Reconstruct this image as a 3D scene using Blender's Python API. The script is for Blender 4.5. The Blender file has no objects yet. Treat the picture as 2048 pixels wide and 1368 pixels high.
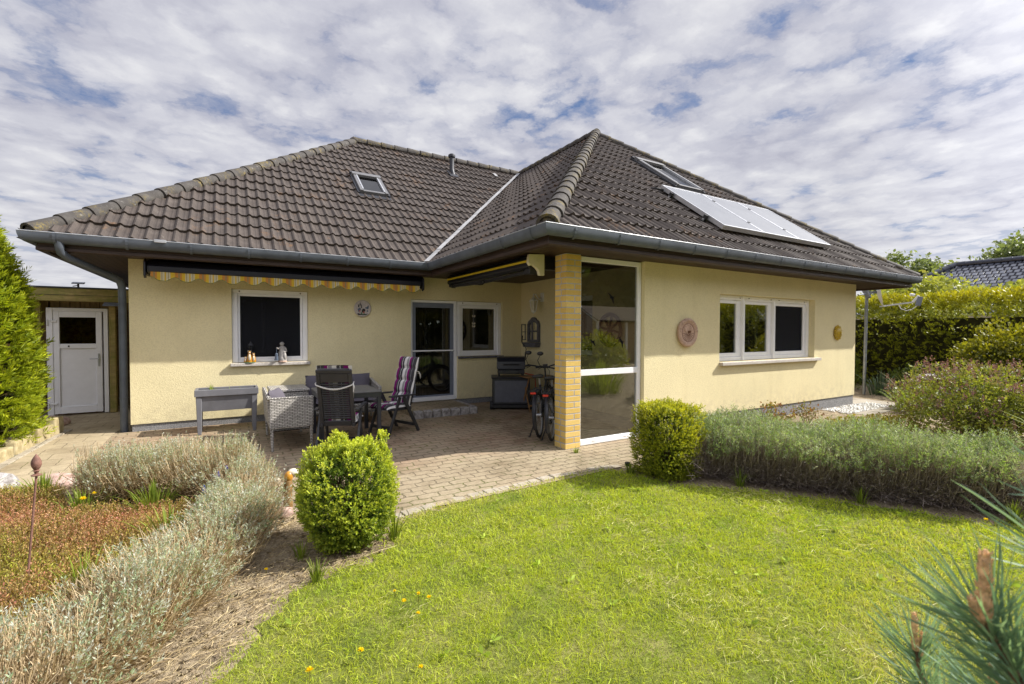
import bpy, bmesh, math, random
import numpy as np
from mathutils import Vector, Matrix
PI = math.pi
rad = math.radians
random.seed(7)
rng = np.random.default_rng(11)
scene = bpy.context.scene
COL = scene.collection

# ------------------------------------------------------------------ helpers
def gz(y):                      # patio rises gently towards the house
    return 0.105 * min(1.0, max(0.0, (y - 5.2) / 3.88))

def tag(o, label=None, cat=None, group=None, kind=None):
    if label: o['label'] = label
    if cat: o['category'] = cat
    if group: o['group'] = group
    if kind: o['kind'] = kind
    return o

def thing(name, label, cat, loc=(0, 0, 0), rz=0.0, group=None):
    o = bpy.data.objects.new(name, None)
    o.empty_display_size = 0.1
    COL.objects.link(o)
    o.location = loc
    o.rotation_euler = (0, 0, rz)
    return tag(o, label, cat, group)

def copy_tree(o, parent=None):
    c = o.copy()
    COL.objects.link(c)
    c.parent = parent
    for ch in list(o.children):
        copy_tree(ch, c)
    return c

class MB:
    """collects geometry of one part"""
    def __init__(s):
        s.v = []; s.f = []; s.m = []
        s.mi = 0
        s.M = None
    def _add(s, vs, fs):
        b = len(s.v)
        if s.M is not None:
            vs = [tuple(s.M @ Vector(p)) for p in vs]
        s.v += [tuple(p) for p in vs]
        s.f += [tuple(b + i for i in f) for f in fs]
        s.m += [s.mi] * len(fs)
        return s
    def box(s, x0, x1, y0, y1, z0, z1):
        vs = [(x0,y0,z0),(x1,y0,z0),(x1,y1,z0),(x0,y1,z0),(x0,y0,z1),(x1,y0,z1),(x1,y1,z1),(x0,y1,z1)]
        return s._add(vs, [(3,2,1,0),(4,5,6,7),(0,1,5,4),(1,2,6,5),(2,3,7,6),(3,0,4,7)])
    def hexa(s, p):             # eight corners, bottom four then top four
        return s._add(p, [(3,2,1,0),(4,5,6,7),(0,1,5,4),(1,2,6,5),(2,3,7,6),(3,0,4,7)])
    def quad(s, a, b, c, d):
        return s._add([a,b,c,d], [(0,1,2,3)])
    def beam(s, p0, p1, w, h, up=(0,0,1), w1=None, h1=None):   # rectangular bar between two points
        p0 = Vector(p0); p1 = Vector(p1); d = (p1-p0).normalized()
        up = Vector(up)
        if abs(d.dot(up)) > 0.98: up = Vector((0,1,0))
        a = d.cross(up).normalized(); b = a.cross(d).normalized()
        w1 = w if w1 is None else w1; h1 = h if h1 is None else h1
        vs = []
        for p, ww, hh in ((p0,w,h),(p1,w1,h1)):
            for sx, sy in ((-1,-1),(1,-1),(1,1),(-1,1)):
                vs.append(p + a*sx*ww/2 + b*sy*hh/2)
        return s._add(vs, [(3,2,1,0),(4,5,6,7),(0,1,5,4),(1,2,6,5),(2,3,7,6),(3,0,4,7)])
    def tube(s, pts, r, n=8, cap=True):
        pts = [Vector(p) for p in pts]
        rs = r if isinstance(r, (list, tuple)) else [r]*len(pts)
        vs = []; fs = []
        prev = None
        for i, p in enumerate(pts):
            d = (pts[min(i+1,len(pts)-1)] - pts[max(i-1,0)]).normalized()
            if prev is None:
                a = d.cross(Vector((0,0,1)))
                if a.length < 0.05: a = d.cross(Vector((0,1,0)))
            else:
                a = prev - d*prev.dot(d)
            a.normalize(); prev = a
            b = d.cross(a)
            for k in range(n):
                t = 2*PI*k/n
                vs.append(p + (a*math.cos(t) + b*math.sin(t))*rs[i])
        for i in range(len(pts)-1):
            for k in range(n):
                k2 = (k+1) % n
                fs.append((i*n+k, i*n+k2, (i+1)*n+k2, (i+1)*n+k))
        if cap:
            fs.append(tuple(range(n-1,-1,-1)))
            fs.append(tuple((len(pts)-1)*n+k for k in range(n)))
        return s._add(vs, fs)
    def lathe(s, prof, c=(0,0,0), n=16, sx=1.0, sy=1.0):      # prof: (r, z)
        vs = []; fs = []
        for r, z in prof:
            for k in range(n):
                t = 2*PI*k/n
                vs.append((c[0]+r*sx*math.cos(t), c[1]+r*sy*math.sin(t), c[2]+z))
        for i in range(len(prof)-1):
            for k in range(n):
                k2 = (k+1) % n
                fs.append((i*n+k, i*n+k2, (i+1)*n+k2, (i+1)*n+k))
        fs.append(tuple(range(n-1,-1,-1)))
        fs.append(tuple((len(prof)-1)*n+k for k in range(n)))
        return s._add(vs, fs)
    def ball(s, c, rx, ry=None, rz=None, n=14, m=9):
        ry = rx if ry is None else ry; rz = rx if rz is None else rz
        vs = []; fs = []
        for i in range(m+1):
            t = PI*i/m
            rr = max(math.sin(t), 0.02)
            for k in range(n):
                a = 2*PI*k/n
                vs.append((c[0]+rx*rr*math.cos(a), c[1]+ry*rr*math.sin(a), c[2]-rz*math.cos(t)))
        for i in range(m):
            for k in range(n):
                k2 = (k+1) % n
                fs.append((i*n+k, i*n+k2, (i+1)*n+k2, (i+1)*n+k))
        return s._add(vs, fs)
    def torus(s, c, R, r, axis='X', n=36, m=8, a0=0.0, a1=2*PI, sq=1.0):
        full = abs(a1-a0-2*PI) < 1e-6
        vs = []; fs = []
        cnt = n if full else n+1
        for i in range(cnt):
            t = a0 + (a1-a0)*i/n
            for k in range(m):
                u = 2*PI*k/m
                q = R + r*math.cos(u); w = r*math.sin(u)*sq
                y, z = q*math.cos(t), q*math.sin(t)
                p = {'X':(w,y,z),'Y':(y,w,z),'Z':(y,z,w)}[axis]
                vs.append((c[0]+p[0], c[1]+p[1], c[2]+p[2]))
        for i in range(n):
            j = (i+1) % cnt
            for k in range(m):
                k2 = (k+1) % m
                fs.append((i*m+k, j*m+k, j*m+k2, i*m+k2))
        return s._add(vs, fs)
    def prism(s, poly, lo, hi, axis='Z'):     # polygon in plane, extruded along an axis
        def P(a, b, h): return {'Z':(a,b,h),'Y':(a,h,b),'X':(h,a,b)}[axis]
        n = len(poly)
        vs = [P(a,b,lo) for a,b in poly] + [P(a,b,hi) for a,b in poly]
        fs = [tuple(range(n-1,-1,-1)), tuple(range(n,2*n))]
        fs += [(i,(i+1)%n,n+(i+1)%n,n+i) for i in range(n)]
        return s._add(vs, fs)
    def frame(s, u0, u1, z0, z1, w, d0, d1, axis='Y', wb=None, wt=None):   # a butted rectangular frame
        wb = w if wb is None else wb; wt = w if wt is None else wt
        def B(a0,a1,b0,b1):
            if axis == 'Y': s.box(a0,a1,d0,d1,b0,b1)
            else: s.box(d0,d1,a0,a1,b0,b1)
        B(u0,u0+w,z0,z1); B(u1-w,u1,z0,z1)
        B(u0+w,u1-w,z0,z0+wb); B(u0+w,u1-w,z1-wt,z1)
        return s
    def build(s, name, mats, parent=None, bevel=0.0, smooth=False, world=True, seg=1):
        me = bpy.data.meshes.new(name)
        off = Vector((0,0,0))
        if world and parent is not None:
            r = parent
            while r.parent is not None: r = r.parent
            off = Vector(r.location)
        me.from_pydata([(p[0]-off.x, p[1]-off.y, p[2]-off.z) for p in s.v], [], s.f)
        if not isinstance(mats, (list, tuple)): mats = [mats]
        for m in mats: me.materials.append(m)
        me.polygons.foreach_set('material_index', s.m)
        bm = bmesh.new(); bm.from_mesh(me)
        bmesh.ops.recalc_face_normals(bm, faces=bm.faces)
        bm.to_mesh(me); bm.free()
        o = bpy.data.objects.new(name, me)
        COL.objects.link(o)
        if parent is not None: o.parent = parent
        if bevel:
            b = o.modifiers.new('bevel', 'BEVEL'); b.width = bevel; b.segments = seg
            b.limit_method = 'ANGLE'; b.angle_limit = rad(35)
        if smooth:
            me.polygons.foreach_set('use_smooth', [True]*len(me.polygons))
            me.set_sharp_from_angle(angle=rad(42))
        me.update()
        return o

def quads_mesh(name, V, colors, mats, parent=None, matidx=None):
    """V: (N,4,3) or (N,3,3) array of separate faces, colors: (N,3)"""
    N, k, _ = V.shape
    me = bpy.data.meshes.new(name)
    off = np.zeros(3)
    if parent is not None:
        r = parent
        while r.parent is not None: r = r.parent
        off = np.array(r.location)
    co = (V - off).reshape(-1, 3).astype(np.float32)
    me.vertices.add(N*k); me.vertices.foreach_set('co', co.ravel())
    me.loops.add(N*k); me.loops.foreach_set('vertex_index', np.arange(N*k, dtype=np.int32))
    me.polygons.add(N)
    me.polygons.foreach_set('loop_start', np.arange(0, N*k, k, dtype=np.int32))
    me.polygons.foreach_set('loop_total', np.full(N, k, dtype=np.int32))
    me.update(calc_edges=True)
    at = me.attributes.new('Col', 'FLOAT_COLOR', 'POINT')
    c = np.ones((N, k, 4), dtype=np.float32); c[:, :, :3] = colors[:, None, :]
    at.data.foreach_set('color', c.ravel())
    if not isinstance(mats, (list, tuple)): mats = [mats]
    for m in mats: me.materials.append(m)
    if matidx is not None: me.polygons.foreach_set('material_index', matidx.astype(np.int32))
    o = bpy.data.objects.new(name, me)
    COL.objects.link(o)
    if parent is not None: o.parent = parent
    return o

def unit(a):
    return a / np.maximum(np.linalg.norm(a, axis=-1, keepdims=True), 1e-9)

def leaf_quads(P, D, L, W, roll=None, lift=0.0):
    """rhombic leaves: base P, direction D, length L, width W"""
    n = len(P)
    D = unit(D)
    R = unit(np.cross(D, rng.normal(size=(n,3))))
    L = np.broadcast_to(np.asarray(L, float), (n,))[:, None]; W = np.broadcast_to(np.asarray(W, float), (n,))[:, None]
    V = np.empty((n,4,3))
    V[:,0] = P; V[:,1] = P + D*L*0.5 + R*W*0.5; V[:,2] = P + D*L; V[:,3] = P + D*L*0.5 - R*W*0.5
    return V

def strip_quads(P0, P1, W0, W1, side=None):
    """narrow flat stems from P0 to P1"""
    n = len(P0)
    D = P1 - P0
    S = unit(np.cross(D, rng.normal(size=(n,3)))) if side is None else side
    W0 = np.broadcast_to(np.asarray(W0, float), (n,))[:, None]; W1 = np.broadcast_to(np.asarray(W1, float), (n,))[:, None]
    V = np.empty((n,4,3))
    V[:,0] = P0 - S*W0/2; V[:,1] = P0 + S*W0/2; V[:,2] = P1 + S*W1/2; V[:,3] = P1 - S*W1/2
    return V

def mixcol(n, cols, jitter=0.15):
    cols = np.array(cols)
    w = rng.dirichlet(np.ones(len(cols))*0.6, n)
    c = w @ cols
    return np.clip(c*(1 + rng.normal(size=(n,1))*jitter), 0.002, 1)

# ------------------------------------------------------------------ materials
class NT:
    def __init__(s, name):
        s.m = bpy.data.materials.new(name); s.m.use_nodes = True
        s.t = s.m.node_tree; s.t.nodes.clear()
        s.out = s.n('ShaderNodeOutputMaterial')
    def n(s, typ, ins=None, **kw):
        nd = s.t.nodes.new(typ)
        for k, v in kw.items(): setattr(nd, k, v)
        if ins:
            for k, v in ins.items():
                if hasattr(v, 'is_output'): s.t.links.new(v, nd.inputs[k])
                else: nd.inputs[k].default_value = v
        return nd
    def coord(s, kind='Object'): return s.n('ShaderNodeTexCoord').outputs[kind]
    def noise(s, vec, scale, detail=4, rough=0.55, dist=0.0):
        return s.n('ShaderNodeTexNoise', {'Vector':vec,'Scale':scale,'Detail':detail,'Roughness':rough,'Distortion':dist}).outputs['Fac']
    def ramp(s, fac, stops, interp='LINEAR'):
        r = s.n('ShaderNodeValToRGB', {'Fac':fac}); e = r.color_ramp.elements
        r.color_ramp.interpolation = interp
        while len(e) > 1: e.remove(e[-1])
        for i, (p, c) in enumerate(stops):
            x = e[0] if i == 0 else e.new(p)
            x.position = p
            x.color = (*c, 1) if hasattr(c, '__len__') else (c, c, c, 1)
        return r.outputs['Color']
    def mix(s, fac, a, b, blend='MIX'):
        r = s.n('ShaderNodeMix', data_type='RGBA', blend_type=blend)
        for k, v in ((0,fac),(6,a),(7,b)):
            if hasattr(v, 'is_output'): s.t.links.new(v, r.inputs[k])
            else: r.inputs[k].default_value = (*v, 1) if hasattr(v, '__len__') and len(v) == 3 else v
        return r.outputs[2]
    def math(s, op, a, b=0.0, c=0.0, clamp=False):
        r = s.n('ShaderNodeMath', operation=op, use_clamp=clamp)
        for i, v in enumerate((a,b,c)):
            if hasattr(v, 'is_output'): s.t.links.new(v, r.inputs[i])
            else: r.inputs[i].default_value = v
        return r.outputs[0]
    def bump(s, h, strength=0.3, dist=0.01):
        return s.n('ShaderNodeBump', {'Height':h,'Strength':strength,'Distance':dist}).outputs['Normal']
    def bsdf(s, color, rough=0.6, normal=None, metal=0.0, spec=0.5, **kw):
        ins = {'Roughness':rough,'Metallic':metal,'Specular IOR Level':spec}
        ins['Base Color'] = color if hasattr(color, 'is_output') else (*color, 1)
        if normal is not None: ins['Normal'] = normal
        ins.update(kw)
        return s.n('ShaderNodeBsdfPrincipled', ins).outputs[0]
    def done(s, sh):
        s.t.links.new(sh, s.out.inputs[0]); return s.m

MATS = {}
def basic(name, c, rough=0.5, metal=0.0, var=0.12, vs=9.0, bump=0.0, bs=60.0, spec=0.5, c2=None):
    """plain material with gentle mottling and a little surface relief"""
    if name in MATS: return MATS[name]
    t = NT(name); v = t.coord()
    n1 = t.noise(v, vs, 5, 0.6)
    lo = tuple(x*(1-var*1.6) for x in c); hi = tuple(min(1, x*(1+var*1.6)) for x in c)
    if c2: lo = c2
    col = t.ramp(n1, [(0.3, lo), (0.7, hi)])
    r = t.math('MULTIPLY_ADD', t.noise(v, vs*2.3, 3), 0.25, rough-0.12)
    nm = t.bump(t.noise(v, bs, 4), bump, 0.01) if bump else None
    MATS[name] = t.done(t.bsdf(col, r, nm, metal, spec))
    return MATS[name]

def foliage(name, trans=0.35, rough=0.5, spec=0.35):
    t = NT(name)
    a = t.n('ShaderNodeAttribute', attribute_name='Col').outputs['Color']
    p = t.bsdf(a, rough, None, 0.0, spec)
    tr = t.n('ShaderNodeBsdfTranslucent', {'Color': t.mix(1.0, a, (1.15,1.1,0.55), 'MULTIPLY')}).outputs[0]
    return t.done(t.n('ShaderNodeMixShader', {0:trans,1:p,2:tr}).outputs[0])

M_LEAF = foliage('leaf', 0.38)
M_DRY = foliage('dry_stem', 0.15, 0.7, 0.2)
M_GRASS = foliage('grass_blade', 0.40, 0.55, 0.3)

def make_stucco():
    t = NT('cream_stucco'); v = t.coord()
    big = t.noise(v, 0.7, 4); mid = t.noise(v, 70, 3, 0.65); fine = t.noise(v, 130, 3, 0.7)
    base = t.ramp(big, [(0.25,(0.75,0.66,0.405)),(0.75,(0.81,0.72,0.45))])
    sp = t.ramp(mid, [(0.36,(0.78,0.77,0.74)),(0.55,(1,1,1))])
    col = t.mix(0.55, base, sp, 'MULTIPLY')
    # faint dirt streaks low down and under eaves kept very light
    vm = t.n('ShaderNodeMapping', {'Vector':v,'Scale':(2.2,2.2,0.25)}).outputs[0]
    st = t.ramp(t.noise(vm, 1.6, 5, 0.6), [(0.55,(1,1,1)),(0.8,(0.9,0.88,0.84))])
    col = t.mix(0.6, col, st, 'MULTIPLY')
    # splash dirt near the ground and small patches
    zz = t.n('ShaderNodeSeparateXYZ', {0:t.n('ShaderNodeTexCoord').outputs['Object']}).outputs[2]
    spl = t.math('MULTIPLY', t.ramp(zz, [(0.22,1.0),(0.62,0.0)]), t.ramp(t.noise(v, 9, 6, 0.72), [(0.42,0.0),(0.68,0.55)]))
    col = t.mix(spl, col, (0.42,0.36,0.24))
    col = t.mix(0.22, col, t.ramp(t.noise(v, 1.9, 5, 0.6), [(0.35,(0.82,0.82,0.80)),(0.65,(1.05,1.04,1.02))]), 'MULTIPLY')
    h = t.math('ADD', mid, t.math('MULTIPLY', fine, 0.6))
    return t.done(t.bsdf(col, 0.9, t.bump(h, 0.6, 0.009), 0, 0.2))
M_STUCCO = make_stucco()

def make_granite(name, a, b, c, scale=70, bump=0.3):
    t = NT(name); v = t.coord()
    col = t.ramp(t.noise(v, scale, 5, 0.7), [(0.34,a),(0.5,b),(0.66,c)])
    col = t.mix(0.5, col, t.ramp(t.noise(v, 3, 4), [(0.3,0.75),(0.7,1.0)]), 'MULTIPLY')
    return t.done(t.bsdf(col, 0.75, t.bump(t.noise(v, scale, 4), bump, 0.01), 0, 0.3))
M_PLINTH = make_granite('plinth_render', (0.11,0.11,0.12), (0.22,0.22,0.225), (0.38,0.37,0.36))
M_SILL = make_granite('sill_stone', (0.36,0.32,0.28), (0.52,0.48,0.43), (0.62,0.58,0.54), 45, 0.15)
M_ROCK = make_granite('field_stone', (0.18,0.16,0.15), (0.33,0.31,0.30), (0.5,0.47,0.45), 16, 0.7)
M_PINKROCK = make_granite('pink_stone', (0.32,0.20,0.16), (0.45,0.31,0.26), (0.55,0.42,0.36), 16, 0.6)
M_SANDSTONE = make_granite('sandstone', (0.26,0.21,0.11), (0.38,0.31,0.17), (0.48,0.41,0.25), 11, 0.6)
M_GRAVELBED = make_granite('white_gravel_ground', (0.4,0.39,0.37), (0.62,0.61,0.58), (0.75,0.74,0.72), 40, 0.8)

def make_tile():
    t = NT('roof_tile'); v = t.coord()
    big = t.noise(v, 0.9, 5, 0.6); mid = t.noise(v, 5, 5, 0.65); fine = t.noise(v, 55, 3)
    col = t.ramp(mid, [(0.25,(0.046,0.036,0.030)),(0.55,(0.069,0.055,0.047)),(0.8,(0.096,0.079,0.068))])
    col = t.mix(0.5, col, t.ramp(fine, [(0.3,0.6),(0.7,1.25)]), 'MULTIPLY')
    # tile to tile tone: cells about one tile big
    wn = t.n('ShaderNodeTexVoronoi', {'Vector':v,'Scale':3.6}).outputs['Color']
    col = t.mix(0.35, col, t.ramp(wn, [(0.0,0.7),(1.0,1.3)]), 'MULTIPLY')
    # orange lichen and pale spots
    m1 = t.math('MULTIPLY', t.ramp(t.noise(v, 1.5, 6, 0.7, 0.6), [(0.56,0.0),(0.69,1.0)]), t.ramp(t.noise(v, 19, 4, 0.7), [(0.45,0.0),(0.62,1.0)]))
    col = t.mix(t.math('MULTIPLY', m1, 0.62), col, (0.24,0.115,0.032))
    m2 = t.ramp(t.noise(v, 26, 2, 0.5), [(0.70,0.0),(0.76,1.0)])
    col = t.mix(t.math('MULTIPLY', m2, 0.45), col, (0.28,0.27,0.24))
    return t.done(t.bsdf(col, 0.72, t.bump(fine, 0.25, 0.006), 0, 0.35))
M_TILE = make_tile()

def make_ridge():
    t = NT('ridge_tile'); v = t.coord()
    col = t.ramp(t.noise(v, 7, 5, 0.65), [(0.25,(0.042,0.037,0.034)),(0.55,(0.066,0.060,0.055)),(0.8,(0.102,0.095,0.087))])
    ly = t.math('MULTIPLY', t.ramp(t.noise(v, 3.2, 5, 0.7), [(0.5,0.0),(0.62,1.0)]), t.ramp(t.noise(v, 24, 4, 0.7), [(0.45,0.0),(0.6,1.0)]))
    col = t.mix(t.math('MULTIPLY', ly, 0.6), col, (0.24,0.18,0.035))
    sp = t.ramp(t.noise(v, 21, 3, 0.6), [(0.62,0.0),(0.72,1.0)])
    col = t.mix(t.math('MULTIPLY', sp, 0.35), col, (0.36,0.35,0.32))
    return t.done(t.bsdf(col, 0.8, t.bump(t.noise(v, 60, 3), 0.4, 0.008), 0, 0.3))
M_RIDGE = make_ridge()

def make_boards(name, axis, c, period=0.095, rough=0.55):
    t = NT(name); v = t.coord()
    s = t.n('ShaderNodeSeparateXYZ', {0:v}).outputs
    x = s['XYZ'.index(axis)]
    f = t.math('FRACT', t.math('DIVIDE', x, period))
    g = t.ramp(f, [(0.0,0.0),(0.07,1.0),(0.93,1.0),(1.0,0.0)])
    st = {'X':(9,1.2,1.2),'Y':(1.2,9,9),'Z':(1.2,1.2,9)}[axis]
    gr = t.noise(t.n('ShaderNodeMapping', {'Vector':v,'Scale':st}).outputs[0], 3.0, 6, 0.65)
    col = t.ramp(gr, [(0.3, tuple(k*0.65 for k in c)), (0.7, tuple(k*1.35 for k in c))])
    idx = t.math('FLOOR', t.math('DIVIDE', x, period))
    wn = t.n('ShaderNodeTexWhiteNoise', {'W':idx}, noise_dimensions='1D').outputs['Value']
    col = t.mix(0.4, col, t.ramp(wn, [(0,0.65),(1,1.25)]), 'MULTIPLY')
    col = t.mix(0.8, col, g, 'MULTIPLY')
    return t.done(t.bsdf(col, rough, t.bump(t.math('ADD', g, t.math('MULTIPLY', gr, 0.25)), 0.6, 0.012), 0, 0.35))
M_SOFFIT_Y = make_boards('soffit_boards', 'Y', (0.050,0.028,0.015))
M_SOFFIT_X = make_boards('soffit_boards_side', 'X', (0.060,0.036,0.020))
M_FENCEWOOD = make_boards('fence_boards', 'X', (0.26,0.18,0.075), 0.14, 0.75)
M_SHEDWOOD = make_boards('shed_boards', 'Y', (0.15,0.10,0.045), 0.14, 0.75)

def make_wood(name, c, stretch=(1.2,9,9), rough=0.7, moss=None):
    t = NT(name); v = t.coord()
    gr = t.noise(t.n('ShaderNodeMapping', {'Vector':v,'Scale':stretch}).outputs[0], 3.0, 6, 0.65)
    col = t.ramp(gr, [(0.3, tuple(k*0.6 for k in c)), (0.7, tuple(k*1.35 for k in c))])
    if moss: col = t.mix(t.ramp(t.noise(v, 4, 5, 0.65), [(0.42,0.0),(0.62,0.8)]), col, moss)
    return t.done(t.bsdf(col, rough, t.bump(gr, 0.4, 0.006), 0, 0.35))
M_FASCIA = make_wood('fascia_brown', (0.048,0.030,0.024), (1.2,1.2,14), 0.5)
M_BEAMWOOD = make_wood('weathered_beam', (0.34,0.26,0.10), (1.0,9,9), 0.8, (0.20,0.20,0.045))
M_TABLEWOOD = make_wood('folding_table_wood', (0.24,0.13,0.05), (2,9,9), 0.5)
M_TRUNK = make_wood('bark', (0.10,0.075,0.055), (9,9,1.5), 0.9)
M_TWIG = make_wood('woody_twigs', (0.13,0.10,0.07), (9,9,1.5), 0.9)
M_POSTWOOD = make_wood('carved_wood', (0.21,0.12,0.04), (9,9,1.5), 0.6)

M_WHITE = basic('white_upvc', (0.86,0.86,0.88), 0.32, var=0.02)
M_PAINTW = basic('white_paint', (0.76,0.76,0.75), 0.45, var=0.04)
M_LIP = basic('gutter_lip_sky_sheen', (0.34,0.36,0.39), 0.4, 0.1)  # bright sky reflection on the gutter bead put into its colour
M_ZINC = basic('zinc', (0.085,0.10,0.125), 0.5, 0.0, 0.16, 4.0, 0.05, 25)
M_ZINC_PALE = basic('valley_zinc', (0.33,0.33,0.335), 0.6, 0.05, 0.18, 6.0)
M_ALU = basic('aluminium', (0.55,0.56,0.58), 0.35, 0.7, 0.06)
M_GALV = basic('galvanised_steel', (0.30,0.32,0.35), 0.45, 0.6, 0.15)
M_STICKER = basic('black_vinyl', (0.010,0.010,0.012), 0.95, 0, 0.05, 9, 0, 60, 0.05)
M_BLACK = basic('black_metal', (0.016,0.016,0.018), 0.42, 0.0, 0.2)
M_BLACKSAT = basic('black_satin', (0.020,0.021,0.028), 0.35, 0.0, 0.15)
M_NAVY = basic('dark_cassette', (0.008,0.008,0.013), 0.35, 0.0, 0.1)
M_GREYFILM = basic('screen_frame_grey', (0.17,0.19,0.24), 0.45, 0.0, 0.05)
M_CREAMPL = basic('cream_plastic', (0.62,0.57,0.40), 0.45, 0.0, 0.04)
M_YELLOWTRIM = basic('yellow_trim', (0.62,0.44,0.01), 0.5, 0.0, 0.04)
M_ANTHRACITE = basic('anthracite_plastic', (0.034,0.034,0.038), 0.42, 0.0, 0.1)
M_ANTHMETAL = basic('anthracite_metal', (0.034,0.036,0.050), 0.35, 0.0, 0.1)
M_TABLETOP = basic('table_top_grey', (0.105,0.105,0.108), 0.45, 0.0, 0.12, 14)
M_PLANTER = basic('planter_grey', (0.155,0.155,0.168), 0.5, 0.0, 0.1, 5, 0.06, 50)
M_CUSHGREY = basic('grey_cushion', (0.115,0.105,0.125), 0.9, 0.0, 0.08, 6, 0.25, 180, 0.1)
M_CORD = basic('white_ribbon', (0.62,0.60,0.57), 0.8, 0.0, 0.05)
M_GRILLGREY = basic('grill_panel', (0.085,0.09,0.115), 0.45, 0.0, 0.08)
M_RUBBER = basic('rubber', (0.022,0.022,0.024), 0.75, 0.0, 0.2)
M_BIKEFRAME = basic('bike_frame_paint', (0.03,0.032,0.04), 0.25, 0.0, 0.08)
M_REDLENS = basic('red_lens', (0.50,0.03,0.02), 0.2, 0.0, 0.05)
M_RUST = basic('rusty_iron', (0.19,0.095,0.07), 0.75, 0.1, 0.25, 18, 0.3, 70)
M_TERRA = basic('terracotta', (0.50,0.345,0.265), 0.8, 0.0, 0.12, 22, 0.35, 60, 0.25)
M_TERRADK = basic('terracotta_groove', (0.20,0.105,0.07), 0.85, 0.0, 0.12, 22)
M_GOLD = basic('ochre_ceramic', (0.46,0.31,0.02), 0.4, 0.0, 0.15, 20)
M_GREYSTONE = basic('grey_cast_stone', (0.36,0.34,0.32), 0.85, 0.0, 0.25, 25, 0.4, 60, 0.25)
M_SLATE = basic('grey_ornament', (0.11,0.11,0.125), 0.7, 0.0, 0.2, 20, 0.3, 60)
M_DOGORANGE = basic('glazed_orange', (0.48,0.22,0.02), 0.35, 0.0, 0.2, 30)
M_CREAMCER = basic('cream_ceramic', (0.62,0.56,0.44), 0.4, 0.0, 0.15, 30)
M_PLAQUE = basic('plaque_face', (0.50,0.44,0.41), 0.5, 0.0, 0.12, 25)
M_PLBLUE = basic('glaze_blue_grey', (0.09,0.12,0.17), 0.3, 0.0, 0.2, 40)
M_PLDARK = basic('glaze_dark', (0.03,0.025,0.03), 0.3, 0.0, 0.2, 40)
M_PLRED = basic('glaze_red', (0.40,0.09,0.06), 0.3, 0.0, 0.2, 40)
M_PLGREEN = basic('glaze_green', (0.09,0.17,0.09), 0.3, 0.0, 0.2, 40)
M_SOIL = basic('planter_soil', (0.035,0.025,0.017), 0.95, 0.0, 0.3, 30, 0.6, 60, 0.1)
M_FLOORIN = basic('room_floor', (0.09,0.06,0.04), 0.5)
M_ROOM = basic('room_wall', (0.28,0.27,0.25), 0.9)
M_CURTAIN = basic('curtain', (0.07,0.075,0.08), 0.9, 0.0, 0.2)
M_LEADGREY = basic('skylight_alu', (0.13,0.13,0.135), 0.5, 0.0, 0.06)
M_LEADDARK = basic('skylight_flashing', (0.035,0.037,0.045), 0.5, 0.2, 0.1)
M_WHEELVIO = basic('painted_wheel', (0.042,0.018,0.022), 0.6, 0.0, 0.25, 14)
M_LAMPGLASS = basic('lamp_glass', (0.50,0.47,0.34), 0.25, 0.0, 0.1)

def make_glass(name, tint, refl, fres=1.5):
    t = NT(name)
    tr = t.n('ShaderNodeBsdfTransparent', {0:(*tint,1)}).outputs[0]
    gl = t.n('ShaderNodeBsdfGlossy', {'Color':(1,1,1,1),'Roughness':0.0}).outputs[0]
    bf_ = t.n('ShaderNodeNewGeometry').outputs['Backfacing']     # the node inverts the index on back faces: undo that for a thin pane
    ior = t.math('MULTIPLY_ADD', bf_, 1/fres-fres, fres)
    f = t.math('MULTIPLY', t.n('ShaderNodeFresnel', {'IOR':ior}).outputs[0], refl, clamp=True)
    return t.done(t.n('ShaderNodeMixShader', {0:f,1:tr,2:gl}).outputs[0])
M_GLASS = make_glass('window_glass', (0.55,0.58,0.57), 3.0)
M_PANEL_GLASS = make_glass('panel_glass', (0.60,0.62,0.57), 2.9)
M_DARKGLASS = make_glass('shed_glass', (0.45,0.40,0.36), 1.4)
M_SKYGLASS = make_glass('skylight_glass', (0.08,0.11,0.16), 0.8, 1.5)
def make_screen():
    t = NT('fly_screen')
    d = t.bsdf((0.016,0.017,0.021), 0.8, None, 0, 0.1)
    tr = t.n('ShaderNodeBsdfTransparent').outputs[0]
    return t.done(t.n('ShaderNodeMixShader', {0:0.30,1:d,2:tr}).outputs[0])
M_SCREEN = make_screen()
def make_solar():
    t = NT('solar_collector_glass'); v = t.coord()
    n = t.ramp(t.noise(v, 1.5, 3), [(0.3,(0.16,0.17,0.195)),(0.7,(0.19,0.20,0.225))])
    return t.done(t.bsdf(n, 0.55, None, 0.0, 0.12))
M_SOLAR = make_solar()

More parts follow.
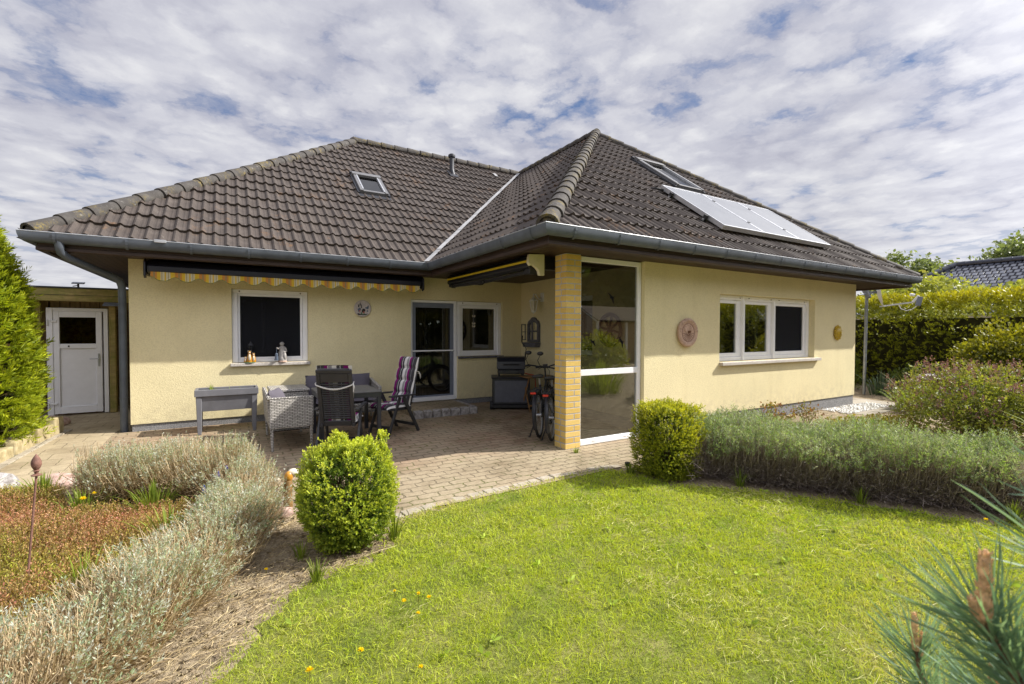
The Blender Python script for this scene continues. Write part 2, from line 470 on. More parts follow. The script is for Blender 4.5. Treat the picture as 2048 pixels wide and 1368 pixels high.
def make_paver(name, ca, cb, cc, dirt, dcol, bw=0.2, bh=0.1, rot=0.0, wave=0.012, mort=0.006, sandy=None):
    t = NT(name); v = t.coord()
    w = t.n('ShaderNodeTexNoise', {'Vector':v,'Scale':11.0,'Detail':1.0}).outputs['Color']
    wv = t.n('ShaderNodeVectorMath', {0:w,1:(0.5,0.5,0.5)}, operation='SUBTRACT').outputs[0]
    wv = t.n('ShaderNodeVectorMath', {0:wv,'Scale':wave*3}, operation='SCALE').outputs[0]
    v2 = t.n('ShaderNodeVectorMath', {0:v,1:wv}, operation='ADD').outputs[0]
    v2 = t.n('ShaderNodeMapping', {'Vector':v2,'Rotation':(0,0,rot)}).outputs[0]
    b = t.n('ShaderNodeTexBrick', {'Vector':v2,'Scale':1.0,'Mortar Size':mort,'Mortar Smooth':0.45,'Bias':0.0,'Brick Width':bw,'Row Height':bh,
            'Color1':(0,0,0,1),'Color2':(1,1,1,1),'Mortar':(0.5,0.5,0.5,1)})
    col = t.ramp(b.outputs['Color'], [(0.0,ca),(0.5,cb),(1.0,cc)])
    col = t.mix(0.6, col, t.ramp(t.noise(v, 28, 5, 0.7), [(0.3,0.7),(0.7,1.2)]), 'MULTIPLY')
    
    d = t.ramp(t.noise(v, 0.9, 6, 0.62), [(0.5-dirt,0.0),(0.75-dirt*0.5,0.85)])
    col = t.mix(d, col, t.ramp(t.noise(v, 16, 5, 0.7), [(0.3,tuple(k*0.72 for k in dcol)),(0.7,dcol)]))
    if sandy:        # sunlit front zone painted paler, along with sand and grime next to the lawn
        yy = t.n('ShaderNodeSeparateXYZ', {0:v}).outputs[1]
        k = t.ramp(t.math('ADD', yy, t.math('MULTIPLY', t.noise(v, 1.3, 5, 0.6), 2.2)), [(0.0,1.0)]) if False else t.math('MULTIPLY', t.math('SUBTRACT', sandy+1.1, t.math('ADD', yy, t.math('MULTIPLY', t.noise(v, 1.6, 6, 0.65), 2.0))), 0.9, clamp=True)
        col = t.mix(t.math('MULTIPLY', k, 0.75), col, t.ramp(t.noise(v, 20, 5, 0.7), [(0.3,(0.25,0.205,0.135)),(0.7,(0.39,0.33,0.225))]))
    col = t.mix(t.math('MULTIPLY', b.outputs['Fac'], 0.58), col, (0.085,0.066,0.042))
    st1 = t.ramp(t.noise(v, 1.1, 7, 0.68, 0.4), [(0.36,(0.60,0.57,0.52)),(0.52,(1,1,1)),(0.7,(1.12,1.12,1.12))])
    col = t.mix(0.75, col, st1, 'MULTIPLY')
    moss = t.math('MULTIPLY', t.ramp(t.noise(v, 1.7, 5, 0.6), [(0.50,0.0),(0.64,0.8)]), b.outputs['Fac'])
    col = t.mix(moss, col, (0.12,0.14,0.03))
    h = t.math('SUBTRACT', t.math('MULTIPLY', t.noise(v, 40, 4), 0.35), t.math('MULTIPLY', b.outputs['Fac'], 0.9))
    return t.done(t.bsdf(col, 0.85, t.bump(h, 0.8, 0.012), 0, 0.25))
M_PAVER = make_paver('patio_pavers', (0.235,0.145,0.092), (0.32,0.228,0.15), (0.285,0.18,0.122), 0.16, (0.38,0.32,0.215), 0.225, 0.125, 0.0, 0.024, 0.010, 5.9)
M_PATH = make_paver('path_pavers', (0.30,0.24,0.155), (0.36,0.29,0.19), (0.33,0.26,0.17), 0.40, (0.44,0.36,0.235), 0.30, 0.30, 0.0, 0.008, 0.005)
M_EDGE = make_paver('edge_stones', (0.36,0.31,0.24), (0.42,0.37,0.30), (0.38,0.32,0.26), 0.2, (0.40,0.36,0.27), 0.16, 0.5, 0.0)
M_SLABS = make_paver('path_slabs', (0.36,0.32,0.27), (0.42,0.38,0.32), (0.39,0.34,0.29), 0.2, (0.42,0.38,0.31), 0.5, 0.5)

def make_ground():
    t = NT('garden_soil'); v = t.coord()
    col = t.ramp(t.noise(v, 7, 8, 0.7), [(0.28,(0.18,0.14,0.095)),(0.5,(0.34,0.27,0.18)),(0.72,(0.52,0.43,0.29))])
    str_ = t.ramp(t.noise(t.n('ShaderNodeMapping', {'Vector':v,'Scale':(1,2.5,1),'Rotation':(0,0,0.6)}).outputs[0], 45, 5, 0.75), [(0.4,0.55),(0.62,1.4)])
    col = t.mix(0.75, col, str_, 'MULTIPLY')
    far = t.ramp(t.noise(v, 0.25, 4), [(0.45,0.0),(0.6,1.0)])
    h = t.math('ADD', t.noise(v, 14, 7, 0.7), t.noise(v, 60, 4, 0.7))
    return t.done(t.bsdf(col, 0.95, t.bump(h, 0.9, 0.03), 0, 0.15))
M_GROUND = make_ground()
def make_lawn():
    t = NT('lawn_turf'); v = t.coord()
    col = t.ramp(t.noise(v, 3.0, 6, 0.65), [(0.3,(0.11,0.145,0.025)),(0.5,(0.20,0.225,0.045)),(0.72,(0.31,0.29,0.10))])
    col = t.mix(0.7, col, t.ramp(t.noise(v, 60, 5, 0.75), [(0.35,0.5),(0.65,1.4)]), 'MULTIPLY')
    return t.done(t.bsdf(col, 0.95, t.bump(t.noise(v, 70, 5, 0.7), 0.9, 0.03), 0, 0.15))
M_LAWN = make_lawn()

def make_wicker():
    t = NT('wicker_weave'); v = t.coord('Object')
    s = t.n('ShaderNodeSeparateXYZ', {0:v}).outputs
    ns = t.n('ShaderNodeSeparateXYZ', {0:t.n('ShaderNodeNewGeometry').outputs['True Normal']}).outputs
    flat = t.math('GREATER_THAN', t.math('ABSOLUTE', ns[2]), 0.6)
    u = t.math('ADD', s[0], s[1])
    side = t.n('ShaderNodeCombineXYZ', {0:u,1:s[2]}).outputs[0]
    top = t.n('ShaderNodeCombineXYZ', {0:s[1],1:s[0]}).outputs[0]
    vec = t.n('ShaderNodeMix', data_type='VECTOR')
    for i, x in ((0,flat),(4,side),(5,top)): t.t.links.new(x, vec.inputs[i])
    b = t.n('ShaderNodeTexBrick', {'Vector':vec.outputs[1],'Scale':1.0,'Mortar Size':0.0042,'Mortar Smooth':0.6,'Brick Width':0.062,'Row Height':0.021,
            'Color1':(0.46,0.435,0.395,1),'Color2':(0.66,0.63,0.58,1),'Mortar':(0.055,0.05,0.045,1)})
    col = t.mix(0.4, b.outputs['Color'], t.ramp(t.noise(v, 60, 3), [(0.3,0.7),(0.7,1.2)]), 'MULTIPLY')
    return t.done(t.bsdf(col, 0.5, t.bump(t.math('SUBTRACT', 1.0, b.outputs['Fac']), 1.0, 0.012), 0, 0.4))
M_WICKER = make_wicker()

def make_stripes():
    t = NT('striped_cushion'); v = t.coord('Object')
    s = t.n('ShaderNodeSeparateXYZ', {0:v}).outputs
    f = t.math('FRACT', t.math('ADD', t.math('MULTIPLY', s[0], 1/0.50), 0.5))
    W = (0.66,0.64,0.62); G = (0.27,0.26,0.265); D = (0.055,0.052,0.058); P = (0.19,0.012,0.13)
    st = []; x = 0.0
    for c, w in ((W,.06),(D,.085),(G,.012),(D,.085),(P,.09),(W,.012),(G,.10),(W,.115),(G,.012),(D,.085),(W,.012),(D,.085),(P,.125),(W,.125)):
        st.append((x, c)); x += w
    col = t.ramp(f, st, 'CONSTANT')
    return t.done(t.bsdf(col, 0.9, t.bump(t.noise(v, 220, 3), 0.25, 0.004), 0, 0.1))
M_STRIPE = make_stripes()

def make_valance():
    t = NT('awning_fabric'); v = t.coord('Object')
    s = t.n('ShaderNodeSeparateXYZ', {0:v}).outputs
    f = t.math('FRACT', t.math('DIVIDE', s[0], 0.30))
    Y = (0.52,0.34,0.035); O = (0.43,0.19,0.045); C = (0.47,0.42,0.27); B = (0.25,0.19,0.09)
    st = [(0,Y),(.14,O),(.27,B),(.34,O),(.42,Y),(.56,C),(.60,B),(.63,C),(.72,Y),(.78,C),(.86,B),(.89,C),(.95,Y)]
    col = t.ramp(f, st, 'CONSTANT')
    return t.done(t.bsdf(col, 0.85, None, 0, 0.15))
M_VALANCE = make_valance()

def make_brickyellow():
    t = NT('yellow_brick'); v = t.coord()
    r = t.n('ShaderNodeNewGeometry').outputs['Random Per Island']
    col = t.ramp(r, [(0.0,(0.60,0.40,0.105)),(0.5,(0.66,0.455,0.13)),(1.0,(0.72,0.52,0.18))])
    col = t.mix(0.4, col, t.ramp(t.noise(v, 40, 4, 0.6), [(0.3,0.8),(0.7,1.15)]), 'MULTIPLY')
    return t.done(t.bsdf(col, 0.75, t.bump(t.noise(v, 70, 3), 0.25, 0.006), 0, 0.25))
M_BRICK = make_brickyellow()
M_MORTAR = basic('mortar', (0.40,0.41,0.45), 0.95, 0.0, 0.1, 30, 0.3, 90, 0.1)

def make_nbtile():
    t = NT('neighbour_glazed_tiles'); v = t.coord()
    b = t.n('ShaderNodeTexBrick', {'Vector':t.n('ShaderNodeCombineXYZ', {0:t.n('ShaderNodeSeparateXYZ',{0:v}).outputs[1],1:t.n('ShaderNodeSeparateXYZ',{0:v}).outputs[0]}).outputs[0],
        'Scale':1.0,'Mortar Size':0.05,'Mortar Smooth':1.0,'Brick Width':0.30,'Row Height':0.34,'Color1':(0.08,0.088,0.115,1),'Color2':(0.14,0.15,0.19,1),'Mortar':(0.012,0.013,0.02,1)})
    return t.done(t.bsdf(b.outputs['Color'], 0.22, t.bump(t.math('SUBTRACT',1.0,b.outputs['Fac']), 1.0, 0.08), 0, 0.8))
M_NBTILE = make_nbtile()
M_NBDARK = basic('neighbour_ridge', (0.035,0.04,0.06), 0.3, 0, 0.1)

# ------------------------------------------------------------------ camera
CY, CPI, CR = rad(30.918), rad(-1.2948), rad(0.1266)
f_ = Vector((math.sin(CY)*math.cos(CPI), math.cos(CY)*math.cos(CPI), math.sin(CPI)))
r_ = Vector((math.cos(CY), -math.sin(CY), 0)); u_ = r_.cross(f_)
r2 = r_*math.cos(CR) + u_*math.sin(CR); u2 = u_*math.cos(CR) - r_*math.sin(CR)
cam = bpy.data.cameras.new('Camera'); co = bpy.data.objects.new('Camera', cam); COL.objects.link(co)
cam.sensor_width = 36; cam.lens = 938.78/2048*36; cam.clip_start = 0.05; cam.clip_end = 2000
Mx = Matrix((r2, u2, -f_)).transposed().to_4x4(); Mx.translation = (0, 0, 1.65)
co.matrix_world = Mx
cam.dof.use_dof = True; cam.dof.focus_distance = 7.5; cam.dof.aperture_fstop = 6.3
scene.camera = co

# ------------------------------------------------------------------ light
SUN = Vector((2.5, -1.0, 2.3)).normalized()
sl = bpy.data.lights.new('sun', 'SUN'); sl.energy = 5.0; sl.angle = rad(0.6); sl.color = (1.0, 0.955, 0.88)
so = bpy.data.objects.new('sun', sl); COL.objects.link(so); so.rotation_euler = SUN.to_track_quat('Z','Y').to_euler()
so.location = SUN*30
w = bpy.data.worlds.new('World'); scene.world = w; w.use_nodes = True
def make_world():
    t = NT.__new__(NT); t.t = w.node_tree; t.t.nodes.clear()
    t.out = t.n('ShaderNodeOutputWorld')
    sky = t.n('ShaderNodeTexSky', sky_type='NISHITA', sun_disc=False, sun_elevation=math.asin(SUN.z),
              sun_rotation=math.atan2(SUN.x, SUN.y), altitude=20, air_density=1.0, dust_density=1.0, ozone_density=2.0)
    d = t.coord('Generated')
    s = t.n('ShaderNodeSeparateXYZ', {0:d}).outputs
    z = t.math('MAXIMUM', s[2], 0.0)
    den = t.math('ADD', z, 0.10)
    p = t.n('ShaderNodeCombineXYZ', {0:t.math('DIVIDE', s[0], den), 1:t.math('DIVIDE', s[1], den), 2:0.0}).outputs[0]
    wob = t.n('ShaderNodeTexNoise', {'Vector':p,'Scale':3.0,'Detail':2.0}).outputs['Color']
    wob2 = t.n('ShaderNodeTexNoise', {'Vector':p,'Scale':13.0,'Detail':4.0,'Roughness':0.65}).outputs['Color']
    w1 = t.n('ShaderNodeVectorMath', {0:wob,'Scale':0.22}, operation='SCALE').outputs[0]
    w2 = t.n('ShaderNodeVectorMath', {0:wob2,'Scale':0.13}, operation='SCALE').outputs[0]
    p2 = t.n('ShaderNodeVectorMath', {0:t.n('ShaderNodeVectorMath', {0:p,1:w1}, operation='ADD').outputs[0],1:w2}, operation='ADD').outputs[0]
    big = t.noise(p, 1.1, 4, 0.55)
    v1 = t.n('ShaderNodeTexVoronoi', {'Vector':p2,'Scale':5.4,'Smoothness':0.42}, feature='SMOOTH_F1').outputs['Distance']
    v2 = t.n('ShaderNodeTexVoronoi', {'Vector':p2,'Scale':13.5,'Smoothness':0.3}, feature='SMOOTH_F1').outputs['Distance']
    fin = t.noise(p2, 11.0, 5, 0.58)
    pf = t.math('SUBTRACT', 1.0, t.math('ADD', t.math('MULTIPLY', v1, 0.85), t.math('MULTIPLY', v2, 0.26)))
    dens = t.math('ADD', t.math('MULTIPLY', pf, 0.46), t.math('ADD', t.math('MULTIPLY', fin, 0.34), t.math('MULTIPLY', big, 0.95)))
    cover = t.ramp(dens, [(0.555,0.0),(0.64,0.45),(0.735,0.90),(0.83,1.0)])
    # close to the horizon the layers merge
    hz = t.ramp(z, [(0.03,1.0),(0.34,0.0)])
    cover = t.math('MAXIMUM', cover, t.math('MULTIPLY', hz, 0.95))
    tone = t.math('ADD', t.math('MULTIPLY', pf, 0.42), t.math('ADD', t.math('MULTIPLY', fin, 0.20), t.math('MULTIPLY', t.noise(p, 2.1, 3, 0.5), 0.48)))
    shade = t.ramp(tone, [(0.36,(2.80,2.84,3.40)),(0.54,(3.70,3.74,4.18)),(0.74,(4.85,4.86,5.05))])
    lowb = t.mix(hz, shade, t.mix(0.55, shade, (4.7,4.7,4.8)))
    sd = t.n('ShaderNodeVectorMath', {0:d,1:tuple(SUN)}, operation='DOT_PRODUCT').outputs['Value']
    # unseen clouds on the sunny side and overhead are boosted to add ambient fill
    sh = t.n('ShaderNodeVectorMath', {0:d,1:(0.40,-0.917,0.0)}, operation='DOT_PRODUCT').outputs['Value']
    glow = t.math('MULTIPLY_ADD', t.math('POWER', t.math('MAXIMUM', sd, 0.0), 14.0), 1.6, 1.0)
    glow = t.math('MULTIPLY_ADD', t.math('MAXIMUM', sh, 0.0), 1.15, glow)
    glow = t.math('MULTIPLY_ADD', t.ramp(s[2], [(0.62,0.0),(0.92,1.0)]), 0.9, glow)
    lowb = t.n('ShaderNodeVectorMath', {0:lowb,'Scale':glow}, operation='SCALE').outputs[0]
    blue = t.mix(0.8, sky.outputs[0], (0.62,1.10,2.35))
    col = t.mix(cover, blue, lowb)
    bg = t.n('ShaderNodeBackground', {'Color':col,'Strength':0.105})
    t.t.links.new(bg.outputs[0], t.out.inputs[0])
make_world()
vs_ = scene.view_settings
scene.display_settings.display_device = 'sRGB'
vs_.view_transform = 'Standard'; vs_.look = 'None'; vs_.exposure = 0.66; vs_.gamma = 1.0; vs_.use_curve_mapping = False
scene.cycles.use_denoising = True
scene.cycles.max_bounces = 8
scene.cycles.transparent_max_bounces = 24
scene.cycles.sample_clamp_indirect = 6.0
scene.render.film_transparent = False
# ------------------------------------------------------------------ setting: ground sheets
def sheet(name, strips, mat, dz=0.0):
    """strips: list of (y, x0, x1); follows the patio slope"""
    m = MB()
    for (y0,a0,b0),(y1,a1,b1) in zip(strips[:-1], strips[1:]):
        m.quad((a0,y0,gz(y0)+dz),(b0,y0,gz(y0)+dz),(b1,y1,gz(y1)+dz),(a1,y1,gz(y1)+dz))
    return tag(m.build(name, mat), kind='structure')
sheet('ground', [(-400,-400,400),(5.2,-400,400),(9.08,-400,400),(500,-400,400)], M_GROUND, -0.012)
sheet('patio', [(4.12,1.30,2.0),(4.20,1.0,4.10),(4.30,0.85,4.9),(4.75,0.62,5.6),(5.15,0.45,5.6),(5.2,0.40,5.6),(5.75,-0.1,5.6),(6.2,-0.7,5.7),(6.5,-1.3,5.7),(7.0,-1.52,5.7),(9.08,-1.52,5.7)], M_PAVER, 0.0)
sheet('path', [(6.2,-2.6,-0.7),(6.5,-2.65,-1.3),(7.0,-2.62,-1.52),(9.08,-2.35,-1.52),(13.0,-2.6,-1.30)], M_PATH, -0.004)
sheet('side_path', [(4.35,10.9,13.4),(5.17,10.9,13.4),(9.0,12.3,13.4),(16,12.3,13.4)], M_SLABS, -0.006)
# light edging stones along the lawn side of the patio
edge_pts = [(0.98,4.02),(1.32,4.06),(1.85,4.165),(2.4,4.195),(3.1,4.255),(3.83,4.25),(4.1,4.2)]
m = MB()
for i in range(len(edge_pts)-1):
    (xa,ya),(xb,yb) = edge_pts[i], edge_pts[i+1]
    L = math.hypot(xb-xa, yb-ya); k = max(1, round(L/0.17))
    for j in range(k):
        t0, t1 = j/k+0.03/k, (j+1)/k-0.03/k
        for_w = random.uniform(0.095, 0.12); h = random.uniform(-0.004, 0.010)
        p0 = (xa+(xb-xa)*t0, ya+(yb-ya)*t0); p1 = (xa+(xb-xa)*t1, ya+(yb-ya)*t1)
        nx, ny = -(yb-ya)/L, (xb-xa)/L
        q = [p0, p1, (p1[0]+nx*for_w, p1[1]+ny*for_w), (p0[0]+nx*for_w, p0[1]+ny*for_w)]
        m.hexa([(a,b,-0.05) for a,b in q] + [(a,b,h+random.uniform(-.002,.002)) for a,b in q])
tag(m.build('patio_edging', M_EDGE, bevel=0.006), kind='structure')
LAWN = [(-0.10,2.62),(0.02,2.85),(0.14,3.02),(0.24,3.20),(0.42,3.32),(0.78,3.42),(1.00,3.52),(1.12,3.72),(1.16,3.98),(1.32,4.055),(1.85,4.16),(2.4,4.19),(3.1,4.25),(3.83,4.245),(4.05,3.95),
        (4.10,3.42),(4.42,3.14),(4.98,2.48),(5.40,1.82),(5.63,1.38),(5.85,1.1),(6.3,0.5),(7.5,-1),(7.5,-8),(-3,-8),(-2.2,0.4),(-0.7,1.9)]
me = bpy.data.meshes.new('lawn'); bm = bmesh.new()
rl = random.Random(5); RAG = []
for (xa,ya),(xb,yb) in zip(LAWN, LAWN[1:]+LAWN[:1]):          # frayed outline
    L = math.hypot(xb-xa,yb-ya); k = max(1,int(L/.06)) if L < 3 else 1
    for j in range(k):
        nx, ny = -(yb-ya)/L, (xb-xa)/L; q = rl.uniform(-.01,.10) if k > 1 else 0
        RAG.append((xa+(xb-xa)*j/k - nx*q, ya+(yb-ya)*j/k - ny*q))
bm.faces.new([bm.verts.new((x,y,-0.006)) for x,y in RAG]); bmesh.ops.triangulate(bm, faces=bm.faces); bm.normal_update()
for f in bm.faces:
    if f.normal.z < 0: f.normal_flip()
bm.to_mesh(me); bm.free(); me.materials.append(M_LAWN)
o = bpy.data.objects.new('lawn', me); COL.objects.link(o); tag(o, kind='structure')

# ------------------------------------------------------------------ the house
YA, YC = 9.08, 5.19
xl, xs, xr, yA, yC, yB = -2.317, 3.143, 13.836, 8.33, 4.49, 19.0
zg, S = 2.93, 0.763
SL = math.sqrt(1+S*S)
ZT = zg-.085                     # the tiles drop just behind the raised gutter edge
ZW = 2.735                      # underside of the eaves
house = thing('bungalow', 'cream rendered bungalow with brown tiled hip roof and yellow brick pillar', 'house', (5, 9, 0))

def wall(m, axis, p, u0, u1, z0, z1, holes, t, inner=1, rev=0.14):
    """one facade at plane p; holes are (ua,ub,za,zb); inner=+1: thickness goes to +axis"""
    us = sorted({u0,u1,*[h[0] for h in holes],*[h[1] for h in holes]}); zs = sorted({z0,z1,*[h[2] for h in holes],*[h[3] for h in holes]})
    def P(u, d, z): return (u, p+d*inner, z) if axis == 'Y' else (p+d*inner, u, z)
    for a, b in zip(us[:-1], us[1:]):
        for c, d in zip(zs[:-1], zs[1:]):
            if any(h[0] <= (a+b)/2 <= h[1] and h[2] <= (c+d)/2 <= h[3] for h in holes): continue
            m.quad(P(a,0,c),P(b,0,c),P(b,0,d),P(a,0,d)); m.quad(P(a,t,c),P(b,t,c),P(b,t,d),P(a,t,d))
    def solid(u, z): return u0 < u < u1 and z0 < z < z1 and not any(h[0] < u < h[1] and h[2] < z < h[3] for h in holes)
    e = 1e-3
    for h in holes:
        for a, b, c, d, tu, tz in ((h[0],h[0],h[2],h[3],h[0]-e,None),(h[1],h[1],h[2],h[3],h[1]+e,None),(h[0],h[1],h[2],h[2],None,h[2]-e),(h[0],h[1],h[3],h[3],None,h[3]+e)):
            if tu is not None:
                cs = [z for z in zs if c <= z <= d]
                for q, r in zip(cs[:-1], cs[1:]):
                    if solid(tu, (q+r)/2): m.quad(P(a,0,q),P(a,t,q),P(a,t,r),P(a,0,r))
            else:
                cs = [u for u in us if a <= u <= b]
                for q, r in zip(cs[:-1], cs[1:]):
                    if solid((q+r)/2, tz): m.quad(P(q,0,c),P(r,0,c),P(r,t,c),P(q,t,c))
    for u in (u0, u1): m.quad(P(u,0,z0),P(u,t,z0),P(u,t,z1),P(u,0,z1))
    m.quad(P(u0,0,z1),P(u1,0,z1),P(u1,t,z1),P(u0,t,z1)); m.quad(P(u0,0,z0),P(u1,0,z0),P(u1,t,z0),P(u0,t,z0))

ZP = 0.215
m = MB()
wall(m, 'Y', YA, -1.32, 5.68, ZP, ZW+.02, [(0.015,1.19,1.11,2.35),(3.085,4.105,ZP+.001,2.29),(4.105,5.185,1.115,2.29)], 0.30)
wall(m, 'X', 5.68, YC+.302, YA+.298, ZP, ZW+.02, [(6.62,7.72,1.20,2.33)], 0.30)
wall(m, 'Y', YC, 5.50, 12.28, ZP, ZW+.02, [(7.35,10.51,1.115,2.32)], 0.30)
wall(m, 'X', 12.28, YC+.302, 18.2, ZP, ZW+.02, [], 0.30, -1)
wall(m, 'X', -1.32, YA+.302, 18.2, ZP, ZW+.02, [], 0.30, 1)
wall(m, 'Y', 18.5, -1.32, 12.28, ZP, ZW+.02, [], 0.30, -1)
m.build('wall', M_STUCCO, house)
m = MB()
m.box(-1.305,5.695,YA+.018,YA+.29,-0.1,ZP); m.box(5.698,5.98,YC+.29,YA+.016,-0.1,ZP); m.box(5.515,12.265,YC+.018,YC+.288,-0.1,ZP)
m.box(11.99,12.262,YC+.29,18.2,-0.1,ZP); m.box(-1.302,-1.03,YA+.292,18.2,-0.1,ZP)
m.build('plinth', M_PLINTH, house)
m = MB(); m.box(-1.0,5.67,YA+.31,18.1,0.1,0.2); m.box(6.0,11.97,YC+.31,18.08,0.1,0.198); m.build('floor', M_FLOORIN, house)
m = MB(); m.box(-1.0,11.96,13.0,13.1,0.201,2.73); m.box(8.9,9.0,YC+.32,12.99,0.2,2.73); m.build('inner_wall', M_ROOM, house)
# eaves: soffit boards, fascia, gutter
m = MB()
m.box(xl+.17,-1.325,yA+.17,yB-.17,ZW,ZW+.02); m.mi = 1
m.box(-1.325,xs+.17,yA+.17,yB-.17,ZW+.003,ZW+.023)
m.box(xs+.17,xr-.17,yC+.17,yB-.17,ZW+.001,ZW+.021)
m.build('soffit', [M_SOFFIT_X, M_SOFFIT_Y], house)
LOOP = [(xl,yA),(xs,yA),(xs,yC),(xr,yC),(xr,yB),(xl,yB)]
def offset_loop(d):              # d > 0 goes outward
    n = len(LOOP); out = []
    for i in range(n):
        p0, p1, p2 = LOOP[i-1], LOOP[i], LOOP[(i+1)%n]
        a = Vector((p1[0]-p0[0], p1[1]-p0[1])).normalized(); b = Vector((p2[0]-p1[0], p2[1]-p1[1])).normalized()
        na, nb = Vector((a.y,-a.x)), Vector((b.y,-b.x))
        k = (na+nb)/(1+na.dot(nb))
        out.append((p1[0]+k.x*d, p1[1]+k.y*d))
    return out
def sweep_loop(m, prof, closed=True):
    rings = [[(x,y,z) for x,y in offset_loop(d)] for d, z in prof]
    n = len(LOOP); vs = [p for r in rings for p in r]; fs = []
    k = len(prof)
    for i in range(k if closed else k-1):
        j = (i+1) % k
        for q in range(n):
            fs.append((i*n+q, i*n+(q+1)%n, j*n+(q+1)%n, j*n+q))
    m._add(vs, fs)
m = MB(); sweep_loop(m, [(-.172,2.755),(-.153,2.755),(-.153,2.90),(-.172,2.90)])
sweep_loop(m, [(-.225,2.692),(-.165,2.692),(-.140,2.705),(-.140,2.752),(-.225,2.752)])
m.build('fascia', M_FASCIA, house, bevel=0.003)
m = MB()
R = 0.074; GV = 1.75; prof = []
for i in range(11):
    t = PI*i/10; prof.append((-R+R*math.cos(t), zg-.012-R*GV*math.sin(t)))
inn = [(-R+(R-.004)*math.cos(PI*i/10), zg-.012-(R-.004)*GV*math.sin(PI*i/10)) for i in range(10,-1,-1)]
sweep_loop(m, prof+inn)
bead = [(-.004+.0075*math.cos(2*PI*k/8), zg-.008+.0075*math.sin(2*PI*k/8)) for k in range(8)]
def bracket(m, p, out):
    """a strap round the gutter; p on the outer edge, out = outward unit vector in plan"""
    side = (-out[1], out[0]); w = 0.016
    pr = [(-R+(R+.008)*math.cos(PI*i/10), zg-.012-(R+.008)*GV*math.sin(PI*i/10)) for i in range(11)]
    for (d0,z0),(d1,z1) in zip(pr[:-1], pr[1:]):
        q = [(p[0]+out[0]*d+side[0]*s, p[1]+out[1]*d+side[1]*s, z) for d,z,s in ((d0,z0,-w),(d0,z0,w),(d1,z1,w),(d1,z1,-w))]
        m.quad(*q)
for x in np.arange(xl+.35, xs-.2, 0.74): bracket(m, (x,yA), (0,-1))
for y in np.arange(yC+.35, yA-.2, 0.74): bracket(m, (xs,y), (-1,0))
for x in np.arange(xs+.45, xr-.1, 0.74): bracket(m, (x,yC), (0,-1))
gut = m.build('gutter', M_ZINC, house, smooth=True)
m = MB(); sweep_loop(m, bead); m.build('gutter_lip', M_LIP, gut, smooth=True)
m = MB(); m.box(-0.92,-0.78,yA-.012,yA+.01,zg-.03,zg+.012); m.build('gutter_clamp', M_ALU, gut, bevel=.003)
m = MB()
m.tube([(-1.93,8.405,2.86),(-1.93,8.405,2.755),(-1.925,8.43,2.69),(-1.88,8.52,2.63),(-1.52,9.05,2.46),(-1.44,9.17,2.40),(-1.418,9.20,2.32),(-1.415,9.205,2.2),(-1.415,9.205,0.02)], 0.050, 12)
for z in (2.05,0.62): m.torus((-1.415,9.205,z), 0.052, 0.006, 'Z', 16, 6)
m.build('downpipe', M_ZINC, house, smooth=True)

# roof -------------------------------------------------------------
apex = Vector((8.4895, 9.8365, ZT+S*5.3465)); yR = 13.67
rA = Vector((xl+5.34, yR, ZT+S*5.34))
def tile_face(P0, ud, wd, ulen, wlen, cuts):
    P0 = Vector(P0); ud = Vector(ud); wd = Vector(wd).normalized(); n = ud.cross(wd); n = n if n.z > 0 else -n
    bm = bmesh.new(); tw = 0.163; per = 8; c = 0.385
    nu = int(ulen/tw*per)+1
    def prof(i):
        t = (i % per)/per
        return 0.016*math.cos(2*PI*t) + 0.007*math.cos(4*PI*t)
    for k in range(int(wlen/c)+2):
        w0, w1 = k*c-0.035, (k+1)*c
        jit = random.uniform(-.004,.004)
        rows = []
        for w, h in ((w0+.004,-0.004),(w0,0.047),(w1,0.012)):
            tj = 0
            rows.append([bm.verts.new(P0 + ud*(i*tw/per) + wd*(w+jit) + n*(h+prof(i)+.012+(0.004*math.sin((i//per)*7.3+k*3.1)))) for i in range(nu)])
        for a, b in ((rows[0],rows[1]),(rows[1],rows[2])):
            for i in range(nu-1): bm.faces.new((a[i],a[i+1],b[i+1],b[i]))
    for co_, no in cuts:         # keep the side opposite to the normal
        bmesh.ops.bisect_plane(bm, geom=bm.verts[:]+bm.edges[:]+bm.faces[:], plane_co=co_, plane_no=no, clear_outer=True)
    bm.normal_update()
    for f in bm.faces:
        if f.normal.z < -0.2 and f.normal.dot(n) < 0: f.normal_flip()
    return bm
faces = [
 tile_face((xl,yA+.085,ZT+S*.085),(1,0,0),(0,1,S),11.2,6.75,[((xl,yA,0),(-1,1,0)),((xs,yA,0),(1,-1,0)),((0,yR,0),(0,1,0))]),
 tile_face((xs+.085,yC,ZT+S*.085),(0,1,0),(1,0,S),9.4,6.75,[((xs,yA,0),(-1,1,0)),((xs,yC,0),(1,-1,0)),((apex.x,0,0),(1,0,0))]),
 tile_face((xs,yC+.085,ZT+S*.085),(1,0,0),(0,1,S),10.8,6.75,[((xs,yC,0),(-1,1,0)),((xr,yC,0),(1,1,0))]),
]
me = bpy.data.meshes.new('roof'); bmall = bmesh.new()
for b in faces:
    tmp = bpy.data.meshes.new('t'); b.to_mesh(tmp); b.free(); bmall.from_mesh(tmp); bpy.data.meshes.remove(tmp)
def bf(*p): bmall.faces.new([bmall.verts.new(q) for q in p])
hz = ZT-.02; rj = (apex.x, yR, rA.z-.02)
bf((xl,yA,hz),(xl,yB,hz),(rA.x,yR,rA.z-.02))                       # left hip
bf((xl,yB,hz),(xr,yB,hz),rj,(rA.x,yR,rA.z-.02))                    # back
bf((xr,yB,hz),(xr,yC,hz),(apex.x,apex.y,apex.z-.02),rj)            # right
for v in bmall.verts: v.co -= Vector(house.location)
bmall.to_mesh(me); bmall.free(); me.materials.append(M_TILE)
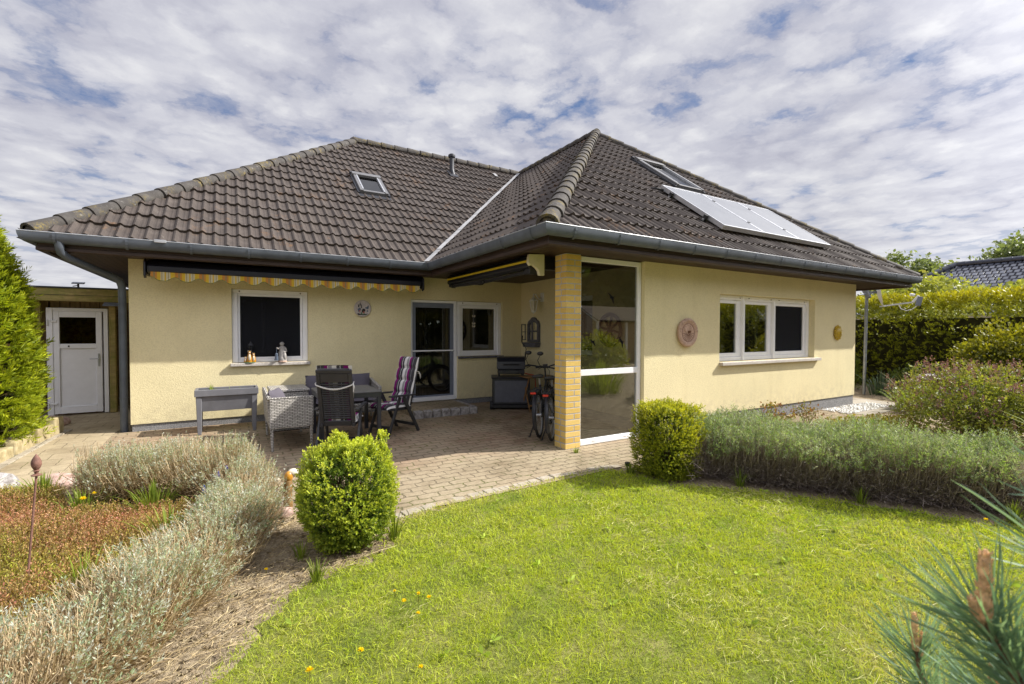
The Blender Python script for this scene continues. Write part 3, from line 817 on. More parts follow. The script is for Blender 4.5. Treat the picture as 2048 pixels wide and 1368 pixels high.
roof = bpy.data.objects.new('roof', me); COL.objects.link(roof); roof.parent = house
def caps(m, A, B, r=0.114, L=0.40, lift=0.03):
    A = Vector(A); B = Vector(B); d = (B-A).normalized(); D = (B-A).length
    side = d.cross(Vector((0,0,1))).normalized(); up = side.cross(d)
    n = int(D/L)+1; L = D/n
    for i in range(n):
        wob = random.uniform(-.006,.006)
        vs = []; fs = []
        for t, rr in ((i*L-.05, r+.018),(i*L-.05, r-.006),(i*L+L*.92, r-.012)):
            pass
        rings = [(i*L-.045, r*0.80),(i*L-.045, r+.012),(i*L+.05, r+.008),(i*L+L, r-.012)]
        for t, rr in rings:
            for k in range(11):
                a = rad(-112 + 224*k/10)
                p = A + d*t + side*(math.sin(a)*rr*1.02+wob) + up*(math.cos(a)*rr*0.92 + lift - .03)
                vs.append(p)
        for q in range(len(rings)-1):
            for k in range(10): fs.append((q*11+k, q*11+k+1, (q+1)*11+k+1, (q+1)*11+k))
        m._add(vs, fs)
m = MB()
caps(m, (xl+.12,yA+.12,ZT+.10), (rA.x,rA.y,rA.z+.03)); caps(m, (rA.x,rA.y,rA.z+.05), (apex.x,yR,rA.z+.05))
caps(m, (xs+.12,yC+.12,ZT+.10), (apex.x,apex.y,apex.z+.04), 0.124); caps(m, (xr-.12,yC+.12,ZT+.10), (apex.x,apex.y,apex.z+.04))
caps(m, (apex.x,apex.y-.05,apex.z+.06), (apex.x,yR,apex.z+.06))
m.ball((apex.x,apex.y,apex.z+.05),.15,.15,.12); m.ball((rA.x,rA.y,rA.z+.05),.14,.14,.11)
m.ball((xs+.17,yC+.17,ZT+.115),.135,.135,.118); m.ball((xl+.17,yA+.17,ZT+.115),.128,.128,.11); m.ball((xr-.17,yC+.17,ZT+.115),.128,.128,.11)
m.build('ridge_tiles', M_RIDGE, roof, smooth=True)
m = MB()
V0 = Vector((xs-.02,yA-.02,ZT+.045)); V1 = Vector((apex.x-.1,yR-.1,rA.z+.015)); dv = (V1-V0)
sd = Vector((1,-1,0)).normalized()
for i in range(13):
    a = V0+dv*(i/13); b = V0+dv*((i+1)/13+.004); lift = Vector((0,0,.006*(i%2)))
    wdt = .052
    m.quad(a-sd*wdt+Vector((0,0,.058))+lift, a+sd*wdt+Vector((0,0,.058))+lift, b+sd*wdt+Vector((0,0,.058))+lift, b-sd*wdt+Vector((0,0,.058))+lift)
m.build('valley_flashing', M_ZINC_PALE, roof)

def slope_frame(y0):
    M = Matrix((Vector((1,0,0)), Vector((0,1,S)).normalized(), Vector((0,-S,1)).normalized())).transposed().to_4x4()
    M.translation = Vector((0,y0,ZT)); return M
def skylight(M, x0, x1, w0, w1, nm='skylight', mfr=None):
    m = MB(); m.M = M
    m.box(x0-.05,x0,w0-.02,w1+.02,-.03,.09); m.box(x1,x1+.05,w0-.02,w1+.02,-.03,.09)
    m.box(x0-.05,x1+.05,w1+.02,w1+.10,-.03,.13); m.box(x0-.05,x1+.05,w0-.14,w0-.02,-.03,.055)
    sk = m.build(nm, M_LEADDARK, roof, bevel=.004)
    m = MB(); m.M = M
    m.box(x0,x0+.075,w0+.001,w1,.02,.135); m.box(x1-.075,x1,w0+.001,w1,.02,.135); m.box(x0-.02,x1+.02,w1-.12,w1+.019,.03,.155); m.box(x0+.075,x1-.075,w0,w0+.07,.02,.12)
    m.build('sash', M_LEADGREY, sk, bevel=.006)
    m = MB(); m.M = M; m.box(x0+.075,x1-.075,w0+.07,w1-.12,.075,.095); m.build('pane', M_SKYGLASS, sk)
    m = MB(); m.M = M
    m.box(x0+.062,x0+.09,w0+.07,w1-.12,.096,.14); m.build('trim', M_ALU, sk)
    m = MB(); m.M = M; m.box(x1-.09,x1-.062,w0+.07,w1-.12,.096,.14); m.build('trim', M_ALU, sk)
skylight(slope_frame(yA), 2.47, 3.10, 2.98, 3.98)
skylight(slope_frame(yC), 8.22, 9.12, 3.08, 4.62)
m = MB()
vb = Vector((5.57,12.74,ZT+S*(12.74-yA)))
m.tube([vb+Vector((.02,-.06,-.05)), vb+Vector((0,-.02,.10)), vb+Vector((0,0,.17)), vb+Vector((0,0,.52))], .068, 12)
m.lathe([(.10,0),(.105,.03),(.10,.07),(.06,.10),(.01,.115)], tuple(vb+Vector((0,0,.50))), 14)
M = slope_frame(yA); m.M = M; wv_ = (vb.y-yA)*SL
m.box(vb.x-.13,vb.x+.13,wv_-.28,wv_+.12,.03,.062); m.M = None
m.build('vent_pipe', M_LEADDARK, roof, smooth=True)
# small pale repair tile
m = MB(); m.M = slope_frame(yA); m.box(7.20,7.30,6.0,6.24,.07,.078); m.build('patched_tile', M_ZINC_PALE, roof)

# windows ----------------------------------------------------------
def window(x0, x1, z0, z1, y, guides=.085, sash=.05, roller=.09, glassmat=M_GLASS, sillm=True, screen=False, inset=.075):
    m = MB()
    # shutter guides and box, then frame and sash, all butted
    m.box(x0+.004,x0+guides,y+inset-.02,y+inset+.09,z0+.004,z1-roller); m.box(x1-guides,x1-.004,y+inset-.02,y+inset+.09,z0+.004,z1-roller)
    m.box(x0+.004,x1-.004,y+inset-.022,y+inset+.09,z1-roller+.001,z1-.004)
    m.box(x0+guides+.001,x1-guides-.001,y+inset,y+inset+.09,z0+.004,z0+.055)
    fr = m.build('window', M_WHITE, house, bevel=.004)
    m = MB(); a, b, c, d = x0+guides+.002, x1-guides-.002, z0+.056, z1-roller-.001
    m.frame(a,b,c,d,sash,y+inset+.012,y+inset+.075)
    m.build('sash', M_WHITE, fr, bevel=.005)
    m = MB(); m.box(a+sash-.004,b-sash+.004,y+inset+.035,y+inset+.043,c+sash-.004,d-sash+.004)
    m.build('fly_screen' if screen else 'pane', M_SCREEN if screen else glassmat, fr)
    return fr
# window over the planter: open sash seen behind a fly screen
fr = window(0.015,1.19,1.11,2.35,YA,.085,.035,.075,screen=True)
m = MB()
m.M = Matrix.Translation((0.14,YA+.20,1.17)) @ Matrix.Rotation(rad(62),4,'Z')
m.frame(0,0.92,0.0,1.08,.07,0,.06); m.build('open_casement', M_PAINTW, fr, bevel=.004)
m = MB(); m.M = Matrix.Translation((0.14,YA+.20,1.17)) @ Matrix.Rotation(rad(62),4,'Z'); m.box(.068,.852,.028,.034,.068,1.012); m.build('pane', M_GLASS, fr)
m = MB(); m.box(-.012,1.212,YA-.065,YA+.07,1.055,1.108); m.build('sill', M_SILL, fr, bevel=.006)
for x in (.13,1.07):
    m = MB(); m.ball((x,YA+.052,2.315),.012,.008,.012,8,6); m.build('stopper', M_BLACK, fr)
# window beside the terrace door
fr2 = window(4.112,5.182,1.118,2.288,YA,.085,.06,.085)
m = MB(); m.box(4.108,5.20,YA-.055,YA+.07,1.07,1.114); m.build('sill', M_SLATE, fr2, bevel=.006)
for x in (4.24,5.07):
    m = MB(); m.ball((x,YA+.052,2.25),.012,.008,.012,8,6); m.build('stopper', M_BLACK, fr2)
# terrace door with fly-screen door in front
m = MB()
m.box(3.088,3.135,YA+.05,YA+.15,.222,2.286); m.box(4.04,4.104,YA+.048,YA+.15,.222,2.286); m.box(3.135,4.04,YA+.051,YA+.15,2.235,2.286)
m.box(3.135,4.04,YA+.0,YA+.15,.222,.30)
door = m.build('terrace_door', M_WHITE, house, bevel=.004)
m = MB(); m.frame(3.137,4.038,.302,2.233,.07,YA+.07,YA+.10,wt=.10,wb=.03); m.build('screen_frame', M_GREYFILM, door, bevel=.003)
m = MB(); m.box(3.137,4.038,YA+.056,YA+.069,1.235,1.262); m.build('cross_bar', M_WHITE, door, bevel=.003)
m = MB(); m.box(3.207,3.968,YA+.118,YA+.126,.332,2.133); m.build('pane', M_GLASS, door)
m = MB(); m.tube([(3.975,YA+.05,1.22),(4.02,YA+.035,1.225),(4.035,YA+.035,1.25)],.008,6); m.build('handle', M_GALV, door)
# curtain strips inside
m = MB()
for i in range(14):
    x = 4.22+i*.03; m.box(x,x+.022,YA+.42+.012*(i%2),YA+.43+.012*(i%2),.25,2.5)
for i in range(16):
    x = 3.15+i*.03; m.box(x,x+.022,YA+.47+.014*(i%2),YA+.48+.014*(i%2),.25,2.5)
m.build('curtain', M_CURTAIN, house)
# butterflies hanging behind the small window
m = MB()
for z in (1.98,1.82,1.76):
    for s in (-1,1): m._add([(4.53,YA+.11,z),(4.53+s*.035,YA+.108,z+.03),(4.53+s*.042,YA+.108,z-.004),(4.53+s*.016,YA+.11,z-.028)],[(0,1,2,3)])
m.tube([(4.53,YA+.112,2.15),(4.53,YA+.112,1.72)],.0022,5)
tag(m.build('window_mobile', M_CREAMCER), 'string of white butterflies hanging in small window beside terrace door', 'decoration')
# triple window of the wing
m = MB(); y = YC+.145
segs = [(7.352,8.20),(8.255,9.20),(9.255,10.42)]
m.box(8.20,8.255,y-.035,y+.09,1.119,2.315); m.box(9.20,9.255,y-.035,y+.09,1.119,2.315); m.box(10.42,10.506,y-.03,y+.09,1.119,2.315)
for a, b in segs: m.box(a,b,y-.02,y+.09,2.235,2.315); m.box(a,b,y-.0,y+.09,1.119,1.19)
m.box(7.352,7.42,y-.02,y+.09,1.191,2.234)
tri = m.build('window', M_WHITE, house, bevel=.004)
for i, (a, b) in enumerate(segs):
    a2 = 7.421 if i == 0 else a+.002
    b2 = b-.075 if i < 2 else b-.002
    m = MB(); m.frame(a2,b2,1.192,2.233,.06,y+.012,y+.075,wb=.07); 
    if i < 2: m.box(b-.073,b-.002,y+.02,y+.06,1.192,2.233)
    sh = m.build('sash', M_WHITE, tri, bevel=.005)
    m = MB(); m.box(a2+.056,b2-.056,y+.036,y+.044,1.258,2.177); m.build('pane' if i < 2 else 'fly_screen', M_GLASS if i < 2 else M_SCREEN, sh)
    for x in ((b-.1,) if i == 0 else (a+.12,b-.1)):
        m = MB(); m.box(x,x+.035,y-.026,y-.0195,2.27,2.282); m.build('stopper', M_SLATE, tri)
m = MB(); m.frame(9.33,10.36,1.26,2.17,.045,y+.046,y+.07); m.build('screen_frame', M_GREYFILM, tri)
m = MB(); m.box(7.345,10.66,YC-.075,YC+.144,1.055,1.112); m.build('sill', M_SILL, tri, bevel=.006)
m = MB()
m.tube([(8.62,YC+.27,2.2),(8.62,YC+.27,1.8)],.003,5)
for z, r in ((1.80,.016),(1.74,.013),(1.70,.016),(1.62,.012),(1.56,.017),(1.47,.014),(1.43,.02)): m.ball((8.62,YC+.27,z),r,r,r*2.2,8,6)
tag(m.build('hanging_ornament', M_CREAMCER), 'white beaded string hanging in middle pane of triple window', 'decoration')
m = MB(); m.lathe([(.03,0),(.05,.04),(.035,.08),(.05,.10),(.03,.115)],(8.48,YC+.30,1.115),10); tag(m.build('small_vase', M_CREAMCER), 'small white ornament on inner sill of triple window', 'ornament')
# side window of the recess
m = MB(); m.frame(6.625,7.715,1.205,2.325,.09,5.76,5.86,'X'); sw = m.build('window', M_WHITE, house, bevel=.004)
m = MB(); m.box(5.80,5.808,6.71,7.63,1.29,2.24); m.build('pane', M_GLASS, sw)
# brick pillar
m = MB(); m.mi = 1; m.box(3.9822,4.2378,5.1922,5.4478,-0.05,ZW-.001); m.mi = 0
nc = 33; ch = (ZW-.004)/nc; X0, X1, Y0, Y1 = 3.98, 4.24, 5.19, 5.45; mg = .0068
for k in range(nc):
    za, zb = k*ch+mg, (k+1)*ch-mg
    def bx(a,b,c,d): m.box(a,b,c,d,za,zb)
    d = .115
    if k % 2 == 0:
        bx(X0,X1,Y0,Y0+d-mg); bx(X0,X0+.112,Y0+d+mg,Y1); bx(X1-.112,X1,Y0+d+mg,Y1)
    else:
        bx(X0,X0+.150-mg,Y0,Y0+.145-mg); bx(X0+.150+mg,X1,Y0,Y0+.112); bx(X0,X0+.112,Y0+.145+mg,Y1); bx(X1-.10,X1,Y0+.12,Y1)
m.build('pillar', [M_BRICK, M_MORTAR], house, bevel=.002)
# glazed wind screen
m = MB(); y0, y1 = 5.255, 5.325
m.box(4.242,4.30,y0,y1,.004,2.725); m.box(5.425,5.492,y0,y1,.004,2.725)
m.box(4.30,5.425,y0,y1,2.655,2.725); m.box(4.30,5.425,y0,y1,.004,.085); m.box(4.30,5.425,y0,y1,1.012,1.10)
scr = m.build('glazed_screen', M_WHITE, house, bevel=.005)
m = MB(); m.box(4.296,5.429,5.287,5.293,1.097,2.658); m.build('pane', M_PANEL_GLASS, scr)
m = MB(); m.box(4.296,5.429,5.287,5.293,.082,1.015); m.build('pane', M_PANEL_GLASS, scr)
for x in (4.52,5.15):
    m = MB(); m.box(x,x+.05,y0-.004,y0+.001,.045,.058); m.build('drain_cap', M_PAINTW, scr)
# bird silhouettes stuck on the glass
def bird(cx, cz, s, rot, n=0):
    pts = [(-.10,.075),(-.045,.055),(-.005,.02),(.03,.005),(.06,.02),(.035,-.02),(.04,-.06),(.055,-.12),(.02,-.075),(-.005,-.025),(-.055,-.018),(-.03,.004),(-.05,.03)]
    c, q = math.cos(rot), math.sin(rot)
    m = MB(); m.prism([(cx+s*(a*c-b*q), cz+s*(a*q+b*c)) for a,b in pts], 5.2840, 5.2868, 'Y')
    return m
bird(4.909,2.168,.95,0).build('bird_sticker', M_STICKER, scr); bird(5.119,1.50,.8,-.2).build('bird_sticker', M_STICKER, scr); bird(4.544,1.505,.7,.25).build('bird_sticker', M_STICKER, scr)
# stone step at the terrace door
m = MB(); m.mi = 1; m.box(2.82,4.06,8.10,9.095,.03,.205); m.mi = 0
x = 2.80
while x < 4.02:
    wd = random.uniform(.15,.20); x1 = min(x+wd,4.08)
    a = [random.uniform(-.012,.012) for _ in range(8)]
    m.hexa([(x+.006,8.04+a[0],.04),(x1-.006,8.04+a[1],.04),(x1-.006,8.17,.04),(x+.006,8.17,.04),(x+.01,8.05+a[2],.20+a[4]*.5),(x1-.01,8.05+a[3],.20+a[5]*.5),(x1-.01,8.17,.212),(x+.01,8.17,.212)])
    x = x1
y = 8.18
while y < 8.98:
    y1 = min(y+random.uniform(.15,.2),9.05)
    m.hexa([(3.97,y+.006,.04),(4.085,y+.006,.04),(4.085,y1-.006,.04),(3.97,y1-.006,.04),(3.97,y+.01,.21),(4.075,y+.01,.205),(4.07,y1-.01,.205),(3.97,y1-.01,.21)]); y = y1
st = m.build('door_step', [M_ROCK, M_PAVER], house, bevel=.012, seg=2)
# ------------------------------------------------------------------ awnings
t = thing('awning', 'long dark awning cassette with orange and yellow striped scalloped valance', 'awning', (1.05,8.9,2.5))
m = MB()
pr = [(8.66,2.53),(8.70,2.51),(9.06,2.51),(9.06,2.70),(8.76,2.70),(8.70,2.67),(8.66,2.60)]
m.prism(pr, -1.05, 3.17, 'X'); m.build('cassette', M_NAVY, t, bevel=.008, seg=2)
m = MB(); m.box(-1.02,3.13,8.615,8.655,2.515,2.60); m.build('front_rail', M_NAVY, t, bevel=.008, seg=2)
for a in (-1.085, 3.172):
    m = MB(); m.prism([(8.62,2.45),(8.70,2.42),(8.74,2.48),(9.06,2.48),(9.06,2.71),(8.72,2.71),(8.63,2.66)], a, a+.03, 'X'); m.build('end_cap', M_NAVY, t, bevel=.006)
m = MB(); n = 14; x0, x1 = -1.0, 3.11; sub = 10; yv = 8.628
xsn = [x0+(x1-x0)*i/(n*sub) for i in range(n*sub+1)]
def vz(i): return 2.40 + .052*(1-abs(math.sin(PI*((i/sub + .5) % 1.0)))**.8)*1.0
def vz(i):
    p = (i/sub) % 1.0
    return 2.385 + .058*((1+math.cos(2*PI*p))/2)**1.7
top = [(x, yv+.004*math.sin(x*9), 2.517) for x in xsn]; bot = [(x, yv-.006+.006*math.sin(x*9), vz(i)) for i, x in enumerate(xsn)]
for i in range(len(xsn)-1):
    m.quad(bot[i], bot[i+1], top[i+1], top[i])
va = m.build('valance', M_VALANCE, t)
va.modifiers.new('s','SOLIDIFY').thickness = .003
m = MB()
m.tube([(b[0],b[1],b[2]) for b in bot], .005, 5); m.build('valance_trim', basic('olive_trim', (0.17,0.19,0.05), 0.8), va)

t = thing('awning', 'retracted dark awning with one yellow stripe and cream end cap under wing eave', 'awning', (3.6,6.9,2.6))
m = MB(); m.prism([(3.56,2.56),(3.60,2.53),(3.86,2.53),(3.88,2.70),(3.62,2.715),(3.57,2.68)], 5.52, 8.36, 'Y'); m.build('cassette', M_NAVY, t, bevel=.008)
m = MB(); m.box(3.552,3.559,5.52,8.36,2.615,2.645); m.build('trim_strip', M_YELLOWTRIM, t)
m = MB(); m.box(3.545,3.558,5.53,8.36,2.655,2.664); m.box(3.545,3.558,5.53,8.36,2.69,2.70); m.build('front_rib', M_NAVY, t)
m = MB(); m.prism([(3.545,2.72),(3.80,2.735),(3.80,2.435),(3.72,2.435),(3.70,2.50),(3.66,2.54),(3.60,2.575),(3.56,2.56),(3.53,2.60),(3.535,2.67)], 5.455, 5.515, 'Y'); m.build('end_cap', M_CREAMPL, t, bevel=.008, seg=2)
m = MB(); m.lathe([(.03,0),(.03,.008)],(0,0,0),14)
m = MB(); m.torus((3.69,5.452,2.65),.035,.003,'Y',18,5); m.build('end_ring', M_CREAMPL, t)
m = MB()
m.beam((3.66,5.56,2.50),(3.70,7.1,2.485),.05,.045); m.beam((3.62,7.05,2.475),(3.62,8.15,2.50),.055,.05); m.box(3.60,3.72,5.53,5.68,2.46,2.545); m.ball((3.66,7.08,2.48),.04,.05,.035); m.beam((3.60,8.15,2.48),(3.62,8.32,2.51),.08,.04)
m.build('folding_arm', M_BLACK, t, bevel=.005)
m = MB(); m.box(3.80,4.25,5.60,5.72,2.55,2.733); m.build('bracket', M_BLACK, t)
m = MB(); m.box(3.87,4.2,8.1,8.22,2.55,2.733); m.build('bracket', M_BLACK, t)

# ------------------------------------------------------------------ wall ornaments
t = thing('wall_plaque', 'round glazed ceramic plaque with dark painted figures beside the small window', 'plaque', (2.135,9.08,2.075))
m = MB(); m.M = Matrix.Translation((2.135,9.075,2.075)) @ Matrix.Rotation(rad(90),4,'X')
m.lathe([(.135,.0),(.156,.012),(.158,.026),(.148,.034),(.135,.03),(.01,.03)],(0,0,0),36); m.build('disc', M_PLAQUE, t, smooth=True)
def blob(mb, pts, y=9.0405):
    mb.prism([(2.135+a,2.075+b) for a,b in pts], y-.004, y, 'Y')
m = MB(); blob(m,[(-.085,.055),(-.075,.085),(-.062,.05),(-.07,.02),(-.085,.02)]); m.build('motif', M_PLDARK, t)
m = MB(); blob(m,[(-.058,.075),(-.045,.12),(-.035,.07),(-.045,.045)]); m.build('motif', M_PLDARK, t)
m = MB(); blob(m,[(-.03,.06),(-.02,.09),(-.012,.01),(-.03,.005)]); m.build('motif', M_PLDARK, t)
m = MB(); blob(m,[(-.02,-.04),(.0,-.005),(.025,.0),(.05,-.02),(.045,-.05),(.02,-.07),(-.015,-.075)]); m.build('motif', M_PLDARK, t)
m = MB(); blob(m,[(-.09,-.125),(.06,-.125),(.105,-.09),(.05,-.105),(-.03,-.11),(-.095,-.085)]); m.build('motif', M_PLDARK, t)
m = MB(); blob(m,[(-.095,-.01),(-.05,.015),(-.03,-.01),(-.05,-.06),(-.085,-.06)]); m.build('motif', M_PLBLUE, t)
m = MB(); blob(m,[(.04,.02),(.075,.03),(.11,.065),(.11,.0),(.085,-.01),(.05,.0)]); m.build('motif', M_PLBLUE, t)
m = MB(); blob(m,[(.07,-.04),(.09,-.02),(.10,-.06),(.08,-.06)]); m.build('motif', M_PLBLUE, t)
m = MB(); blob(m,[(-.075,-.045),(-.055,-.03),(-.04,-.05),(-.055,-.065)],9.0362); m.build('motif', M_PLRED, t)
m = MB(); blob(m,[(.0,-.06),(.03,-.055),(.035,-.085),(.01,-.09)],9.0362); m.build('motif', M_PLRED, t)
m = MB(); blob(m,[(-.03,-.07),(-.01,-.075),(-.005,-.115),(-.04,-.105)],9.0362); m.build('motif', M_PLGREEN, t)
m = MB(); blob(m,[(.01,-.095),(.045,-.095),(.05,-.112),(.01,-.115)],9.0362); m.build('motif', M_PLGREEN, t)

t = thing('sundial_plaque', 'round terracotta sundial relief on the wing wall left of the triple window', 'plaque', (6.455,5.19,1.637))
M = Matrix.Translation((6.455,5.186,1.637)) @ Matrix.Rotation(rad(90),4,'X')
m = MB(); m.M = M; m.lathe([(.20,0),(.226,.012),(.236,.03),(.236,.05),(.225,.062),(.192,.066),(.176,.062),(.168,.052),(.16,.050),(.01,.050)],(0,0,0),44); m.build('disc', M_TERRA, t, smooth=True)
m = MB(); m.M = M
for i in range(11):
    a = PI*(1.0+ (i+.5)/11); c, s = math.cos(a), math.sin(a)
    m.beam((c*.035,s*.035,.051),(c*.145,s*.145,.051),.006,.006,(0,0,1))
m.torus((0,0,.051),.150,.004,'Z',36,5); m.torus((0,0,.050),.172,.0045,'Z',36,5); m.build('hour_lines', M_TERRADK, t)
for s_ in (-1,1):
    m = MB(); m.M = M; m.ball((s_*.07,.055,.052),.040,.045,.018); m.ball((s_*.058,.105,.052),.02,.02,.014); m.build('relief', M_TERRA, t, smooth=True)
m = MB(); m.M = M
for i in range(14):
    a = rad(8+i*12.6); m.ball((.205*math.cos(a),.205*math.sin(a),.066),.024,.020,.010,8,6)
m.build('garland', M_TERRA, t, smooth=True)
m = MB(); m.M = M; m.prism([(-.004,-.004),(.0,-.004),(.0,.03),(-.004,.03)], .05,.10); m.hexa([(-.006,-.02,.05),(.006,-.02,.05),(.006,.03,.05),(-.006,.03,.05),(-.004,.02,.11),(.004,.02,.11),(.004,.03,.11),(-.004,.03,.11)]); m.build('gnomon', M_TERRADK, t)

t = thing('sun_ornament', 'small ochre sun face ornament with rays near the right end of the wing wall', 'ornament', (11.43,5.19,1.636))
M = Matrix.Translation((11.43,5.186,1.636)) @ Matrix.Rotation(rad(90),4,'X')
m = MB(); m.M = M
for i in range(20):
    a = 2*PI*i/20; a1, a2 = a-.12, a+.12; r = .165 if i % 2 else .150
    p = [(.09*math.cos(a1),.09*math.sin(a1)),(r*math.cos(a1+.03),r*math.sin(a1+.03)),(r*1.03*math.cos(a),r*1.03*math.sin(a)),(r*math.cos(a2-.03),r*math.sin(a2-.03)),(.09*math.cos(a2),.09*math.sin(a2))]
    m.prism(p, .005,.035)
m.build('rays', M_GOLD, t, bevel=.004)
m = MB(); m.M = M; m.lathe([(.105,.0),(.108,.03),(.095,.05),(.06,.066),(.01,.072)],(0,0,0),28); m.ball((0,-.005,.07),.014,.03,.022); m.ball((-.035,.02,.062),.014,.009,.010); m.ball((.035,.02,.062),.014,.009,.010); m.ball((0,-.045,.06),.03,.009,.012); m.build('face', M_GOLD, t, smooth=True)

t = thing('wall_lantern', 'white lantern wall lamp in the shaded recess above the window ornament', 'lamp', (5.68,8.22,2.25))
m = MB()
m.box(5.655,5.68,8.16,8.28,2.28,2.47); m.tube([(5.655,8.22,2.36),(5.60,8.22,2.33),(5.55,8.22,2.36),(5.51,8.22,2.43),(5.46,8.22,2.43),(5.45,8.22,2.38)],.014,8)
m.build('bracket', M_PAINTW, t, bevel=.004)
m = MB(); m.lathe([(.012,.0),(.02,.03),(.085,.075),(.10,.085),(.095,.095)][::-1],(0,0,0),6)
m = MB(); m.lathe([(.105,2.285),(.10,2.30),(.03,2.36),(.012,2.40),(.018,2.42),(.008,2.44)],(5.45,8.22,0),6); m.lathe([(.008,2.02),(.02,2.04),(.052,2.06),(.056,2.075),(.05,2.085)],(5.45,8.22,0),6)
for k in range(6):
    a = 2*PI*k/6; c, s = math.cos(a), math.sin(a)
    m.beam((5.45+.05*c,8.22+.05*s,2.08),(5.45+.092*c,8.22+.092*s,2.29),.010,.010)
m.build('lantern_frame', M_PAINTW, t)
m = MB(); m.lathe([(.044,2.085),(.084,2.285)],(5.45,8.22,0),6); m.build('lantern_glass', M_LAMPGLASS, t)

t = thing('window_ornament', 'grey arched window shaped wall ornament with flower box in the recess', 'ornament', (5.68,8.52,1.62))
m = MB()
arch = [(8.30,1.42),(8.74,1.42),(8.74,1.80),(8.70,1.87),(8.62,1.91),(8.58,1.945),(8.52,1.96),(8.46,1.945),(8.42,1.91),(8.34,1.87),(8.30,1.80)]
arin = [(8.36,1.47),(8.68,1.47),(8.68,1.79),(8.64,1.83),(8.60,1.845),(8.56,1.85),(8.52,1.852),(8.48,1.85),(8.44,1.845),(8.40,1.83),(8.36,1.79)]
n = len(arch)
for i in range(n):
    j = (i+1)%n
    m.hexa([(5.625,*arch[i]),(5.625,*arch[j]),(5.625,*arin[j]),(5.625,*arin[i]),(5.678,*arch[i]),(5.678,*arch[j]),(5.678,*arin[j]),(5.678,*arin[i])])
m.build('frame', M_SLATE, t)
m = MB(); m.box(5.60,5.625,8.50,8.54,1.47,1.85); m.box(5.60,5.625,8.36,8.50,1.64,1.67); m.box(5.60,5.625,8.54,8.68,1.64,1.67); m.box(5.57,5.585,8.74,8.755,1.46,1.80); m.beam((5.60,8.745,1.80),(5.52,8.80,1.80),.018,.018); m.beam((5.60,8.745,1.47),(5.52,8.80,1.47),.018,.018); m.beam((5.52,8.80,1.46),(5.52,8.80,1.81),.018,.018); m.beam((5.60,8.745,1.64),(5.52,8.80,1.64),.014,.014); m.build('shutter', M_SLATE, t)
m = MB(); m.prism([(8.28,1.41),(8.80,1.41),(8.77,1.31),(8.31,1.31)], 5.53,5.677,'X'); m.build('flower_box', M_SLATE, t, bevel=.006)

t = thing('wheel_ornament', 'dark violet painted wooden wheel with spokes hung behind the glass screen', 'wheel', (5.68,6.13,1.68))
m = MB(); m.torus((5.645,6.13,1.68),.27,.032,'X',40,8,sq=.7); m.build('rim', M_WHEELVIO, t, smooth=True)
m = MB(); m.ball((5.645,6.13,1.68),.03,.06,.06)
for k in range(8):
    a = 2*PI*k/8+.2; c, s = math.cos(a), math.sin(a)
    m.tube([(5.645,6.13+.05*c,1.68+.05*s),(5.645,6.13+.15*c,1.68+.15*s),(5.645,6.13+.26*c,1.68+.26*s)],[.016,.022,.015],7)
m.build('spokes', M_WHEELVIO, t, smooth=True)

# ------------------------------------------------------------------ sill figures
t = thing('dog_figurine', 'three orange and cream ceramic dogs under a tiny black lantern on the window sill', 'figurine', (0.26,9.05,1.108))
def dog(m, x, y, z, h):
    m.lathe([(.22*h,0),(.25*h,.12*h),(.20*h,.35*h),(.15*h,.58*h),(.11*h,.70*h),(.10*h,.72*h)],(x,y,z),10,1,.85)
    m.ball((x,y-.05*h,z+.84*h),.12*h,.14*h,.14*h,10,7); m.ball((x,y-.17*h,z+.80*h),.06*h,.10*h,.055*h,8,6)
m = MB(); dog(m,.265,9.045,1.122,.20); dog(m,.325,9.05,1.122,.16); dog(m,.205,9.04,1.122,.095); m.build('dogs', M_DOGORANGE, t, smooth=True)
m = MB()
for x, y, h in ((.265,9.045,.20),(.325,9.05,.16),(.205,9.04,.095)):
    m.ball((x,y-.16*h,1.122+.40*h),.10*h,.09*h,.28*h,8,7); m.ball((x,y-.16*h,1.122+.80*h),.075*h,.115*h,.075*h,8,6)
    for s in (-1,1): m.ball((x+s*.10*h,y-.02*h,1.122+.93*h),.035*h,.05*h,.07*h,6,5)
m.build('chest', M_CREAMCER, t, smooth=True)
m = MB(); m.lathe([(.088,0),(.092,.008),(.08,.014)],(.262,9.05,1.108),16,1,.55); m.build('base', M_PLGREEN, t)
m = MB(); m.tube([(.285,9.085,1.12),(.285,9.085,1.33)],.007,6); m.lathe([(.018,1.325),(.026,1.335),(.012,1.33)],(.285,9.07,0),6); m.lathe([(.046,1.405),(.04,1.415),(.012,1.45),(.004,1.475)],(.285,9.07,0),6)
for k in range(6):
    a = 2*PI*k/6; m.beam((.285+.022*math.cos(a),9.07+.022*math.sin(a),1.335),(.285+.04*math.cos(a),9.07+.04*math.sin(a),1.405),.005,.005)
m.build('lantern', M_BLACK, t)
t = thing('statue', 'small grey stone child statue holding a lantern on the window sill', 'statue', (0.765,9.05,1.108))
m = MB(); x, y, z = .765, 9.05, 1.108
m.lathe([(.062,.022),(.07,.05),(.06,.09),(.055,.14),(.058,.17),(.045,.205),(.052,.24),(.05,.262),(.022,.28),(.02,.29)],(x,y,z),12,1,.8)
m.ball((x-.006,y-.01,z+.315),.033,.034,.038,12,8); m.torus((x-.004,y-.004,z+.325),.03,.008,'Z',14,6)
m.tube([(x-.04,y-.02,z+.25),(x-.07,y-.05,z+.235),(x-.095,y-.06,z+.255)],[.016,.014,.012],7); m.tube([(x+.045,y,z+.25),(x+.062,y-.015,z+.19),(x+.02,y-.05,z+.17)],[.016,.015,.012],7)
m.ball((x+.035,y-.03,z+.10),.028,.03,.07); m.build('body', M_GREYSTONE, t, smooth=True)
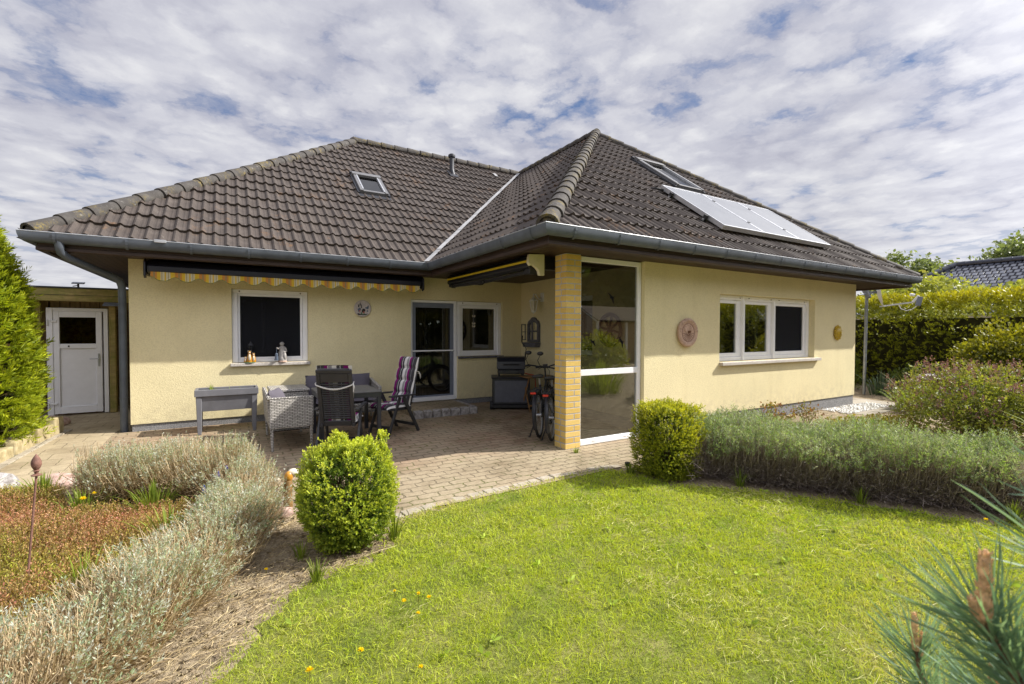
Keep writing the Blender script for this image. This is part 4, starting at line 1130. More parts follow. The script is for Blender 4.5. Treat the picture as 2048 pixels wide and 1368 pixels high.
m = MB(); m.lathe([(.072,0),(.074,.018),(.066,.024)],(x,y,z),16,1,.75); m.build('base', M_TERRA, t)
m = MB(); m.lathe([(.034,.04),(.036,.055),(.026,.06),(.022,.13),(.028,.14),(.012,.16)],(x-.095,y-.05,z),8); m.tube([(x-.095,y-.055,z+.16),(x-.095,y-.058,z+.245)],.004,5); m.build('lantern', M_PLBLUE, t)

# ------------------------------------------------------------------ planter
t = thing('raised_planter', 'grey raised trough planter on four tapered legs by the house wall', 'planter', (-.05,8.5,gz(8.4)))
pa = 0.0
M = Matrix.Translation((-.055,8.56,gz(8.4))) @ Matrix.Rotation(pa,4,'Z')
m = MB(); m.M = M
L, D = .41, .19
def ring(z0, z1, l0, d0, l1, d1, w):
    for (a,b,c,d) in (((-l0,-d0),(l0,-d0),(l0,-d0+w),(-l0,-d0+w)),((-l0,d0-w),(l0,d0-w),(l0,d0),(-l0,d0)),((-l0,-d0+w),(-l0+w,-d0+w),(-l0+w,d0-w),(-l0,d0-w)),((l0-w,-d0+w),(l0,-d0+w),(l0,d0-w),(l0-w,d0-w))):
        k = l1/l0
        m.hexa([(p[0]*k,p[1]*d1/d0,z0) for p in (a,b,c,d)]+[(p[0],p[1],z1) for p in (a,b,c,d)])
ring(.345,.585,L-.012,D-.012,L-.06,D-.05,.02)
m.box(-L+.07,L-.07,-D+.06,D-.06,.345,.36)
m.build('trough', M_PLANTER, t, bevel=.004)
m = MB(); m.M = M; m.frame(-L-.005,L+.005,-D-.005,D+.005,.03,0,1) if False else None
for (a,b,c,d) in ((-L-.01,L+.01,-D-.01,-D+.028),(-L-.01,L+.01,D-.028,D+.01),(-L-.01,-L+.028,-D+.028,D-.028),(L-.028,L+.01,-D+.028,D-.028)): m.box(a,b,c,d,.575,.675)
m.build('rim', M_PLANTER, t, bevel=.007, seg=2)
for sx in (-1,1):
    for sy in (-1,1):
        m = MB(); m.M = M
        x, y = sx*(L-.045), sy*(D-.035)
        m.beam((x,y,.574),(x-sx*.004,y-sy*.004,0.0),.078,.062,(0,1,0),.05,.046); m.build('leg', M_PLANTER, t, bevel=.006)
m = MB(); m.M = M; m.box(-L+.03,L-.03,-D+.03,D-.03,.585,.615); m.build('soil', M_SOIL, t)
n = 60; xx = np.r_[rng.normal(size=30)*.02-.20, np.linspace(-.28,.25,30)]; P = np.c_[xx-.055, 8.56+rng.uniform(-.08,.08,n), np.full(n,gz(8.4)+.61)]; P[:30,1] = 8.56+rng.normal(size=30)*.02
L = np.r_[rng.uniform(.08,.16,30), rng.uniform(.03,.09,30)]
quads_mesh('sprouts', leaf_quads(P, rng.normal(size=(n,3))*.25+np.array([0,0,1]), L, .008), mixcol(n,[(.30,.38,.06),(.22,.30,.05)],.15), M_LEAF, t)
# ------------------------------------------------------------------ wicker lounge
GZ7 = gz(7.2)
def cushion(m, c, sx, sy, sz, rx=0.0, rz=0.0, nx=10, ny=10, puff=.45):
    """soft pillow: width sx, height sy, thickness sz, in its own XZ plane before tilting"""
    M0 = m.M
    Mq = Matrix.Translation(c) @ Matrix.Rotation(rz,4,'Z') @ Matrix.Rotation(rx,4,'X')
    m.M = Mq if M0 is None else M0 @ Mq
    for side in (-1, 1):
        vs = []; fs = []
        for j in range(ny+1):
            for i in range(nx+1):
                u, v = 2*i/nx-1, 2*j/ny-1
                e = (1-abs(u)**3.2)*(1-abs(v)**3.2)
                k = 1 - .05*(1-abs(u))*abs(v)**3; k2 = 1 - .05*(1-abs(v))*abs(u)**3
                vs.append((u*sx/2*k2, side*sz/2*max(e,0)**.5, v*sy/2*k))
        for j in range(ny):
            for i in range(nx):
                a = j*(nx+1)+i
                fs.append((a,a+1,a+nx+2,a+nx+1))
        m._add(vs, fs)
    m.M = M0
t = thing('wicker_bench', 'light grey wicker bench seen from its arm end with a grey cushion inside', 'garden bench', (.70,7.4,GZ7))
z0 = .35
m = MB(); m.box(.425,.965,6.905,6.955,z0,.745); m.build('arm', M_WICKER, t, bevel=.012, seg=2)
m = MB(); m.hexa([(.425,6.957,z0),(.475,6.957,z0),(.475,8.02,z0),(.425,8.02,z0),(.395,6.957,.775),(.44,6.957,.775),(.44,8.02,.80),(.395,8.02,.80)]); m.build('backrest', M_WICKER, t, bevel=.010)
m = MB(); m.box(.477,.955,6.957,8.02,z0+.01,.44); m.build('seat', M_WICKER, t, bevel=.008)
m = MB(); m.box(.39,.44,6.90,6.965,.745,.78); m.box(.44,.968,6.90,6.962,.7455,.762); m.build('top_band', M_WICKER, t, bevel=.006)
for x, y in ((.45,6.93),(.94,6.93),(.45,7.98),(.93,7.98)):
    m = MB(); m.tube([(x,y,z0-.002),(x+(.01 if x<.7 else -.0),y,gz(y)+.002)],[.021,.016],8)
    m.M = None; m.build('leg', M_WICKER, t)
m = MB(); cushion(m,(.72,7.48,.475),.46,.98,.09,rad(90),0); m.build('seat_cushion', M_CUSHGREY, t, smooth=True)
m = MB(); cushion(m,(.56,7.24,.655),.42,.40,.16,rad(-20),rad(68)); m.build('back_cushion', M_CUSHGREY, t, smooth=True)
t = thing('wicker_box', 'closed light grey wicker corner box behind the wicker bench', 'storage box', (.85,8.5,gz(8.5)))
m = MB(); m.box(.52,1.06,8.12,8.76,gz(8.4),.69); m.build('body', M_WICKER, t, bevel=.010)
m = MB(); m.box(.505,1.075,8.105,8.775,.692,.735); m.build('lid', M_WICKER, t, bevel=.012, seg=2)
t = thing('wicker_sofa', 'wicker sofa with grey back cushions along the house wall behind the table', 'garden sofa', (1.6,8.4,gz(8.4)))
m = MB(); m.box(1.09,2.17,8.10,8.68,.30,.42); m.build('seat', M_WICKER, t, bevel=.008)
m = MB(); m.box(1.09,2.17,8.685,8.74,.30,.80); m.build('backrest', M_WICKER, t, bevel=.008)
m = MB(); m.hexa([(2.175,8.08,.30),(2.225,8.08,.30),(2.225,8.74,.30),(2.175,8.74,.30),(2.175,8.08,.70),(2.225,8.08,.70),(2.225,8.74,.80),(2.175,8.74,.80)]); m.build('arm', M_WICKER, t, bevel=.008)
for x in (1.12,2.2):
    for y in (8.12,8.7):
        m = MB(); m.tube([(x,y,.302),(x,y,gz(y)+.002)],[.021,.016],8); m.build('leg', M_WICKER, t)
m = MB(); cushion(m,(1.63,8.38,.47),1.06,.54,.10,rad(90),0); m.build('seat_cushion', M_CUSHGREY, t, smooth=True)
for x, r in ((1.34,4),(1.88,-6)):
    m = MB(); cushion(m,(x,8.58,.69),.53,.42,.16,rad(-14),rad(r)); m.build('back_cushion', M_CUSHGREY, t, smooth=True)

t = thing('garden_table', 'dark grey square garden table between the wicker sofa and the chairs', 'table', (1.48,7.34,GZ7))
M = Matrix.Translation((1.475,7.34,gz(7.34))) @ Matrix.Rotation(rad(-1.5),4,'Z')
m = MB(); m.M = M; m.box(-.43,.43,-.46,.46,.695,.715); m.build('table_top', M_TABLETOP, t, bevel=.004)
m = MB(); m.M = M; m.frame(-.43,.43,.635,.6945,.03,-.46,-.43) if False else None
m.box(-.425,.425,-.455,-.43,.63,.694); m.box(-.425,.425,.43,.455,.63,.694); m.box(-.425,-.40,-.43,.43,.63,.694); m.box(.40,.425,-.43,.43,.63,.694)
m.build('apron', M_ANTHMETAL, t, bevel=.003)
for sx in (-1,1):
    for sy in (-1,1):
        m = MB(); m.M = M; m.box(sx*.395-.028,sx*.395+.028,sy*.425-.028,sy*.425+.028,-.001,.6295); m.build('leg', M_ANTHMETAL, t, bevel=.004)

# ------------------------------------------------------------------ reclining chairs (local: front = +Y)
def back_pt(w, lift=0.0, tilt=20):
    """point on the backrest line at distance w above the hinge"""
    a = rad(tilt)
    return (-.17 - math.sin(a)*w + lift*math.cos(a)*1.0, .43 + math.cos(a)*w + lift*math.sin(a))
def recliner(name, label, loc, rz, tilt, foot, tie_side):
    t = thing(name, label, 'garden chair', loc, rz, 'striped cushion reclining chairs on the patio')
    t.scale = (.95, .95, .93)
    P = M_ANTHRACITE
    for s in (-1,1):
        x = s*.275
        m = MB(); m.beam((x,.02,.615),(x,-foot,0.0),.034,.062,(0,1,0),.034,.050); m.build('leg', P, t, bevel=.006, world=False)
        x2 = s*.240
        m = MB(); m.beam((x2,.06,.612),(x2,foot*.95,0.0),.030,.058,(0,1,0),.030,.046); m.build('leg', P, t, bevel=.006, world=False)
        m = MB(); m.hexa([(x-.03,-.24,.617),(x+.03,-.24,.617),(x+.034,.30,.632),(x-.034,.30,.632),(x-.028,-.24,.645),(x+.028,-.24,.645),(x+.03,.30,.662),(x-.03,.30,.662)])
        m.build('armrest', P, t, bevel=.010, seg=2, world=False)
    for y, w in ((-foot*.80,.50),(foot*.78,.44)):
        m = MB(); m.box(-w/2+.002,w/2-.002,y-.018,y+.018,.09,.14); m.build('stretcher', P, t, bevel=.005, world=False)
    m = MB()
    m.beam((-.215,-.20,.40),(-.215,.27,.425),.03,.045); m.beam((.215,-.20,.40),(.215,.27,.425),.03,.045)
    for i in range(8):
        y = -.17+i*.057; m.box(-.199,.199,y,y+.042,.405+i*.003,.420+i*.003)
    m.build('seat', P, t, bevel=.004, world=False)
    m = MB()
    def B(x0,x1,w0,w1,th=.026,bow=0.0):
        q = []
        for l in (-th/2, th/2):
            for (xx,ww) in ((x0,w0),(x1,w0),(x1,w1),(x0,w1)):
                y, z = back_pt(ww, l, tilt); q.append((xx,y,z))
        m.hexa(q)
    B(-.235,-.185,-.05,.745,.034); B(.185,.235,-.05,.745,.034)
    for i in range(16):
        w0 = .06+i*.034; B(-.184,.184,w0,w0+.026,.016)
    B(-.184,.184,-.045,.035,.022); B(-.2345,.2345,.746,.80,.034); B(-.184,.184,.612,.745,.022); B(-.205,.205,.80,.815,.030)
    m.build('backrest', P, t, bevel=.006, world=False)
    # cushion: back and seat pads with stitched seams
    def pad(nm, fn, w, L, seams, th):
        m = MB(); nu, nv = 14, 44
        for side in (0,1):
            vs = []; fs = []
            for j in range(nv+1):
                v = j/nv*L
                pin = min([abs(v-q) for q in seams]+[v, L-v])
                k = min(1, pin/.055)**.5
                for i in range(nu+1):
                    u = -1+2*i/nu
                    e = (1-abs(u)**6)**.5
                    h = .004 + (th*(.35+.65*k))*e*(1+.05*math.sin(u*22+j*.3)) if side else .002
                    y, z = fn(v, h); vs.append((u*w/2*(1-.0*k)+.004*math.sin(v*17), y, z))
            for j in range(nv):
                for i in range(nu):
                    a = j*(nu+1)+i; fs.append((a,a+1,a+nu+2,a+nu+1))
            m._add(vs, fs)
        return m.build(nm, M_STRIPE, t, smooth=True, world=False)
    pad('back_cushion', lambda v, h: back_pt(.02+v, .02+h, tilt), .47, .83, (.20,.42,.63), .062)
    pad('seat_cushion', lambda v, h: (-.17+v, .435+h+.02*v-(max(0,v-.38)**2)*1.6), .49, .49, (.25,), .058)
    m = MB()
    w = .585; y, z = back_pt(w, -.022, tilt); yf, zf = back_pt(w+.02, .04, tilt)
    pts = [(-.245,yf,zf),(-.25,y,z+.02)]+[(-.235+.47*i/10, y-.012-.006*math.sin(PI*i/10), z-.055*math.sin(PI*i/10)) for i in range(11)]+[(.25,y,z+.02),(.245,yf,zf)]
    m.tube(pts, .0065, 6)
    m.tube([(p[0],p[1]-.004,p[2]-.012*math.sin(PI*(i+.01)/14)) for i,p in enumerate(pts)], .005, 5)
    s = tie_side; m.tube([(s*.25,y,z+.02),(s*.262,y-.02,z-.03),(s*.255,y-.03,z-.10)],[.006,.012,.004],6)
    m.build('tie', M_CORD, t, world=False)
    return t
recliner('reclining_chair', 'dark reclining chair with striped cushion, slatted back turned to the viewer', (1.27,6.62,gz(6.62)), rad(-25), 15, .27, 1)
recliner('reclining_chair', 'dark reclining chair facing left, its purple and white striped cushion in full view', (2.20,7.34,gz(7.34)), rad(113), 15, .31, -1)

# ------------------------------------------------------------------ gas grill, crank, folding table
t = thing('gas_grill', 'black gas grill with hood on a dark cabinet in the recess corner', 'grill', (4.78,8.25,gz(8.25)))
gm = Matrix.Translation((4.93,8.28,gz(8.2))) @ Matrix.Rotation(rad(-28),4,'Z')
m = MB(); m.M = gm; m.box(-.38,.38,-.24,.24,.10,.62); m.build('cabinet', M_BLACKSAT, t, bevel=.01)
m = MB(); m.M = gm; m.box(-.335,.335,-.256,-.2415,.14,.58); m.build('door_panel', M_GRILLGREY, t, bevel=.006)
m = MB(); m.M = gm; m.box(-.40,.40,-.27,.26,.621,.655); m.build('shelf', M_BLACKSAT, t, bevel=.01)
m = MB(); m.M = gm; m.box(-.42,.42,-.26,.25,.03,.0995); m.build('base', M_BLACK, t, bevel=.01)
for s in (-1,1):
    m = MB(); m.M = gm; m.lathe([(.05,-.03),(.085,-.028),(.085,.028),(.05,.03)],(0,0,0),18); 
    m2 = MB(); m2.M = gm @ Matrix.Translation((s*.40,-.22,.086)) @ Matrix.Rotation(rad(90),4,'Y'); m2.lathe([(.05,-.03),(.085,-.028),(.085,.028),(.05,.03)],(0,0,0),18); m2.build('wheel', M_RUBBER, t)
m = MB(); m.M = gm; m.box(-.27,.27,-.22,.20,.71,.80)
for sx in (-1,1):
    for sy in (-1,1): m.box(sx*.24-.015,sx*.24+.015,sy*.17-.015,sy*.17+.015,.656,.7095)
m.build('firebox', M_BLACKSAT, t, bevel=.012)
m = MB(); m.M = gm; m.prism([(-.225,.802),(.205,.802),(.205,.96),(.14,1.035),(.0,1.06),(-.13,1.045),(-.205,.96)], -.285,.285,'X'); m.build('hood', M_BLACKSAT, t, bevel=.015, seg=2)
m = MB(); m.M = gm; m.tube([(-.16,-.21,.90),(-.16,-.255,.905),(.16,-.255,.905),(.16,-.21,.90)],.010,8); m.build('hood_handle', M_BLACK, t)
for x in (-.13,.13):
    m = MB(); m.M = gm @ Matrix.Translation((x,-.221,.757)) @ Matrix.Rotation(rad(90),4,'X'); m.lathe([(.028,0),(.028,.02),(.018,.03)],(0,0,0),14); m.build('knob', M_ANTHRACITE, t)
m = MB(); m.M = gm; m.tube([(.27,-.1,.72),(.36,-.14,.70),(.46,-.12,.68),(.50,-.05,.62),(.52,.05,.4)],.009,7); m.build('gas_hose', M_REDLENS, t)

m = MB()
cx, cyy = 5.44, 8.62
m.tube([(cx,cyy,gz(8.6)),(cx+.02,cyy,.9),(cx+.07,cyy,1.20)],.010,7); m.tube([(cx+.07,cyy,1.20),(cx+.085,cyy,1.27),(cx+.04,cyy-.01,1.33),(cx-.03,cyy-.01,1.40)],.009,7)
m.tube([(cx-.03,cyy-.01,1.40),(cx-.035,cyy-.01,1.44),(cx-.02,cyy-.01,1.56)],[.009,.017,.016],8); m.tube([(cx+.055,cyy,1.02),(cx+.07,cyy,1.20)],.016,8)
tag(m.build('crank_handle', M_BLACK), 'thin dark awning crank rod leaning in the recess corner behind the grill', 'crank')

t = thing('folding_table', 'brown wooden folding table with crossed legs between grill and bicycles', 'table', (5.27,7.80,gz(7.7)))
M = Matrix.Translation((5.30,7.82,gz(7.7))) @ Matrix.Rotation(rad(-10),4,'Z') @ Matrix.Diagonal((.78,.74,1,1))
m = MB(); m.M = M
for i in range(6): m.box(-.42,.42,-.27+i*.092,-.27+i*.092+.084,.665,.688)
m.build('table_top', M_TABLEWOOD, t, bevel=.004)
for sx in (-1,1):
    for a, b in ((-.26,.26),(.26,-.26)):
        m = MB(); m.M = M; m.beam((sx*(.36 if a<0 else .33),a,.664),(sx*(.36 if a<0 else .33),b,0),.022,.045,(0,1,0)); m.build('leg', M_TABLEWOOD, t, bevel=.003)
m = MB(); m.M = M; m.box(-.348,.348,-.20,-.165,.10,.13); m.box(-.318,.318,.165,.20,.10,.13); m.build('stretcher', M_TABLEWOOD, t)

# ------------------------------------------------------------------ bicycles (local: front = +Y, ground z = 0)
def bicycle(label, loc, rz, lean):
    t = thing('bicycle', label, 'bicycle', loc, rz, 'bicycles parked behind the brick pillar')
    t.rotation_euler = (0, lean, rz)
    R = .345
    for y, nm in ((-.54,'rear'),(.56,'front')):
        m = MB(); m.torus((0,y,R),R-.022,.022,'X',44,8); w = m.build('wheel', M_RUBBER, t, smooth=True, world=False)
        m = MB(); m.torus((0,y,R),R-.05,.012,'X',44,6,sq=1.0)
        m.tube([(-.045,y,R),(.045,y,R)],.022,10)
        for k in range(24):
            a = 2*PI*k/24; s = .03*(1 if k % 2 else -1)
            m.tube([(s,y+.02*math.cos(a+.5),R+.02*math.sin(a+.5)),(0,y+(R-.055)*math.cos(a),R+(R-.055)*math.sin(a))],.0014,4,False)
        m.build('rim', M_ALU, w, world=False)
        m = MB(); a0, a1 = (rad(40),rad(205)) if nm == 'rear' else (rad(-5),rad(150))
        m.torus((0,y,R),R+.022,.030,'X',28,6,a0,a1,1.0); m.build('fender', M_BLACKSAT, t, smooth=True, world=False)
    m = MB()
    bb = (0,-.08,.30); seat = (0,-.24,.78); head = (0,.36,.82); low = (0,.40,.66)
    m.tube([bb, (0,.12,.44), low], .030, 10); m.tube([bb, seat], .019, 10); m.tube([(0,-.17,.60),(0,.10,.62),(0,.37,.76)], .020, 10); m.tube([low, head], .024, 10)
    for s in (-1,1):
        m.tube([(s*.05,-.54,R),(s*.03,-.10,.31)],.011,8); m.tube([(s*.05,-.54,R),(s*.02,-.22,.70)],.009,8)
    m.build('frame', M_BIKEFRAME, t, smooth=True, world=False)
    m = MB()
    for s in (-1,1): m.tube([(s*.06,.56,R),(s*.06,.47,.62),(s*.03,.40,.67)],.014,8)
    m.build('fork', M_BIKEFRAME, t, smooth=True, world=False)
    m = MB(); m.tube([head,(0,.33,1.0)],.015,8); m.tube([(-.31,.17,1.06),(-.24,.22,1.07),(-.10,.33,1.03),(0,.345,1.0),(.10,.33,1.03),(.24,.22,1.07),(.31,.17,1.06)],.012,8)
    hb = m.build('handlebar', M_BLACKSAT, t, smooth=True, world=False)
    for s in (-1,1):
        m = MB(); m.tube([(s*.24,.22,1.07),(s*.32,.16,1.058)],.018,8); m.build('grip', M_RUBBER, hb, world=False)
        m = MB(); m.tube([(s*.22,.27,1.055),(s*.30,.23,1.02)],.006,6); m.build('brake_lever', M_BLACK, hb, world=False)
    m = MB(); m.tube([(-.26,.21,1.08),(-.29,.19,1.17),(-.25,.20,1.24)],.006,6); m.ball((-.24,.20,1.28),.055,.018,.035,10,7); m.build('mirror', M_BLACK, hb, smooth=True, world=False)
    m = MB(); m.box(-.04,.04,.37,.42,1.0,1.06); m.tube([(.03,.38,1.0),(.06,.47,.93),(.02,.46,.72)],.005,5); m.build('display', M_BLACK, hb, world=False)
    m = MB(); m.tube([seat,(0,-.275,.89)],.014,8); m.build('seat_post', M_ALU, t, world=False)
    m = MB(); m.hexa([(-.085,-.42,.895),(.085,-.42,.895),(.022,-.12,.90),(-.022,-.12,.90),(-.10,-.43,.945),(.10,-.43,.945),(.028,-.11,.935),(-.028,-.11,.935)]); m.build('saddle', M_BLACK, t, bevel=.02, seg=3, smooth=True, world=False)
    m = MB()
    for s in (-1,1): m.tube([(s*.06,-.26,.735),(s*.07,-.84,.745)],.006,6); m.tube([(s*.055,-.54,R),(s*.068,-.70,.742)],.005,6)
    for y in (-.36,-.52,-.68,-.82): m.tube([(-.068,y,.741),(.068,y,.741)],.005,6)
    m.build('luggage_rack', M_BLACK, t, world=False)
    m = MB(); m.box(-.042,.042,-.875,-.85,.70,.73); m.build('tail_light', M_REDLENS, t, bevel=.006, world=False)
    m = MB(); m.tube([(-.05,-.48,.30),(-.17,-.50,.0)],.010,7); m.ball((-.172,-.50,.008),.022,.03,.008); m.build('kickstand', M_BLACK, t, world=False)
    m = MB(); m.torus((.04,-.08,.30),.09,.006,'X',24,5); m.tube([(.05,-.08,.30),(.06,.02,.16)],.010,7); m.tube([(-.05,-.08,.30),(-.06,-.18,.44)],.010,7); m.box(.06,.15,-.01,.06,.145,.165); m.box(-.15,-.06,-.21,-.14,.43,.45); m.box(.03,.05,-.50,-.08,.30,.40)
    m.build('crankset', M_BLACK, t, world=False)
    return t
bicycle('black bicycle nearest to the brick pillar with red tail light and rear wheel showing', (4.47,6.03,gz(6.1)), rad(-45), rad(-4))
bicycle('second black bicycle parked just behind the one nearest the pillar', (4.42,6.30,gz(6.3)), rad(-44), rad(-4))

# ------------------------------------------------------------------ solar collectors on the roof
sol = thing('solar_collector', 'three joined pale solar collector panels on rails on the wing roof', 'solar panel', (9.0,5.9,4.2))
SF = slope_frame(yC)
x0, x1, w0, w1 = 7.20, 10.78, .80, 2.52
for i in range(3):
    a, b = x0+(x1-x0)*i/3+.006, x0+(x1-x0)*(i+1)/3-.006
    m = MB(); m.M = SF; m.frame(a,b,w0,w1,.03,.16,.25) if False else None
    for q in ((a,a+.03,w0,w1),(b-.03,b,w0,w1),(a+.03,b-.03,w0,w0+.03),(a+.03,b-.03,w1-.03,w1)): m.box(*q,.09,.172)
    pf = m.build('panel_frame', M_ALU, sol, bevel=.004)
    m = MB(); m.M = SF; m.box(a+.03,b-.03,w0+.03,w1-.03,.10,.165); m.build('absorber', M_SOLAR, pf)
m = MB(); m.M = SF
for wv in (1.20,2.15): m.box(x0-.06,x1+.04,wv-.02,wv+.02,.05,.089)
m.build('rail', M_ALU, sol)
def clamp(*q):
    m = MB(); m.M = SF; m.box(*q); m.build('clamp', M_BLACK, sol)
for wv in (1.20,2.15):
    clamp(x0-.05,x0-.001,wv-.035,wv+.035,.03,.155)
    for i in (1,2): xx = x0+(x1-x0)*i/3; clamp(xx-.03,xx+.03,wv-.02,wv+.02,.173,.182)
m = MB(); m.M = SF; m.tube([(x0+.02,w1-.1,.10),(x0-.12,w1-.05,.09),(x0-.16,w1+.05,.04)],.022,8); m.build('pipe', M_RUBBER, sol)
# ------------------------------------------------------------------ shed with white door, left of the house
t = thing('garden_shed', 'wooden lean-to shed with weathered beam and white half-glazed door left of the house', 'shed', (-2.4,11.6,.1))
m = MB(); m.box(-4.6,-2.825,11.585,11.625,.22,2.39); m.box(-3.0,-1.45,11.63,11.67,2.05,2.39); m.build('front_boards', M_FENCEWOOD, t)
m = MB(); m.box(-1.45,-1.40,11.7,16,.1,2.3); m.box(-2.6,-1.33,12.4,12.44,.1,2.38); m.build('side_boards', M_SHEDWOOD, t)
m = MB(); m.box(-4.7,-1.42,11.22,11.36,2.17,2.40); m.build('beam', M_BEAMWOOD, t, bevel=.006)
m = MB(); m.box(-4.7,-1.42,11.215,11.219,2.275,2.281); m.build('beam_joint', M_BLACK, t)
m = MB(); m.box(-4.72,-1.40,11.20,16,2.402,2.425); m.build('roof', M_LEADDARK, t)
m = MB(); m.box(-1.965,-1.87,11.46,11.58,.1,2.168); m.box(-2.99,-2.90,11.46,11.55,.12,2.168); m.build('post', M_BEAMWOOD, t, bevel=.006)
m = MB(); m.box(-4.4,-3.25,11.44,11.53,.36,2.02); m.build('shutter_panel', make_boards('warm_boards','X',(0.21,0.13,0.05),.16,.75), t)
m = MB(); m.box(-2.835,-2.75,11.49,11.58,.112,2.06); m.box(-2.05,-1.985,11.495,11.58,.112,2.06); m.box(-2.75,-2.05,11.495,11.58,2.0,2.06)
dr = m.build('door', M_WHITE, t, bevel=.004)
m = MB()
a, b = -2.749, -2.075
m.box(a,a+.085,11.50,11.56,.13,1.998); m.box(b-.085,b,11.50,11.56,.13,1.998); m.box(a+.085,b-.085,11.50,11.56,1.89,1.998); m.box(a+.085,b-.085,11.50,11.56,1.32,1.405); m.box(a+.085,b-.085,11.50,11.56,.13,.26)
m.box(a+.086,b-.086,11.525,11.55,.261,1.319)
m.build('door_leaf', M_WHITE, dr, bevel=.005)
m = MB(); m.box(a+.08,b-.08,11.528,11.534,1.40,1.895); m.build('pane', M_DARKGLASS, dr)
m = MB(); m.box(a+.02,b-.02,11.62,11.66,.1,2.0); m.build('dark_lining', M_TABLEWOOD, dr) 
m = MB(); m.box(b-.06,b-.03,11.490,11.4995,.98,1.22); m.tube([(b-.045,11.49,1.13),(b-.045,11.455,1.13),(b-.17,11.45,1.125)],.010,8); m.build('handle', M_ALU, dr, bevel=.003)
for z in (.30,1.80):
    m = MB(); m.box(-2.80,-2.70,11.478,11.4995,z,z+.035); m.tube([(-2.815,11.485,z-.07),(-2.815,11.485,z+.04)],.012,8); m.build('hinge', M_PAINTW, dr, bevel=.003)
m = MB(); m.box(-2.55,-2.53,11.49,11.4995,1.345,1.375); m.build('hook', M_BLACK, dr)
m = MB(); m.hexa([(-1.98,11.05,2.09),(-1.75,11.05,2.09),(-1.75,11.2,2.14),(-1.98,11.2,2.14),(-1.98,11.05,2.11),(-1.75,11.05,2.11),(-1.75,11.2,2.165),(-1.98,11.2,2.165)]); m.build('flood_light', M_GREYFILM, t, bevel=.004)
t = thing('solar_light', 'tiny dark solar light on a stem on top of the shed beam', 'lamp', (-2.35,11.3,2.42))
m = MB(); m.tube([(-2.35,11.29,2.401),(-2.35,11.28,2.49)],.016,8); m.tube([(-2.42,11.26,2.44),(-2.35,11.28,2.46)],.008,6); m.build('stem', M_BLACK, t)
m = MB(); m.M = Matrix.Translation((-2.345,11.27,2.50)) @ Matrix.Rotation(rad(14),4,'X'); m.box(-.085,.085,-.05,.05,-.008,.012); m.build('panel', M_GREYFILM, t, bevel=.003)

# ------------------------------------------------------------------ satellite dish on a pole
t = thing('satellite_dish', 'white satellite dish seen edge-on on a grey steel pole by the dark hedge', 'satellite dish', (14.5,5.85,0))
m = MB(); m.tube([(14.37,5.85,-.05),(14.47,5.86,2.95)],.036,10); m.build('pole', M_GALV, t, smooth=True)
m = MB()
dn = Vector((.36,-.93,.16)).normalized(); dc = Vector((14.90,5.80,2.72))
dm = dn.to_track_quat('Z','Y').to_matrix().to_4x4(); dm.translation = dc
m.M = dm
prof = [(.38*i/8, .075*(i/8)**2) for i in range(1,9)]
m.lathe([(.01,0)]+prof+[(.385,.078),(.38,.062)]+[(r,z-.012) for r,z in prof[::-1][1:]]+[(.01,-.012)],(0,0,0),28,1.0,1.05); m.build('dish', M_PAINTW, t, smooth=True)
m = MB(); m.beam((14.46,5.86,2.70),tuple(dc),.05,.06); m.beam((14.44,5.80,2.55),(14.44,5.92,2.80),.09,.10); m.tube([(13.98,5.86,2.62),(14.46,5.86,2.66)],.02,8); m.build('bracket', M_GALV, t)
A0 = dc + Vector((.02,-.05,-.385)); A1 = A0 + Vector((.36,-.93,0))*.72 + Vector((0,0,.10)); hd = Vector((.36,-.93,0))
m = MB(); m.beam(tuple(A0),tuple(A1),.028,.036); m.build('arm', M_ALU, t)
m = MB(); m.beam(tuple(A1-hd*.04),tuple(A1+hd*.08+Vector((0,0,.16))),.05,.06); m.tube([tuple(A1+Vector((0,0,.17))),tuple(A1-hd*.10+Vector((0,0,.20)))],.036,10); m.build('receiver', M_PAINTW, t, bevel=.006)
m = MB(); m.beam(tuple(A1+hd*.11+Vector((0,0,.13))),tuple(A1+hd*.06+Vector((0,0,-.10))),.09,.11); m.build('receiver_box', M_GREYFILM, t, bevel=.005)
m = MB(); m.tube([tuple(A0+(A1-A0)*.55),tuple(A0+(A1-A0)*.62+Vector((0,0,-.13))),tuple(A0+(A1-A0)*.78+Vector((0,0,-.20))),tuple(A0+(A1-A0)*.93+Vector((0,0,-.18))),tuple(A1+hd*.06+Vector((0,0,-.09)))],.012,6); m.build('cable', M_PAINTW, t)

# ------------------------------------------------------------------ neighbour's house
t = thing('neighbour_house', 'distant house with glossy blue-grey tiled roof and dark ridge beyond the hedge', 'house', (42,5,0))
RX, ZE, ZR = 40.0, 2.6, 5.95
m = MB(); y0, y1 = -16, 13.5
m._add([(34.5,y0,ZE),(34.5,y1+2.5,ZE),(RX,y1-2.2,ZR),(RX,y0+4,ZR),(45.5,y0,ZE),(45.5,y1+2.5,ZE)],[(0,1,2,3),(1,5,2),(5,4,3,2),(4,0,3)])
m.build('roof', M_NBTILE, t)
m = MB(); caps(m,(RX,y0+4,ZR+.03),(RX,y1-2.2,ZR+.03),.20,.42); caps(m,(34.5,y1+2.5,ZE+.05),(RX,y1-2.2,ZR+.05),.20,.42); m.build('ridge', M_NBDARK, t)
m = MB(); m.box(35.3,44.8,y0+.8,y1+1.6,-.1,ZE-.02); m.build('wall', M_PAINTW, t)
m = MB(); m.box(39.6,40.4,6.9,8.0,ZR-.4,ZR+.42); m.box(39.52,40.48,6.82,8.08,ZR+.421,ZR+.50); m.build('chimney', M_NBDARK, t)

